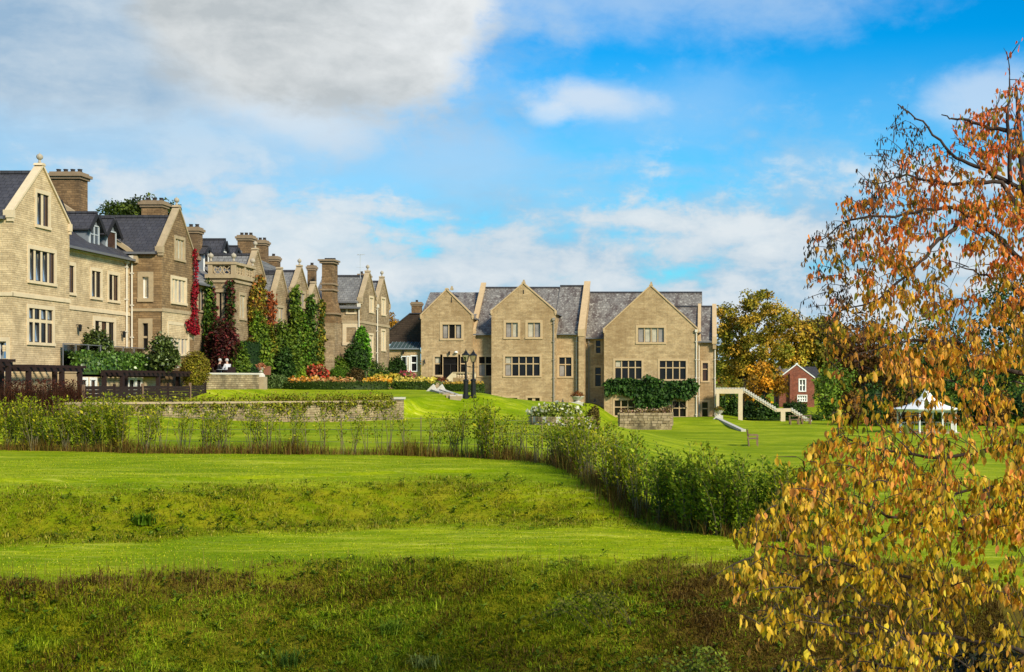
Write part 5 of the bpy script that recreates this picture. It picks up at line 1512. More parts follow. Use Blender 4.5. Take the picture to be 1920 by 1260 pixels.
# terracotta pots by the couple
for lab, px, w_ in (('square terracotta pot just right of the seated couple', 446, 6.2), ('square terracotta pot right of the pale urn', 501, 5.5)):
    s = 80.2 / F; p = pt(px, 700, 80.2); t = thing('terracotta_pot', lab, 'pot', (p.x, p.y, p.z), 'terracotta pots on the terrace')
    m = MB(); r = w_ * s
    m.add([(p.x - r * .85, p.y - r, p.z - .1), (p.x + r * .85, p.y - r, p.z - .1), (p.x + r * .85, p.y + r, p.z - .1), (p.x - r * .85, p.y + r, p.z - .1), (p.x - r, p.y - r, p.z + .38), (p.x + r, p.y - r, p.z + .38), (p.x + r, p.y + r, p.z + .38), (p.x - r, p.y + r, p.z + .38)],
          [(3, 2, 1, 0), (4, 5, 6, 7), (0, 1, 5, 4), (1, 2, 6, 5), (2, 3, 7, 6), (3, 0, 4, 7)])
    m.build('pot_body', M['terracotta'], t); m = MB(); m.box(p.x - r * 1.06, p.x + r * 1.06, p.y - r * 1.06, p.y + r * 1.06, p.z + .38, p.z + .45); m.build('rim', M['terracotta'], t)
    n = 260; V = np.array([p.x, p.y, p.z + .5]) + rdir(n) * np.array([.28, .28, .22]) * RNG.random((n, 1)); foliage('plant', V, rdir(n), rdir(n), .12, palette(GREEN, n), 'leaf_dull', t)


# hotel terrace: a paved deck on a stone wall with doors into the lower rooms
def hotel_terrace():
    t = thing('hotel_terrace', 'raised stone terrace with lower room doors in its wall and glass balustrades above', 'terrace', (-31.2, 67, -1.2))
    pl = Pl('E', -30.75); y0, y1 = 62.2, 71.6; zt = .48
    H = [window(t, pl, pl.u(153), pl.u(162), -1.0, .12, 1, sw=.12, mat='white', panes=('glass',), frame='frame_dark'), window(t, pl, pl.u(170), pl.u(179), -1.0, .12, 1, sw=.12, mat='white', panes=('glass_brown',), frame='frame_dark'),
         window(t, pl, pl.u(242), pl.u(251), -1.2, .14, 1, sw=.12, mat='white', panes=('glass',), frame='frame_dark'), window(t, pl, pl.u(256), pl.u(264), -1.0, .14, 1, sw=.12, mat='white', panes=('glass',), frame='frame_dark')]
    facade(t, pl, [(y0, -2.2), (y1, -2.2), (y1, zt), (y0, zt)], H, 'pale').build('wall', M['pale'], t)
    m = MB(); m.box(-33, -30.75, y0, y1, zt - .2, zt); m.quad((-33, y0, -2.2), (-30.75, y0, -2.2), (-30.75, y0, zt - .2), (-33, y0, zt - .2)); m.build('deck', M['dress_old'], t)
    m = MB(); m.box(-33, -30.68, y0 - .06, y1, zt, zt + .08); m.build('deck_edge', M['dress'], t)
    # glass balustrade
    n = 7
    for i in range(n):
        a, b = y0 + .2 + (y1 - y0 - .4) * i / n, y0 + .2 + (y1 - y0 - .4) * (i + 1) / n
        g = MB(); g.box(-31.52, -31.50, a + .05, b - .05, zt + .15, zt + 1.38); g.build('glass_panel', M['balustrade'], t)
        p = MB(); p.tube([(-31.51, a, zt), (-31.51, a, zt + 1.42)], .025, 6); p.build('post', M['gutter'], t)
    r = MB(); r.bar((-31.51, y0 + .2, zt + 1.42), (-31.51, y1 - .2, zt + 1.42), .05, .04); r.build('handrail', M['gutter'], t)
hotel_terrace()


# dark pergolas and the dark fence of the lower gardens
def pergola(label, y0, y1, x0, x1, ztop, posts, rails=True):
    t = thing('pergola', label, 'pergola', ((x0 + x1) / 2, (y0 + y1) / 2, gz(x1, (y0 + y1) / 2)), 'dark wooden pergolas')
    for i, (x, y) in enumerate(posts):
        m = MB(); m.box(x - .09, x + .09, y - .09, y + .09, gz(x, y) - .2, ztop); m.build('post', M['wood_dark'], t)
    for x in (x0, x1):
        m = MB(); m.box(x - .06, x + .06, y0 - .25, y1 + .25, ztop, ztop + .17); m.build('beam', M['wood_dark'], t)
    n = int((y1 - y0) / .55)
    for i in range(n + 1):
        y = y0 + (y1 - y0) * i / n
        m = MB(); m.box(x0 - .3, x1 + .3, y - .035, y + .035, ztop + .17, ztop + .29); m.build('rafter', M['wood_dark'], t)
    return t
pergola('dark wooden pergola in front of the foot of the pale gabled wing', 56.4, 61.0, -31.2, -30.0, .50, [(-30, 56.4), (-30, 59.3), (-30, 61.0), (-31.2, 56.4), (-31.2, 61)])
pergola('dark wooden pergola below the glossy terrace hedge', 64.3, 73.2, -30.4, -29.5, .33, [(-29.5, 64.3), (-29.5, 68.5), (-29.5, 73.2), (-30.4, 64.3), (-30.4, 73.2), (-30.1, 66)])
pergola('dark wooden pergola cut off by the left edge of the photo', 52.6, 55.6, -32.6, -30.45, .72, [(-30.45, 55.6), (-32.6, 55.6), (-30.45, 52.6)])


def dark_fence():
    pts = [(-28.55, 58.4), (-28.45, 61.2), (-28.35, 64.0), (-28.25, 66.8), (-28.15, 69.4), (-28.35, 72.0)]
    t = thing('panel_fence', 'dark brown wooden panel fence standing along the top of the retaining wall', 'fence', (-28.4, 65, gz(-28.4, 65)))
    for i, (x, y) in enumerate(pts):
        g = gz(x, y); m = MB(); m.box(x - .05, x + .05, y - .05, y + .05, g - .3, -.10 + .02 * i); m.build('post', M['wood_dark'] if i % 2 else M['wood'], t)
    for i in range(len(pts) - 1):
        (xa, ya), (xb, yb) = pts[i], pts[i + 1]; g = min(gz(xa, ya), gz(xb, yb)); z1 = -.16 - .03 * (i % 2)
        n = 7
        for k_ in range(n):
            za = g - .1 + (z1 - g + .1) * k_ / n; zb = g - .1 + (z1 - g + .1) * (k_ + 1) / n - .012
            m = MB(); o = .012 * (k_ % 2)
            m.bar((xa + o, ya + .06, (za + zb) / 2), (xb + o, yb - .06, (za + zb) / 2), .03, zb - za); m.build('board', M['wood_dark'], t)
dark_fence()


# leafless brown hedge in front of the first pergola
def dead_hedge():
    t = thing('bare_hedge', 'brown leafless hedge in front of the first dark pergola', 'hedge', (-29.0, 56, gz(-29, 56)))
    n = 2600; u = RNG.random(n); y = 53.5 + 5.2 * u; x = -29.5 + .55 * u + RNG.normal(size=n) * .3
    z0 = height(x, y); z1 = np.array([(YV - 712 + 10 * vnoise(a * 9, a * 3, 1)) / F * b for a, b in zip(u, y)])
    B = np.stack([x, y, z0], 1)
    blades('twigs', B, (z1 - z0) * RNG.uniform(.6, 1.05, n), .022, palette(['4a2a1c', '3a2014', '5c3a24', '2c1810'], n, .25), M['leaf_dull'], .5, t, None)
    k = 1800; u = RNG.random(k); y = 53.5 + 5.2 * u; x = -29.5 + .55 * u + RNG.normal(size=k) * .3
    z = height(x, y) + (pt(0, 712, 56).z - height(x, y)) * RNG.uniform(.3, 1, k)
    foliage('dry_leaves', np.stack([x, y, z], 1), rdir(k), rdir(k), .09, palette(['4a2416', '5c3020', '3a1c12', '2c1410'], k), 'leaf_dull', t)
dead_hedge()


# ------------------------------------------------------------------ steps, balustrades, lamps
def step_flank(label, px0, py0, px1, py1, Y0, Y1, w=.3):
    a, b = ground_at(px0, py0 + 2, Y0) + Vector((0, 0, .12)), ground_at(px1, py1 + 2, Y1) + Vector((0, 0, .12))
    t = thing('step_flank', label, 'step wall', (a.x, a.y, gz(a.x, a.y)), 'pale flank walls of the garden steps')
    m = MB(); m.bar((a.x, a.y, a.z - .09), (b.x, b.y, b.z - .09), w, .20); m.build('coping', M['stone_white'], t)
    m = MB(); m.bar((a.x, a.y, a.z - .5), (b.x, b.y, b.z - .5), w * .8, .66); m.build('wall_body', M['rubble'], t)
    m = MB(); m.box(b.x - .18, b.x + .18, b.y - .18, b.y + .18, b.z - .7, b.z + .06); m.build('end_block', M['stone_white'], t)
    m = MB(); m.add([(a.x - .45, a.y, a.z - .12), (a.x + .25, a.y, a.z - .12), (a.x, a.y, a.z + .32), (a.x - .45, a.y + .3, a.z - .12), (a.x + .25, a.y + .3, a.z - .12), (a.x, a.y + .3, a.z + .32)], [(0, 1, 2), (5, 4, 3), (0, 3, 4, 1), (1, 4, 5, 2), (2, 5, 3, 0)]); m.build('scroll', M['stone_white'], t)
step_flank('left pale flank of the steps beside the twin lamp posts', 812, 731.5, 850, 744, 60, 60)
step_flank('right pale flank of the steps beside the twin lamp posts', 828, 731.5, 862, 743, 60, 60)
# the steps between them
t = thing('garden_steps', 'shallow stone steps between the two pale flanks near the lamp posts', 'steps', tuple(pt(836, 741, 97)))
for i in range(6):
    f_ = i / 5; p = ground_at(822 + 34 * f_, 732.5 + 12 * f_, 60); m = MB(); m.box(p.x - .3, p.x + .35, p.y - .5, p.y + .5, p.z - .5, p.z + .06); m.build('step', M['dress_old'], t)
step_flank('long pale flank of the steps right of the stone house', 1346, 784, 1394, 807, 60, 60, .34)


def lamp_post(label, px, Y, top, group='twin black lamp posts'):
    g = ground_at(px, Y, 60); Y = g.y; H = (YV - top) / F * Y - g.z
    t = thing('lamp_post', label, 'lamp post', tuple(g), group)
    m = MB(); m.lathe([(.20, -.2), (.20, .1), (.15, .16), (.145, .95), (.17, .98), (.17, 1.06), (.075, 1.12)], tuple(g), 12); m.build('base', M['black'], t)
    m = MB(); m.lathe([(.07, 1.12), (.055, H - .85), (.09, H - .83), (.05, H - .78), (.06, H - .62)], tuple(g), 10); m.bar((g.x - .28, g.y, g.z + H - .9), (g.x + .28, g.y, g.z + H - .9), .035, .035); m.build('shaft', M['black'], t)
    m = MB(); z = g.z + H - .62
    m.lathe([(.10, 0), (.11, .03), (.02, .04)], (g.x, g.y, z), 4, math.pi / 4)
    for sx in (-1, 1):
        for sy in (-1, 1):
            m.bar((g.x + sx * .09, g.y + sy * .09, z), (g.x + sx * .18, g.y + sy * .18, z + .40), .02, .02)
    m.lathe([(.30, .40), (.29, .43), (.12, .56), (.13, .58), (.06, .64), (.02, .74), (.01, .78)], (g.x, g.y, z), 4, math.pi / 4)
    ln = m.build('lantern', M['black'], t)
    m = MB(); m.lathe([(.115, .035), (.235, .395), (.05, .396)], (g.x, g.y, z), 4, math.pi / 4); m.build('glass', M['balustrade'], ln)
    return t
lamp_post('left of two black lamp posts on the bank beside the garden steps', 873.5, 746, 659)
lamp_post('right of two black lamp posts on the bank beside the garden steps', 887.5, 745, 660)


def baluster_rail(label, px0, px1, ytop, ybot, Y, slope_px=14):
    t = thing('balustrade', label, 'balustrade', tuple(pt((px0 + px1) / 2, ybot, Y)))
    pl = Pl('S', Y); u0, u1, z0, z1 = pl.u(px0), pl.u(px1), pl.z(0, ybot), pl.z(0, ytop)
    m = MB(); pbox(m, pl, u0, u1, z1 - .14, z1, -.16, .16); m.build('top_rail', M['dress_old'], t)
    m = MB(); pbox(m, pl, u0, u1, z0 - .9, z0 + .10, -.16, .16); m.build('plinth', M['hall'], t)
    for a, b in ((u0 - .02, u0 + .3), (u1 - .3, u1 + .02)):
        m = MB(); pbox(m, pl, a, b, z0 + .10, z1 - .14, -.15, .15); m.build('pier', M['dress'], t)
    n = max(2, int((u1 - u0 - .6) / .25)); h = z1 - .14 - z0 - .10
    for i in range(n):
        u = u0 + .3 + (u1 - u0 - .6) * (i + .5) / n
        m = MB(); m.lathe([(.07, 0), (.07, h * .08), (.04, h * .15), (.085, h * .4), (.05, h * .7), (.045, h * .85), (.07, h * .92), (.07, h)], pl.P(u, z0 + .10), 8); m.build('baluster', M['dress'], t)
    if slope_px:
        m = MB(); ub = pl.u(px0 - slope_px)
        prism(m, pl, [(ub, z0 - .9), (u0 - .021, z0 - .9), (u0 - .021, z1), (ub, z0 - .05)], -.15, .15); m.build('step_flank', M['dress'], t)
    return t
baluster_rail('pale stone balustrade beside the terrace doors of the stone house', 850, 892, 697.5, 710, 120)
t = thing('door_landing', 'stone landing and steps up to the terrace doors of the stone house', 'steps', (-25.2, 123, -.6))
for i in range(5):
    m = MB(); m.box(-26.4, -23.2, 121.2 + i * .5, 126.5, -1.2 + .19 * i, -.62 + .22 * i); m.build('step', M['dress_old'], t)


# planted stone beds on the lower lawn
def stone_bed():
    t = thing('raised_bed', 'rectangular rubble stone raised bed full of bronze flowers below the third gable', 'raised bed', tuple(pt(1208, 796, 103)))
    Y = 103.0; x0, x1 = pt(1162, 0, Y).x, pt(1257, 0, Y).x; zb, zt = pt(0, 799, Y).z, pt(0, 774, Y).z
    rows = 5; h = (zt - zb) / rows
    stones = MB(); k_ = 0
    mats = [M['rubble']]
    mesh_cache = {}
    for side in range(3):
        a, b, dep = ((x0, Y), (x1, Y), 0) if side == 0 else (((x1, Y), (x1, Y + 2.6), 1) if side == 1 else ((x0, Y + 2.6), (x0, Y), 1))
        L = math.hypot(b[0] - a[0], b[1] - a[1]); dx, dy = (b[0] - a[0]) / L, (b[1] - a[1]) / L
        for r in range(rows):
            s_ = 0.0
            while s_ < L - .05:
                wd = min(random.uniform(.28, .6), L - s_)
                o = random.uniform(-.03, .03)
                p = (a[0] + dx * (s_ + wd / 2) + dy * o, a[1] + dy * (s_ + wd / 2) - dx * o)
                m = MB(); hh = h - .025
                m.bar((p[0] - dx * (wd - .03) / 2, p[1] - dy * (wd - .03) / 2, zb + r * h + h / 2), (p[0] + dx * (wd - .03) / 2, p[1] + dy * (wd - .03) / 2, zb + r * h + h / 2 + random.uniform(-.01, .01)), .3, hh)
                m.build('stone', M['rubble'] if random.random() < .7 else M['dress_old'], t); s_ += wd
    m = MB(); m.box(x0 + .12, x1 - .12, Y + .12, Y + 2.6, zb - .6, zt - .12); m.box(x0 - .05, x1 + .05, Y - .14, Y + 2.6, zb - .6, zb + .02); m.build('footing', M['rubble'], t)
    n = 2600; x = RNG.uniform(x0, x1, n); y = RNG.uniform(Y, Y + 2.4, n)
    hgt = .30 + .26 * vnoise(x * 1.6, y, 1.2) + .25 * sm(pt(1215, 0, Y).x, pt(1245, 0, Y).x, x)
    z = zt - .15 + hgt * RNG.random(n)
    foliage('plants', np.stack([x, y, z], 1), rdir(n), unit(rdir(n) + np.array([0, -.4, .6])), .13, palette(['6a5a24', '7c6a34', '4a2e24', '8a7a40', '5a3428', '38301a'], n, .25), 'leaf_dull', t)
    i = RNG.choice(n, 220); foliage('flowers', np.stack([x, y, z], 1)[i] + np.array([0, -.05, .08]), rdir(220), unit(rdir(220) * .5 + np.array([0, -.6, .8])), .12, palette(['c8a890', 'b88a78', 'd0c090'], 220, .15), 'leaf', t, .9)
stone_bed()


def round_bed():
    c = ground_at(1052, 799, 55); Y = c.y; k_ = Y / F
    t = thing('raised_bed', 'round stone edged bed holding the white flowered bush', 'raised bed', (c.x, c.y + 2, c.z))
    R = 66 * k_; zt = pt(0, 781, Y).z; DY = 1.2
    for i in range(44):
        a0, a1 = 2 * math.pi * i / 44, 2 * math.pi * (i + .94) / 44
        for r in range(2):
            z0 = c.z - .15 + (zt - c.z + .15) * r / 2; z1 = c.z - .15 + (zt - c.z + .15) * (r + 1) / 2 - .02; o = .02 * ((i + r) % 3)
            m = MB(); P = [((R + o) * math.cos(a), DY * math.sin(a) * (R + o) / R) for a in (a0, a1)]; Pi = [((R - .3) * math.cos(a), DY * math.sin(a) * (R - .3) / R) for a in (a0, a1)]
            q = [P[0], P[1], Pi[1], Pi[0]]
            m.add([(c.x + x, c.y + DY + y, z0) for x, y in q] + [(c.x + x, c.y + DY + y, z1) for x, y in q], [(3, 2, 1, 0), (4, 5, 6, 7), (0, 1, 5, 4), (1, 2, 6, 5), (2, 3, 7, 6), (3, 0, 4, 7)])
            m.build('stone', M['rubble'] if (i * 7 + r) % 3 else M['stone_white'], t)
    shr('rose_bush', 'white flowered bush in the round stone bed of the lower lawn', 1040, 777, Y + 1.2, 50, 20, 3600, .15, ['7c8a30', '96963a', '68762a'], flowers=(['d8d4b8', 'c8c4a0'], 160, .14), lumps=14)
    shr('bronze_shrub', 'low bronze leaved shrub in the right end of the round bed', 1112, 775, Y + .9, 13, 12, 900, .12, ['6a5a2a', '7a6a30', '54481e'])
round_bed()


# bench seen from its end
def garden_bench():
    Y = 76.0; g = gpt(1405, Y); s = Y / F
    t = thing('garden_bench', 'slatted wooden garden bench standing end on by the right grass slope', 'bench', tuple(g))
    L = 1.5; 
    for y in (g.y, g.y + L):
        m = MB(); m.bar((g.x, y, g.z - .1), (g.x - .10, y, g.z + .95), .06, .06); m.build('leg', M['wood'], t)
        m = MB(); m.bar((g.x + .5, y, g.z - .1), (g.x + .5, y, g.z + .62), .06, .06); m.build('leg', M['wood'], t)
        m = MB(); m.bar((g.x - .08, y, g.z + .65), (g.x + .56, y, g.z + .64), .06, .05); m.build('armrest', M['wood'], t)
    for i in range(5):
        m = MB(); x = g.x + .02 + i * .11; m.box(x, x + .085, g.y - .03, g.y + L + .03, g.z + .42, g.z + .45); m.build('seat_slat', M['wood'], t)
    for i in range(4):
        z = g.z + .56 + i * .11; x = g.x - .06 - i * .011; m = MB(); m.box(x - .012, x + .012, g.y - .03, g.y + L + .03, z, z + .085); m.build('back_slat', M['wood'], t)
garden_bench()


def garden_table(label, px, Y, w=1.6):
    g = gpt(px, Y); t = thing('garden_table', label, 'table', tuple(g), 'wooden garden tables under the stair')
    for i in range(5):
        m = MB(); m.box(g.x - w / 2, g.x + w / 2, g.y - .4 + i * .17, g.y - .4 + i * .17 + .15, g.z + .74, g.z + .78); m.build('top_slat', M['wood'], t)
    for sx in (-1, 1):
        for sy in (-.35, .4):
            m = MB(); m.box(g.x + sx * w * .42 - .04, g.x + sx * w * .42 + .04, g.y + sy - .04, g.y + sy + .04, g.z - .1, g.z + .74); m.build('leg', M['wood'], t)
    for sy in (-.85, .85):
        for i in range(2):
            m = MB(); m.box(g.x - w / 2, g.x + w / 2, g.y + sy - .13 + i * .14, g.y + sy + i * .14, g.z + .42, g.z + .46); m.build('seat_slat', M['wood'], t)
        for sx in (-1, 1):
            m = MB(); m.box(g.x + sx * w * .35 - .04, g.x + sx * w * .35 + .04, g.y + sy - .1, g.y + sy + .1, g.z - .1, g.z + .42); m.build('bench_leg', M['wood'], t)
garden_table('wooden picnic table under the lower stair flight', 1489, 116, 1.0); garden_table('wooden picnic table nearer the foot of the stair', 1511, 117, 1.0)


# the outside stair at the right end of the house
def outside_stair():
    Y = 125.0; pl = Pl('S', Y); mat = M['dress']
    t = thing('outside_stair', 'pale stone outside stair on pillars running down from the end of the house', 'staircase', tuple(pt(1390, 800, Y)))
    u, z = pl.u, lambda py: pl.z(0, py)
    D = -1.3
    m = MB(); pbox(m, pl, u(1342), u(1394), z(738), z(729), D, 0); m.build('landing', mat, t)
    n = 9
    for i in range(n):
        a = u(1343) + (u(1394) - u(1343)) * i / n; m = MB(); pbox(m, pl, a, a + .24, z(729), z(727) + .0, D, .02); m.build('landing_block', M['stone_white'], t)
    for x0, x1, y1 in ((1343, 1348.5, 738), (1384.5, 1392.5, 738), (1464, 1472.5, 771)):
        m = MB(); pbox(m, pl, u(x0), u(x1), z(806), z(y1), -.35, .03); m.build('pillar', mat, t)
        m = MB(); pbox(m, pl, u(x0), u(x1), z(806), z(y1), D, D + .35); m.build('pillar', mat, t)
    def flight(xa, ya, xb, yb, n):
        m = MB(); strip(m, pl, (u(xa), z(ya + 7)), (u(xb), z(yb + 7)), .2, D, -.04, 1); m.build('string', mat, t)
        for i in range(n):
            f0, f1 = i / n, (i + 1) / n
            a, b = u(xa) + (u(xb) - u(xa)) * f0, u(xa) + (u(xb) - u(xa)) * f1
            zz = z(ya) + (z(yb) - z(ya)) * f1
            m = MB(); pbox(m, pl, a, a + (b - a) * .62, zz - .12, zz + .20, D, .03); pbox(m, pl, a + (b - a) * .62, b, zz - .12, zz + .02, D, .02); m.build('step', M['stone_white'], t)
    flight(1394, 728, 1456, 766, 14)
    m = MB(); pbox(m, pl, u(1456), u(1484), z(772), z(766), D, 0); m.build('landing', mat, t)
    flight(1484, 766, 1542, 803, 13)
    m = MB()
    for (xa, ya, xb, yb) in ((1394, 728, 1456, 766), (1484, 766, 1542, 803)):
        for k_ in range(4):
            f_ = k_ / 3; q = (u(xa) + (u(xb) - u(xa)) * f_, z(ya) + (z(yb) - z(ya)) * f_); m.tube([pl.P(q[0], q[1], D + .05), pl.P(q[0], q[1] + .95, D + .05)], .02, 5)
        m.bar(pl.P(u(xa), z(ya) + .95, D + .05), pl.P(u(xb), z(yb) + .95, D + .05), .03, .03)
    m.build('handrail', M['black'], t)
outside_stair()


def gazebo():
    Y = 97.0; c = gpt(1737, Y); s = Y / F
    t = thing('gazebo', 'white eight sided gazebo with a swept pointed roof on the far right lawn', 'gazebo', tuple(c))
    ze = pt(0, 766, Y).z - c.z; R = 64 * s
    zz = lambda py: pt(0, py, Y).z - c.z
    pr = [(64 * s, zz(768)), (65 * s, zz(766)), (50 * s, zz(763)), (38 * s, zz(759.5)), (29 * s, zz(755.5)), (20 * s, zz(750)), (13 * s, zz(745)), (9.5 * s, zz(741.5)), (.02, zz(741.4))]
    m = MB(); m.lathe(pr, tuple(c), 8, math.pi / 8); rf = m.build('roof', M['white'], t)
    m = MB(); m.lathe([(9 * s, zz(742)), (11 * s, zz(741.5)), (6.5 * s, zz(736)), (3.4 * s, zz(730)), (1.6 * s, zz(725.5)), (.6 * s, zz(721))], tuple(c), 8, math.pi / 8); m.build('cupola', M['white'], rf)
    m = MB(); ball(m, (c.x, c.y, c.z + zz(719.5)), .06); m.build('finial', M['white'], rf)
    for k_ in range(8):
        a = math.pi / 8 + k_ * math.pi / 4; x, y = c.x + R * .86 * math.cos(a), c.y + R * .86 * math.sin(a)
        m = MB(); m.lathe([(.10, -.1), (.10, .14), (.065, .2), (.06, ze - .35), (.10, ze - .22), (.10, ze - .04)], (x, y, c.z), 8); m.build('column', M['white'], t)
        b2 = a + math.pi / 4; x2, y2 = c.x + R * .86 * math.cos(b2), c.y + R * .86 * math.sin(b2)
        m = MB(); m.bar((x, y, c.z + ze - .14), (x2, y2, c.z + ze - .14), .07, .2); m.build('lintel', M['white'], t)
        if k_ not in (5, 4, 6):
            r = MB(); r.bar((x, y, c.z + .72), (x2, y2, c.z + .72), .05, .06); r.bar((x, y, c.z + .14), (x2, y2, c.z + .14), .05, .05)
            for i in range(1, 6):
                f_ = i / 6; r.bar((x + (x2 - x) * f_, y + (y2 - y) * f_, c.z + .14), (x + (x2 - x) * f_, y + (y2 - y) * f_, c.z + .72), .035, .035)
            r.build('railing', M['white'], t)
    m = MB(); m.lathe([(R * .98, -.3), (R * .98, .06), (.1, .065)], tuple(c), 8, math.pi / 8); m.build('floor', M['dress_old'], t)
gazebo()


def brick_house():
    Y = 172.0; sp = Pl('S', Y)
    b = thing('brick_house', 'red brick cottage with white windows half hidden behind the hedge', 'house', tuple(pt(1494, 770, Y)))
    u, z = sp.u, lambda py: sp.z(0, py)
    H = [winpx(b, sp, 1499.5, 1509.5, 712, 733, 2, tr=.5, panes=('glass',), mat='white', frame='white', sw=.15, mull=.1), winpx(b, sp, 1496.5, 1512, 742, 752, 4, tr=.5, panes=('glass',), mat='white', frame='white', sw=.12, mull=.12)]
    gable_block(b, sp, u(1461), u(1527), z(790), z(709), z(684), 8, 'brick', 'tile_red', H, coping=.14, cop_mat='white', finial=False, kneel=False, drop=.05)
    l = Pl('S', Y + 3)
    r = MB(); A = [(u(1454), Y + 2.8, z(709)), (u(1486), Y + 2.8, z(709)), (u(1488), Y + 6.5, z(685.5)), (u(1458), Y + 6.5, z(685.5))]
    r.add(A + [(p[0], p[1], p[2] - .2) for p in A], [(0, 1, 2, 3), (7, 6, 5, 4), (0, 4, 5, 1), (1, 5, 6, 2), (2, 6, 7, 3), (3, 7, 4, 0)]); r.build('roof', M['tile_red'], b)
    w_ = MB(); w_.box(u(1456), u(1461) - .01, Y + 3, Y + 7, z(790), z(709.5)); w_.build('wall', M['brick'], b)
    r = MB(); A = [(u(1512), Y + 5, z(705)), (u(1545), Y + 5, z(705)), (u(1540), Y + 8.5, z(686)), (u(1512), Y + 8.5, z(686))]
    r.add(A + [(p[0], p[1], p[2] - .2) for p in A], [(0, 1, 2, 3), (7, 6, 5, 4), (0, 4, 5, 1), (1, 5, 6, 2), (2, 6, 7, 3), (3, 7, 4, 0)]); r.build('roof', M['slate'], b)
    p = MB(); pbox(p, sp, u(1480.5), u(1484), z(790), z(700), .0, .5); p.build('chimney_breast', M['brick'], b)
brick_house()
a = pt(1470, 0, 150).x, 150; b = pt(1512, 0, 150).x, 150
clipped_hedge('clipped_hedge', 'dark clipped hedge in front of the red brick cottage', a, b, 1.2, -5.0, pt(0, 757, 150).z, DKGREEN + GREEN, 2200, .16)
a = pt(1392, 0, 128).x, 128; b = pt(1560, 0, 128).x, 129
clipped_hedge('clipped_hedge', 'low dark hedge running along the back of the lawn behind the outside stair', a, b, 1.0, -4.2, pt(0, 785, 128).z, DKGREEN, 2600, .14)


# ------------------------------------------------------------------ the seated couple
def skin_body(name, joints, edges, radii, mat, parent, root=0, sub=2):
    me = bpy.data.meshes.new(name); off = wloc(parent)
    me.from_pydata([tuple(Vector(j) - off) for j in joints], edges, [])
    o = bpy.data.objects.new(name + '_rig', me); COL.objects.link(o)
    md = o.modifiers.new('skin', 'SKIN'); me.skin_vertices  # created with the modifier
    for i, r in enumerate(radii):
        v = me.skin_vertices[0].data[i]; v.radius = (r, r) if not hasattr(r, '__len__') else r; v.use_root = i == root
    sd = o.modifiers.new('sub', 'SUBSURF'); sd.levels = sub; sd.render_levels = sub
    dg = bpy.context.evaluated_depsgraph_get(); dg.update()
    m2 = bpy.data.meshes.new_from_object(o.evaluated_get(dg)); m2.name = name
    bpy.data.objects.remove(o); bpy.data.meshes.remove(me)
    m2.polygons.foreach_set('use_smooth', [True] * len(m2.polygons)); m2.materials.clear(); m2.materials.append(mat)
    ob = bpy.data.objects.new(name, m2); COL.objects.link(ob); ob.parent = parent
    return ob


def fingers(J, Ed, R, wrist, d, side, palm_len=.085):
    """Palm and five bent fingers on from a wrist joint; returns nothing, appends to the lists."""
    d = Vector(d).normalized(); side = Vector(side).normalized(); n = d.cross(side)
    b = len(J); w = Vector(J[wrist]); J.append(w + d * palm_len * .8); R.append(.032); Ed.append((wrist, b))
    for i, L in enumerate((.07, .08, .075, .058)):
        o = side * (.027 - .018 * i); k0 = len(J)
        J.append(w + d * palm_len + o); R.append(.010); Ed.append((b, k0))
        J.append(w + d * (palm_len + L * .5) + o + n * .012); R.append(.009); Ed.append((k0, k0 + 1))
        J.append(w + d * (palm_len + L * .9) + o + n * .04); R.append(.007); Ed.append((k0 + 1, k0 + 2))
    k0 = len(J); J.append(w + d * .04 + side * .045); R.append(.011); Ed.append((b, k0))
    J.append(w + d * .075 + side * .055 + n * .02); R.append(.009); Ed.append((k0, k0 + 1))


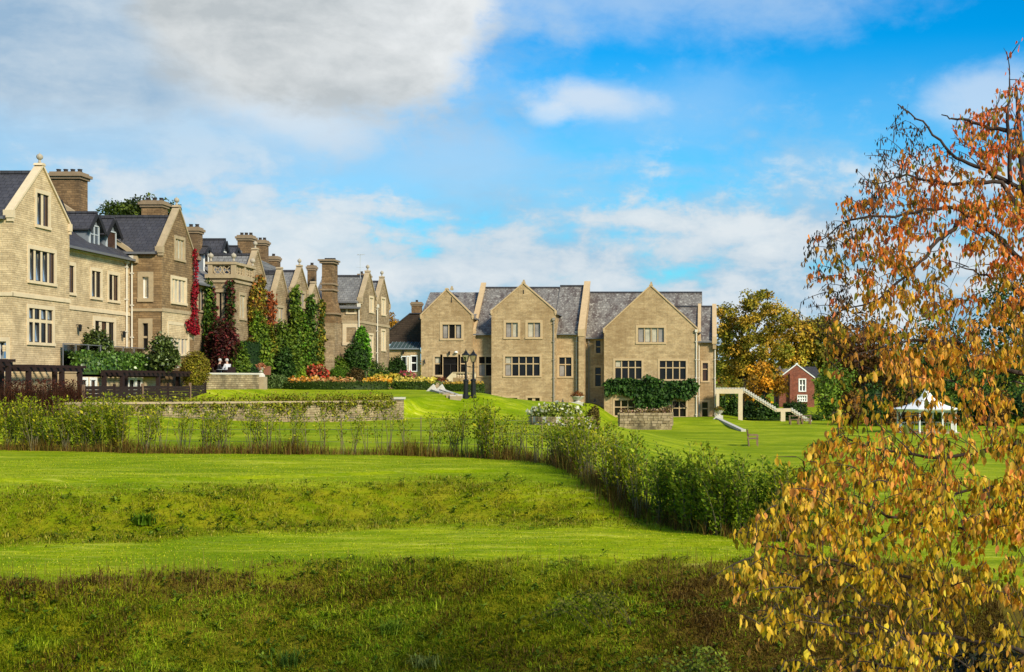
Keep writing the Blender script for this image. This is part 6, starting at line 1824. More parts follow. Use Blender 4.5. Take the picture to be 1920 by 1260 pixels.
SKIN = plain('skin', (0.50, 0.31, 0.23), 0.6, 0.1, 9, 0)
def seated(label, x, y, g, face, top_col, leg_col, hair_col, lean):
    t = thing('person', label, 'person', (x, y, g), 'couple seated on the terrace')
    f = Vector((math.cos(face), math.sin(face), 0)); s = Vector((-f.y, f.x, 0)); o = Vector((x, y, g)); u = Vector((0, 0, 1))
    P = lambda a, b, c: o + f * a + s * b + u * c
    J = [P(0, 0, .52), P(.01 + lean * .3, 0, .72), P(.02 + lean * .7, 0, .93), P(.03 + lean, 0, 1.06), P(.05 + lean, 0, 1.14), P(.07 + lean, 0, 1.22), P(.075 + lean, 0, 1.31)]
    R = [(.15, .13), (.145, .11), (.16, .115), (.085, .08), (.052, .052), (.085, .095), (.075, .085)]
    Ed = [(i, i + 1) for i in range(6)]
    for sg in (1, -1):
        b = len(J); J += [P(.04, sg * .1, .50), P(.44, sg * .12, .53), P(.46, sg * .11, .1), P(.60, sg * .12, .04)]; R += [.085, .062, .045, .035]; Ed += [(0, b), (b, b + 1), (b + 1, b + 2), (b + 2, b + 3)]
        b = len(J); J += [P(.02 + lean * .8, sg * .19, 1.0), P(.10 + lean, sg * .25, .76), P(.34 + lean, sg * .14, .80)]; R += [.058, .045, .032]; Ed += [(2, b), (b, b + 1), (b + 1, b + 2)]
        fingers(J, Ed, R, b + 2, f * .9 - s * sg * .35, u)
    skin_body('body', J, Ed, R, SKIN, t)
    # clothes follow the body, a little wider
    top = [0, 1, 2, 3]
    J2 = [J[0] + u * .02, J[1], J[2], J[3] - u * .01]; R2 = [(.175, .155), (.165, .13), (.18, .13), (.09, .085)]; E2 = [(0, 1), (1, 2), (2, 3)]
    for sg in (1, -1):
        b = len(J2); J2 += [P(.02 + lean * .8, sg * .19, 1.0), P(.10 + lean, sg * .25, .76), P(.31 + lean, sg * .15, .795)]; R2 += [.072, .06, .045]; E2 += [(2, b), (b, b + 1), (b + 1, b + 2)]
    skin_body('top', J2, E2, R2, top_col, t, 0)
    J3 = [J[0]]; R3 = [(.175, .15)]; E3 = []
    for sg in (1, -1):
        b = len(J3); J3 += [P(.04, sg * .1, .50), P(.44, sg * .12, .53), P(.46, sg * .11, .13)]; R3 += [.1, .078, .06]; E3 += [(0, b), (b, b + 1), (b + 1, b + 2)]
    skin_body('trousers', J3, E3, R3, leg_col, t, 0)
    h = J[5] + u * .05
    m = MB(); m.lathe([(.05, -.07), (.098, -.03), (.105, .04), (.085, .095), (.04, .125), (.005, .13)], tuple(h - f * .018), 12); m.build('hair', hair_col, t, True)
    m = MB(); m.add([tuple(h + f * .085 + u * .02), tuple(h + f * .085 + s * .02 - u * .03), tuple(h + f * .085 - s * .02 - u * .03), tuple(h + f * .12 - u * .025)], [(0, 1, 3), (0, 3, 2), (1, 2, 3)]); m.build('nose', SKIN, t)
    for sg in (1, -1):
        m = MB(); ball(m, tuple(h + f * .088 + s * sg * .034 + u * .018), .010); m.build('eye', M['black'], t)
        m = MB(); m.lathe([(.012, -.03), (.022, 0), (.012, .03)], tuple(h + s * sg * .098 - u * .01), 6); m.build('ear', SKIN, t)
    m = MB(); m.bar(tuple(h + f * .09 - s * .022 - u * .06), tuple(h + f * .09 + s * .022 - u * .06), .01, .01); m.build('mouth', plain('lips', (.32, .12, .10), .6, .1, 5, 0), t)


def chair(label, x, y, g, face):
    t = thing('garden_chair', label, 'chair', (x, y, g), 'dark wicker chairs of the seated couple')
    f = Vector((math.cos(face), math.sin(face), 0)); s = Vector((-f.y, f.x, 0)); o = Vector((x, y, g)); u = Vector((0, 0, 1))
    wk = M['wood_dark']
    m = MB(); m.bar(o + f * -.22 + u * .36, o + f * .26 + u * .38, .56, .1); m.build('seat', wk, t)
    m = MB(); m.bar(o + f * -.26 + u * .38, o + f * -.34 + u * .86, .58, .06, up=f); m.build('backrest', wk, t)
    for sg in (1, -1):
        m = MB(); m.bar(o + f * -.3 + s * sg * .30 + u * .5, o + f * .26 + s * sg * .30 + u * .5, .05, .34); m.build('armrest', wk, t)
        for a in (-.22, .22): m = MB(); m.bar(o + f * a + s * sg * .25 - u * .05, o + f * a + s * sg * .25 + u * .34, .05, .05); m.build('leg', wk, t)
blackc, whitec = plain('dark_jacket', (.016, .015, .018), .85, .3, 9, .1), plain('white_top', (.5, .5, .52), .8, .06, 9, .05)
hairw = plain('white_hair', (.40, .385, .37), .8, .1, 20, .1)
Yc = 77.9; k2 = Yc / F
gA = pt(411, 674, Yc).z - 1.33; gB = pt(425, 676, Yc).z - 1.33
xA, xB = pt(409, 0, Yc).x, pt(427, 0, Yc).x
m = MB(); m.box(xA - .6, xB + .6, Yc - .9, Yc + 1.6, gA - 1.2, gA); o = m.build('terrace_paving', M['dress_old']); tag(o, 'paved stone patch under the seated couple', None, None, 'structure')
chair('dark wicker chair holding the grey haired person in black', xA, Yc, gA, .5); chair('dark wicker chair holding the person in a white top', xB, Yc, gA, 2.7)
seated('grey haired person in a black jacket sitting on the left wicker chair', xA, Yc, gA, .5, blackc, blackc, hairw, .05)
seated('white haired person in a white top sitting on the right wicker chair', xB, Yc, gA, 2.7, whitec, blackc, hairw, .02)
xm_ = (xA + xB) / 2; t = thing('cafe_table', 'small round metal table between the seated couple', 'table', (xm_, Yc - .25, gA))
m = MB(); m.lathe([(.3, .70), (.3, .72), (.02, .725)], (xm_, Yc - .25, gA), 14); m.build('top', M['frame_grey'], t)
m = MB(); m.lathe([(.2, 0), (.18, .03), (.025, .05), (.022, .70)], (xm_, Yc - .25, gA), 10); m.build('pedestal', M['frame_grey'], t)
# ------------------------------------------------------------------ the young hedge between the lawns
HEDGE_PX = [(-60, 841), (0, 843), (120, 845), (250, 848), (350, 850), (560, 851), (760, 853), (900, 857), (980, 862), (1040, 870), (1090, 888), (1130, 912), (1180, 947), (1230, 969), (1280, 987), (1340, 1000), (1400, 1008), (1480, 1014), (1580, 1020)]
HP = [ground_at(x, y, 20) for x, y in HEDGE_PX]
_seg = np.array([(p.x, p.y) for p in HP]); _len = np.concatenate([[0], np.cumsum(np.linalg.norm(np.diff(_seg, axis=0), axis=1))])
def hedge_at(s_):
    return np.interp(s_, _len, _seg[:, 0]), np.interp(s_, _len, _seg[:, 1])


def make_sapling(label, h, nst, nleaf, cols, lo, leaf, spread):
    t = thing('hedge_sapling', label, 'sapling', (0, 0, 0), None)
    m = MB(); pts = []
    for i in range(nst):
        a = random.uniform(0, 6.28); b = Vector((math.cos(a) * .05, math.sin(a) * .05, -.05)); hh = h * random.uniform(.72, 1.05); ln = spread * random.uniform(.3, 1.0)
        P = [b + Vector((math.cos(a) * ln * f_ ** 1.5 + random.gauss(0, .015), math.sin(a) * ln * f_ ** 1.5 + random.gauss(0, .015), hh * f_)) for f_ in np.linspace(0, 1, 6)]
        m.tube(P, [.011, .010, .009, .007, .005, .002], 4)
        pts.append(P)
    m.build('stems', M['bark_pale'], t)
    C = np.zeros((nleaf, 3)); up = np.zeros((nleaf, 3))
    for i in range(nleaf):
        P = random.choice(pts); f_ = lo + (1 - lo) * random.random() ** .8; k_ = min(int(f_ * 5), 4); w_ = f_ * 5 - k_
        c = P[k_].lerp(P[k_ + 1], w_); r = .13 * (1.15 - abs(f_ - .65)) * random.random() ** .5; a = random.uniform(0, 6.28)
        C[i] = (c.x + math.cos(a) * r, c.y + math.sin(a) * r, c.z + random.gauss(0, .03)); up[i] = (math.cos(a), math.sin(a), .9)
    foliage('leaves', C, unit(up + rdir(nleaf) * .6), rdir(nleaf), leaf, palette(cols, nleaf, .25), 'leaf', t, .5)
    return t


YG = ['848c14', '9c9a20', '6c7c10', 'aca028', '5e700e', '768210']
kinds = {}
def reg(kind, label, specs):
    kinds[kind] = []
    for i, sp_ in enumerate(specs):
        t = make_sapling(label, *sp_); t.location = (0, -60, -50); kinds[kind].append([t, False, label])
reg('thin', 'spindly sparse leaved hedge sapling', [(1.5, 3, 95, YG, .46, .068, .25), (1.35, 3, 80, YG, .42, .068, .2), (1.6, 4, 120, YG, .5, .068, .3), (1.25, 3, 70, YG, .3, .068, .2)])
reg('mid', 'half leafy olive hedge sapling', [(1.6, 5, 200, YG, .35, .07, .35), (1.7, 6, 250, YG, .3, .07, .4), (1.5, 5, 170, YG + ['96962c'], .42, .07, .35)])
reg('full', 'bushy hedge sapling leafy from foot to top', [(1.75, 8, 620, YG + ['5c7818'], .08, .085, .45), (1.65, 7, 560, YG + ['5c7818'], .08, .085, .45), (1.8, 8, 650, YG, .12, .085, .4)])
reg('dark', 'dense darker green hedge sapling', [(1.65, 8, 820, ['5c7818', '748a20', '4c6814', '8c9a28', 'a0a430'], .06, .075, .5), (1.55, 7, 760, ['5c7818', '748a20', '8c9a28', 'a4a832'], .06, .075, .45), (1.6, 8, 800, ['4e6a14', '748a20', '8c9a28', '425a12'], .1, .075, .45)])
GRP = {'thin': 'thin saplings of the lawn hedge', 'mid': 'half grown saplings of the lawn hedge', 'full': 'bushy saplings of the lawn hedge', 'dark': 'dense saplings of the hedge end'}
def kind_at(px):
    r = random.random()
    if px < 250: return 'full' if r < .72 else 'mid'
    if px < 400: return 'mid' if r < .6 else ('full' if r < .75 else 'thin')
    if px < 500: return 'mid' if r < .45 else 'thin'
    if px < 800: return 'thin' if r < .84 else 'mid'
    if px < 945: return 'mid' if r < .62 else ('full' if r < .72 else 'thin')
    if px < 1060: return 'thin' if r < .85 else 'mid'
    if px < 1170: return 'thin' if r < .45 else ('mid' if r < .9 else 'full')
    if px < 1250: return 'dark' if r < .55 else 'mid'
    return 'dark' if r < .82 else 'full'
def stretch(px):
    for lim, w_ in ((60, 'at the left edge'), (160, 'around the large arching grass clump'), (260, 'below the first dark pergola'), (375, 'below the dark panel fence'), (500, 'below the low mossy wall'), (640, 'below the orange flower border'), (745, 'before the end of the retaining wall'),
                    (840, 'right of the retaining wall end'), (915, 'below the twin lamp posts'), (1000, 'below the second stone gable'), (1070, 'below the round stone bed'), (1140, 'at the bend of the hedge'), (1220, 'just past the bend'), (1290, 'below the rectangular stone bed'), (1370, 'below the pale step flank')):
        if px < lim: return w_
    return 'beside the autumn tree'
s_ = .1; n_sap = 0
while s_ < _len[-1] - .05:
    x, y = hedge_at(s_); px = XV + x / y * F
    kd = kind_at(px); e = random.choice(kinds[kd])
    x += random.gauss(0, .14); y += random.gauss(0, .14)
    o = e[0] if not e[1] else copy_tree(e[0]); e[1] = True
    o['label'] = e[2] + ', ' + stretch(px); o['group'] = GRP[kd] + ' ' + stretch(px)
    sc_ = random.uniform(.82, 1.12) * (0.92 if 560 < px < 830 else (0.88 if 950 < px < 1180 else 1.0))
    o.location = (x, y, gz(x, y) - .03); o.rotation_euler = (0, 0, random.uniform(0, 6.28)); o.scale = (1, 1, sc_)
    s_ += random.uniform(.12, .24) * {'thin': 2.0, 'mid': 1.35, 'full': 1.1, 'dark': .9}[kd]; n_sap += 1
for v in kinds.values():
    for e in v:
        if not e[1]:
            for ch in list(e[0].children): bpy.data.objects.remove(ch)
            bpy.data.objects.remove(e[0])

# wire fence that the saplings grow through
t = thing('wire_fence', 'thin post and wire fence running through the young hedge', 'fence', tuple(HP[3]))
n = int(_len[-1] / 2.4)
for i in range(n + 1):
    x, y = hedge_at(i * 2.4 + .1); y += .18; g = gz(x, y)
    m = MB(); m.tube([(x, y, g - .2), (x, y, g + 1.1)], .012, 6); m.build('post', M['wood'], t)
for hgt in (.35, .7, 1.05):
    P = []
    for i in range(n + 1): x, y = hedge_at(i * 2.4 + .1); P.append((x, y + .18, gz(x, y + .18) + hgt))
    m = MB(); m.tube(P, .005, 4); m.build('wire', M['gutter'], t)

# tawny dry grass along the foot of the hedge
n = 24000; S_ = RNG.random(n) * _len[-1]; x, y = hedge_at(S_); nz = vnoise(S_ * 1.1, S_ * 0, 1.3)
x = x + RNG.normal(size=n) * .18; y = y + RNG.normal(size=n) * .20 - .12
keep = RNG.random(n) < .55 + .45 * nz; x, y, nz = x[keep], y[keep], nz[keep]; n = len(x)
col = palette(['7a5c28', '8c7038', '5c4420', '6e6c24', '4a3018', '7c7c28', '6c4626'], n, .25)
tag(blades('dry_hedge_grass', np.stack([x, y, height(x, y) - .02], 1), RNG.uniform(.12, .46, n) * (1 + .6 * nz), .012, col, M['blade'], .5), 'tawny dry grass along the foot of the young hedge')

# ------------------------------------------------------------------ grasses of the banks and the foreground
def scatter(n, x0, x1, y0, y1, fn):
    X = RNG.uniform(x0, x1, n); Y = 1 / RNG.uniform(1 / y1, 1 / y0, n)
    px = XV + X / Y * F
    k = RNG.random(n) < fn(X, Y, px) * ((px > -120) & (px < 2100))
    return X[k], Y[k], px[k]
def shiftY(X): return np.interp(X, [-30, -15, -13, -6.6, 0, 4], [-3.4, -3.2, -3.0, 0, -0.3, -0.3])
def zone_noise(X, Y): return .5 + .5 * np.clip(vnoise(X, Y, 1.1) * .7 + vnoise(X + 9, Y - 4, 2.7) * .5, -1, 1)

# rough foreground bank
X, Y, px = scatter(360000, -13.5, 4.5, 14.9, 22.3, lambda X, Y, px: bank_mask(X, Y)[0])
Yp = Y - shiftY(X); zn = zone_noise(X, Y)
brown = np.clip(sm(-1.9, .3, X) * .85 + np.exp(-((px - 1000) / 130) ** 2 - ((Yp - 18.6) / .8) ** 2) * .6 + np.exp(-((px - 560) / 60) ** 2 - ((Yp - 21) / .5) ** 2) * .6 + sm(.55, .85, zn) * .45 + (px < 560) * sm(20.3, 21.3, Yp) * .8, 0, 1)
isb = RNG.random(len(X)) < brown
n = len(X)
patch = sm(-.25, .45, vnoise(X * 1.0 + 5, Y, 1.7) + .5 * vnoise(X, Y, 4.1))[:, None]
g1 = palette(['76800a', '868c14', '586c0c', '9c9628', '4a600a', '6c780c'], n, .3) * (1 - patch) + palette(['7c9410', '94a41c', '6a8c0c', 'a8ac34'], n, .25) * patch; g2 = palette(['5c4618', '70581f', '442e10', '88703a', '362210'], n, .3)
col = np.where(isb[:, None], g2, g1)
tuft = np.clip(vnoise(X * 1.0, Y * 1.0, 6.5) * .6 + vnoise(X + 3, Y, 13.0) * .5, -1, 1)
H = RNG.uniform(.05, .14, n) * (.75 + .55 * zn) * (1 + .6 * tuft)
tag(blades('rough_grass', np.stack([X, Y, height(X, Y) - .02], 1), H, RNG.uniform(.008, .016, n), col, M['blade'], 1.4, droop=.4), 'rough tussocky grass mixed green and brown over the near bank')

# tall dry stems on the lip of the near bank
X, Y, px = scatter(26000, -13.5, 3.5, 16.5, 22.6, lambda X, Y, px: np.exp(-((Y - shiftY(X) - 21.3) / .38) ** 2) * np.clip(.25 + .75 * (px < 480) + .9 * sm(1180, 1330, px) + .35 * (vnoise(X, Y, 1.5) > .25), 0, 1))
n = len(X); tag(blades('tall_dry_stems', np.stack([X, Y, height(X, Y) - .02], 1), RNG.uniform(.18, .48, n), RNG.uniform(.004, .007, n), palette(['6a4e2a', '7c6234', '4c341c', '8c7440', '5a3c22'], n, .25), M['blade'], .25), 'tall brown seed stems along the lip of the near bank')

# shaggy middle bank
X, Y, px = scatter(190000, -17, 1.5, 22, 31, lambda X, Y, px: bank_mask(X, Y)[1])
n = len(X); zn = zone_noise(X * 1.3, Y * 1.3); tf = np.clip(vnoise(X, Y, 5.5) * .6 + vnoise(X + 2, Y, 11.0) * .5, -1, 1)
col = np.where((RNG.random(n) < .25 + .35 * zn)[:, None], palette(['7c7614', '908622', 'b0a44c', '645a10'], n, .3), palette(['66780a', '78880c', '4e5e04', '98a426', '465804'], n, .3))
tag(blades('bank_grass', np.stack([X, Y, height(X, Y) - .02], 1), RNG.uniform(.04, .12, n) * (.6 + .7 * zn) * (1 + .65 * tf), RNG.uniform(.009, .016, n), col, M['blade'], 1.3, droop=.4), 'shaggy unmown grass on the face of the middle bank')

# short mown turf on the strip and the plateau
X, Y, px = scatter(110000, -19, 4.5, 20, 38, lambda X, Y, px: (1 - np.clip(sum(bank_mask(X, Y)), 0, 1)) * (.35 + .65 * zone_noise(X * .4, Y * 2.2)))
n = len(X); zn = zone_noise(X * .5, Y * 1.6)
col = np.where((RNG.random(n) < zn * .7)[:, None], palette(['b0b020', 'c4c040', 'a2a614'], n, .15), palette(['809806', '90a40a', '708a04'], n, .18))
tag(blades('mown_turf', np.stack([X, Y, height(X, Y) - .01], 1), RNG.uniform(.018, .045, n), RNG.uniform(.010, .018, n), col, M['blade'], 1.2), 'short mown turf on the plateau and the strip below it')

# broad leaved weeds and white specks
X, Y, px = scatter(2600, -13, 2.5, 17.2, 30.5, lambda X, Y, px: np.clip(sum(bank_mask(X, Y)), 0, 1) * .5)
n = len(X); k = 9; B = np.repeat(np.stack([X, Y, height(X, Y) + .03], 1), k, 0); a = RNG.random(n * k) * 6.28
D = np.stack([np.cos(a), np.sin(a), RNG.uniform(.1, .8, n * k)], 1)
foliage('broad_leaved_weeds', B + RNG.normal(size=B.shape) * .03, D, unit(rdir(n * k) * .3 + np.array([0, 0, 1])), .085, palette(['5c7414', '788a2c', '46600c', '344c08'], n * k, .2), 'leaf', None, .45, kind='stuff')['label'] = 'low broad leaved weeds dotted over both grassy banks'


def grass_clump(label, px, py, h, n, cols, y0=12, w=.018, group=None):
    g = ground_at(px, py, y0)
    t = thing('grass_clump', label, 'grass clump', tuple(g))
    B = np.array(g) + np.stack([RNG.normal(size=n) * .09, RNG.normal(size=n) * .07, np.zeros(n)], 1)
    blades('blades', B, RNG.uniform(.7, 1.1, n) * h, w, palette(cols, n, .2), M['blade'], 1.15, t, None, droop=.55)
grass_clump('large arching grass clump at the left foot of the young hedge', 78, 838, .85, 260, ['6a7c38', '84924a', '52682a'], 25, .03)
grass_clump('second arching grass clump just right of the largest one', 112, 836, .6, 160, ['6a7c38', '7a8a44', '4a5c24'], 25, .03)
grass_clump('bright iris like clump low on the near bank', 735, 1188, .30, 90, ['6c8420', '80962c', '586e16'], 12, .018)
grass_clump('dark weed clump at the bottom centre edge', 540, 1250, .34, 80, ['4c6420', '5c7428', '3a5218'], 12, .016)
grass_clump('pale weed clump near the bottom left of the bank', 800, 1252, .28, 70, ['7c8440', '90964c', '6a7434'], 12, .014)
grass_clump('dark green dock clump on the middle bank', 268, 985, .32, 110, ['5a7818', '6a8420', '4c6812'], 20, .03)


# ------------------------------------------------------------------ brambles and dark undergrowth below the autumn tree
def bramble(label, roots, n_st, cols, leaf=.055):
    t = thing('bramble', label, 'bramble', tuple(roots[0]), 'brambles at the lower right')
    m = MB(); C = []
    for i in range(n_st):
        r = Vector(roots[i % len(roots)]); a = random.uniform(2.2, 4.4); L = random.uniform(.5, 1.1); h = random.uniform(.4, .8)
        P = [r + Vector((math.cos(a) * L * f_, math.sin(a) * L * .6 * f_, h * math.sin(f_ * 2.4) - .05)) for f_ in np.linspace(0, 1, 8)]
        m.tube(P, [.005 - .0005 * k_ for k_ in range(8)], 4)
        for p in P[2:]:
            for j in range(11): C.append(p + Vector((random.gauss(0, .06), random.gauss(0, .06), random.gauss(0, .05))))
    m.build('stems', M['bark'], t)
    C = np.array(C); n = len(C)
    foliage('leaves', C, rdir(n), unit(rdir(n) * .6 + np.array([0, -.4, .8])), leaf, palette(cols, n, .22), 'leaf', t, .65)
for lab, px, py, Y, nst, cols in (('pale green bramble sprawling in front of the dark undergrowth', 1350, 1215, 17.6, 14, ['6c7a1c', '808c30', '50601a']), ('olive bramble with pinkish tips at the bottom right corner of the grass', 1420, 1285, 16.4, 14, ['50581c', '646a28', '74582c']), ('small bramble with pale leaves on the upper right of the near bank', 1150, 1130, 19.4, 8, ['566016', '74702c', '444e12'])):
    X = (px - XV) / F * Y
    bramble(lab, [(X, Y, gz(X, Y)), (X + .3, Y + .1, gz(X + .3, Y + .1)), (X - .25, Y - .1, gz(X - .25, Y - .1))], nst, cols)
UG = ['141c0a', '1c260e', '0e1608', '201f10', '241a0e']  # near-black leaf colours hold the shade below the tree
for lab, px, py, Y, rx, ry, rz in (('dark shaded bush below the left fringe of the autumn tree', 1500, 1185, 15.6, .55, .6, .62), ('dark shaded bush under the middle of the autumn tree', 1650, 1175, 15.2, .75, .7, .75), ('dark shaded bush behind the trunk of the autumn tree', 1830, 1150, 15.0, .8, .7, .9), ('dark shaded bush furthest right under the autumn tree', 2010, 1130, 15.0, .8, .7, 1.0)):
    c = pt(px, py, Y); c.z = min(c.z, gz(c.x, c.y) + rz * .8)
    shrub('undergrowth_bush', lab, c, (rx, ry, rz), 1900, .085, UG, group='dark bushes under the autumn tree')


# ------------------------------------------------------------------ the autumn cherry in the right foreground
def cherry():
    TY = 12.3; tx = (2035 - XV) / F * TY; g = gz(tx, TY)
    t = thing('cherry_tree', 'autumn cherry tree with hanging orange and yellow leaves filling the right foreground', 'tree', (tx, TY, g))
    def w(px, py, Y): return np.array(pt(px, py, Y))
    base = np.array([tx, TY, g - .2])
    m = MB(); trunk = [base, w(2030, 1330, TY), w(2015, 1050, TY + .1), w(1990, 760, TY), w(1950, 520, TY - .1), w(1918, 330, TY), w(1905, 160, TY + .1)]
    m.tube([Vector(p) for p in trunk], [.17, .15, .12, .095, .065, .035, .012], 10); m.build('trunk', M['bark'], t, True)
    limbs = [([(2010, 1040), (1900, 1000), (1708, 979), (1603, 939), (1544, 931)], 10.8), ([(2020, 1150), (1850, 1105), (1680, 1077), (1544, 1048), (1425, 1024)], 10.4), ([(1990, 800), (1880, 840), (1760, 862), (1640, 840), (1572, 815)], 11.2),
             ([(1985, 720), (1880, 690), (1790, 640), (1700, 640), (1590, 668)], 11.6), ([(1960, 600), (1890, 530), (1860, 520), (1800, 500)], 11.9), ([(1950, 520), (1850, 430), (1790, 388), (1700, 400), (1590, 411), (1536, 452)], 11.8),
             ([(1935, 430), (1880, 340), (1790, 345), (1700, 330), (1640, 345)], 12.2), ([(1925, 360), (1850, 320), (1794, 296), (1740, 240), (1683, 195)], 12.5), ([(1915, 250), (1860, 240), (1800, 225), (1765, 215)], 12.4),
             ([(2025, 1250), (1900, 1215), (1760, 1190), (1600, 1185), (1470, 1140)], 10.2), ([(1808, 411), (1760, 450), (1725, 490), (1650, 560), (1560, 590)], 11.6), ([(2000, 900), (1900, 905), (1800, 925), (1720, 960)], 10.9),
             ([(2030, 1330), (1900, 1290), (1740, 1260), (1600, 1240)], 10.0), ([(2000, 880), (2120, 800), (2220, 640), (2260, 460)], 12.6), ([(2015, 1100), (2140, 1060), (2260, 1000)], 12.0), ([(1960, 560), (2060, 420), (2120, 260)], 12.8), ([(1990, 760), (2060, 700), (2100, 560)], 13.4), ([(1895, 340), (1890, 200), (1893, 140)], 12.3)]
    lm = MB(); nodes = []
    for pts, Y1 in limbs:
        q = [w(px, py, TY + (Y1 - TY) * (i / (len(pts) - 1)) ** .8) for i, (px, py) in enumerate(pts)]
        # resample with a little waver
        R = []
        for i in range(len(q) - 1):
            for f_ in np.linspace(0, 1, 6)[:-1]: R.append(q[i] * (1 - f_) + q[i + 1] * f_ + RNG.normal(size=3) * .010)
        R.append(q[-1]); nr = len(R)
        lm.tube([Vector(p) for p in R], list(np.linspace(.026, .005, nr)), 6); nodes += R[4:]
    lm.build('limbs', M['bark'], t, True)
    nodes = np.array(nodes)
    crown = [(1912, 95), (1880, 180), (1800, 205), (1745, 235), (1700, 290), (1640, 320), (1600, 370), (1555, 420), (1528, 470), (1530, 530), (1560, 580), (1560, 640), (1572, 700), (1565, 780), (1560, 812), (1505, 860), (1470, 930), (1395, 1010), (1385, 1090), (1412, 1170), (1490, 1220), (1520, 1275), (1620, 1330), (2260, 1330), (2320, 700), (2240, 300), (2060, 100)]
    sc_ = px_inside(crown, 1050); sc_ = np.concatenate([sc_, px_inside([(1385, 1010), (1500, 860), (1760, 850), (2000, 900), (2000, 1330), (1520, 1275), (1412, 1170)], 150), px_inside([(1600, 380), (1920, 240), (1920, 860), (1600, 830), (1575, 640)], 190)])
    per = RNG.integers(3, 14, len(sc_)); ci = np.repeat(np.arange(len(sc_)), per); q = RNG.normal(size=(len(ci), 2)) * (RNG.uniform(9, 26, len(sc_))[ci])[:, None]
    q = np.stack([q[:, 0] * 1.25, q[:, 1] * .8 - q[:, 0] * .35], 1)          # sprays lean down and outwards
    tips = sc_[ci] + q
    def dens(p):
        x, y = p[:, 0], p[:, 1]
        d = np.ones(len(p)) * .88
        d = np.where(y < 430, .85, d)
        d *= 1 - .78 * ((x > 1590) & (x < 1800) & (y > 715) & (y < 822))
        d *= 1 - .5 * (((x - 1745) / 60) ** 2 + ((y - 500) / 70) ** 2 < 1) - .5 * (((x - 1868) / 42) ** 2 + ((y - 590) / 60) ** 2 < 1)
        d *= 1 - .25 * ((x < 1640) & (y > 540) & (y < 820))
        d *= np.where(x > 1960, .5, 1)
        d *= np.clip(.8 + .5 * vnoise(x * .02, y * .02, 1.0), .25, 1)
        d *= np.where((y > 850) & (y < 1080), 1.1, 1); d *= np.where(y > 1120, .62, 1)
        return d
    tips = tips[RNG.random(len(tips)) < dens(tips)]
    sparse = px_inside([(1692, 195), (1640, 262), (1600, 318), (1572, 395), (1515, 440), (1508, 560), (1488, 575), (1500, 622), (1545, 640), (1600, 560), (1640, 420), (1740, 262)], 210)
    nS = len(sparse); allt = np.concatenate([tips, sparse]); small = np.arange(len(allt)) >= len(tips)
    Yd = np.interp(allt[:, 1], [90, 400, 800, 1050, 1330], [12.5, 12.0, 11.5, 10.7, 10.1]) + RNG.normal(size=len(allt)) * .62
    W = np.stack([(allt[:, 0] - XV) / F * Yd, Yd, (YV - allt[:, 1]) / F * Yd], 1)
    d0 = np.array([np.min(np.linalg.norm(nodes - p, axis=1)) for p in W]); order = np.argsort(d0)
    tw = MB(); LC, LD, LCi, LS = [], [], [], []
    N_ = list(nodes); arr = np.array(N_)
    for cnt, i in enumerate(order):
        p = W[i]
        if cnt % 40 == 0: arr = np.array(N_)
        dd = np.linalg.norm(arr - p, axis=1) + np.where(arr[:, 0] < p[0] - .05, .35, 0) + np.where(arr[:, 2] < p[2] - .25, .15, 0)
        a = arr[np.argmin(dd)]
        L = np.linalg.norm(p - a)
        mid = (a + p) / 2 + np.array([0, 0, .10 * L]) + RNG.normal(size=3) * .04 * L
        fs = np.linspace(0, 1, 5)
        P = [a * (1 - f_) ** 2 + mid * 2 * f_ * (1 - f_) + p * f_ ** 2 for f_ in fs]
        tw.tube([Vector(q) for q in P], list(np.linspace(.0065 if L > .3 else .0045, .0016, 5)), 4)
        N_ += [P[2], P[3], P[4]]
        nl = RNG.integers(4, 9) if not small[i] else RNG.integers(7, 13)
        f0 = max(0.0, 1 - .42 / max(L, .1))
        for j in range(nl):
            f_ = f0 + (1 - f0) * RNG.random() ** .7
            q = a * (1 - f_) ** 2 + mid * 2 * f_ * (1 - f_) + p * f_ ** 2
            LC.append(q + RNG.normal(size=3) * np.array([.028, .028, .02])); LCi.append(i); LS.append(small[i])
    tw.build('twigs', M['bark'], t)
    C = np.array(LC); ti = np.array(LCi); sm_ = np.array(LS)
    py = YV - C[:, 2] / C[:, 1] * F; px = XV + C[:, 0] / C[:, 1] * F
    nz = vnoise(px * .028, py * .034, 1.0) * .7 + vnoise(px * .075 + 3, py * .08, 1.0) * .5
    low = sm(860, 960, py); keep = RNG.random(len(C)) < np.clip((.70 + .62 * nz + .22 * sm(1780, 1880, px)) * (1 - low) + low * (.86 - .26 * sm(1080, 1130, py) + .75 * nz), .10, 1)
    C, ti, sm_ = C[keep], ti[keep], sm_[keep]; n = len(C)
    D = unit(np.array([[0, 0, -1.0]]) + rdir(n) * np.array([.55, .55, .30]) * RNG.uniform(.4, 1.3, (n, 1)))
    Nn = unit(rdir(n) * np.array([1, 1, .25]))
    Lg = RNG.uniform(.054, .086, n) * np.interp(py[keep], [100, 500, 900], [.78, .88, 1.0]); Lg[sm_] = RNG.uniform(.03, .052, sm_.sum()); Lg *= RNG.uniform(.7, 1.18, n); Wd = Lg * RNG.uniform(.32, .60, n); Wd[sm_] *= .7
    py = YV - C[:, 2] / C[:, 1] * F; px = XV + C[:, 0] / C[:, 1] * F
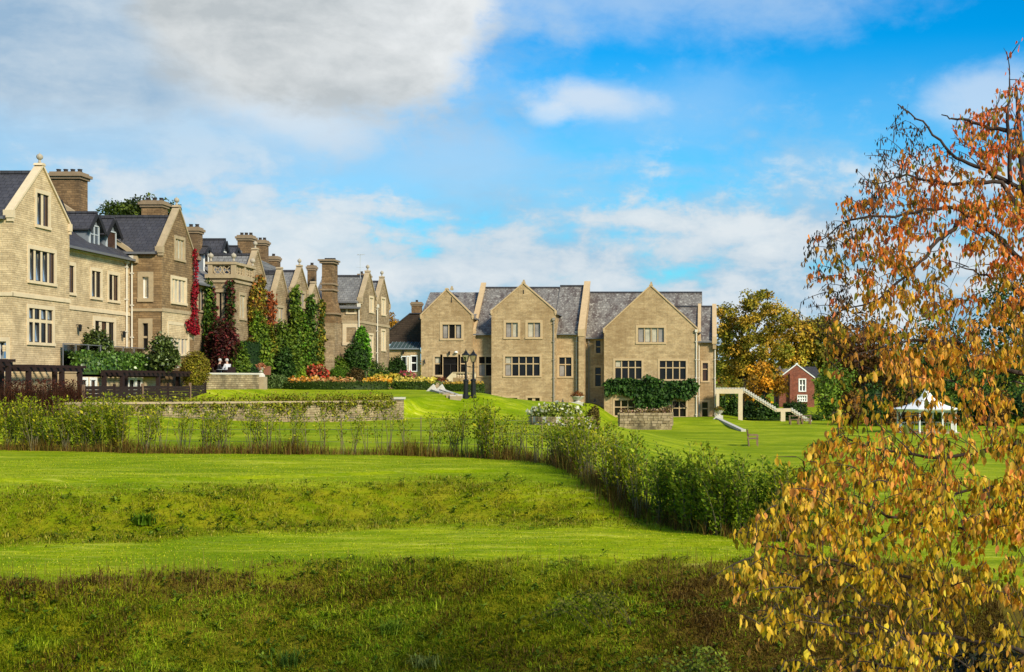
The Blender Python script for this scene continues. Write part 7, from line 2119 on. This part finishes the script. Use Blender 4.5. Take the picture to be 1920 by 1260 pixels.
    # colour goes with height in the tree and changes from spray to spray
    bands = [(-1e9, 300, ['ee743a', 'e07034', 'c88430', 'b08424', 'f88850']), (300, 520, ['fc8a3a', 'ff9440', 'ee7c2e', 'd89a34', 'c09828', 'fc8450']), (520, 700, ['f0a430', 'c4a028', 'f4b03c', 'f49448', 'a0901e', 'f4b04c']),
             (700, 900, ['f8b834', 'f0a830', 'fcc44c', 'fa9c50', 'd8b028', 'b0a022']), (900, 1e9, ['fcc838', 'f4b82e', 'fcd04c', 'dcb424', 'fca85c', 'b4a41e', 'f0c43c', '98921a'])]
    tipc = np.zeros((len(allt), 3)); ty = allt[:, 1] + RNG.normal(size=len(allt)) * 60
    for lo, hi, cols in bands:
        k = (ty >= lo) & (ty < hi); tipc[k] = palette(cols, k.sum(), .14)
    col = np.clip(tipc[ti] * (1 + RNG.normal(size=(n, 1)) * .16), .01, 1)
    olive = RNG.random(n) < .13; col[olive] = palette(['7a7a20', '8c8426', '5c6418'], olive.sum(), .15)
    col[sm_] = palette(['4a3c1e', '5a4420', '3c3a1c', '6a4424'], sm_.sum(), .2)  # small outer leaves coloured dark for a backlit look
    # the leaves that show largest are objects of their own
    vis = (px > 1300) & (px < 1915) & (py > 60) & (py < 1255) & ~sm_
    big = np.nonzero(vis)[0]; big = big[np.argsort(C[big, 1] / Lg[big])[:300]]
    rest = np.ones(n, bool); rest[big] = False
    V, Q, cc = leaves_arrays(C[rest], D[rest], Nn[rest], Lg[rest], Wd[rest], col[rest], fold=.18, six=True)
    np_mesh('foliage', V, Q, M['leaf_cherry'], t, cc, kind='stuff')
    protos = []
    for k in range(14):
        V, Q, cc = leaves_arrays(np.zeros((1, 3)), np.array([[0, 0, -1.0]]), np.array([[0, -1.0, 0]]), 1.0, .48, palette(['f4c834', 'e8b82a', 'f8d048', 'ccb020', 'f4a860', 'f0b050'], 1, .08), fold=.18, six=True)
        o = np_mesh('leaf', V, Q, M['leaf_cherry'], None, cc); protos.append(o.data); bpy.data.objects.remove(o)
    for i in big:
        o = bpy.data.objects.new('leaf', random.choice(protos)); COL.objects.link(o); o.parent = t
        z = Vector(-D[i]); y = -Vector(Nn[i]); x = y.cross(z).normalized(); y = z.cross(x).normalized()
        mt = Matrix((x, -y * -1, z)).transposed().to_4x4()
        o.matrix_local = Matrix.Translation(Vector(C[i]) - t.location) @ mt @ Matrix.Diagonal((Lg[i], Lg[i], Lg[i], 1))
cherry()
# ------------------------------------------------------------------ lift everything to the world datum
for o in sc.objects:
    if o.parent is None: o.location.z += EYE
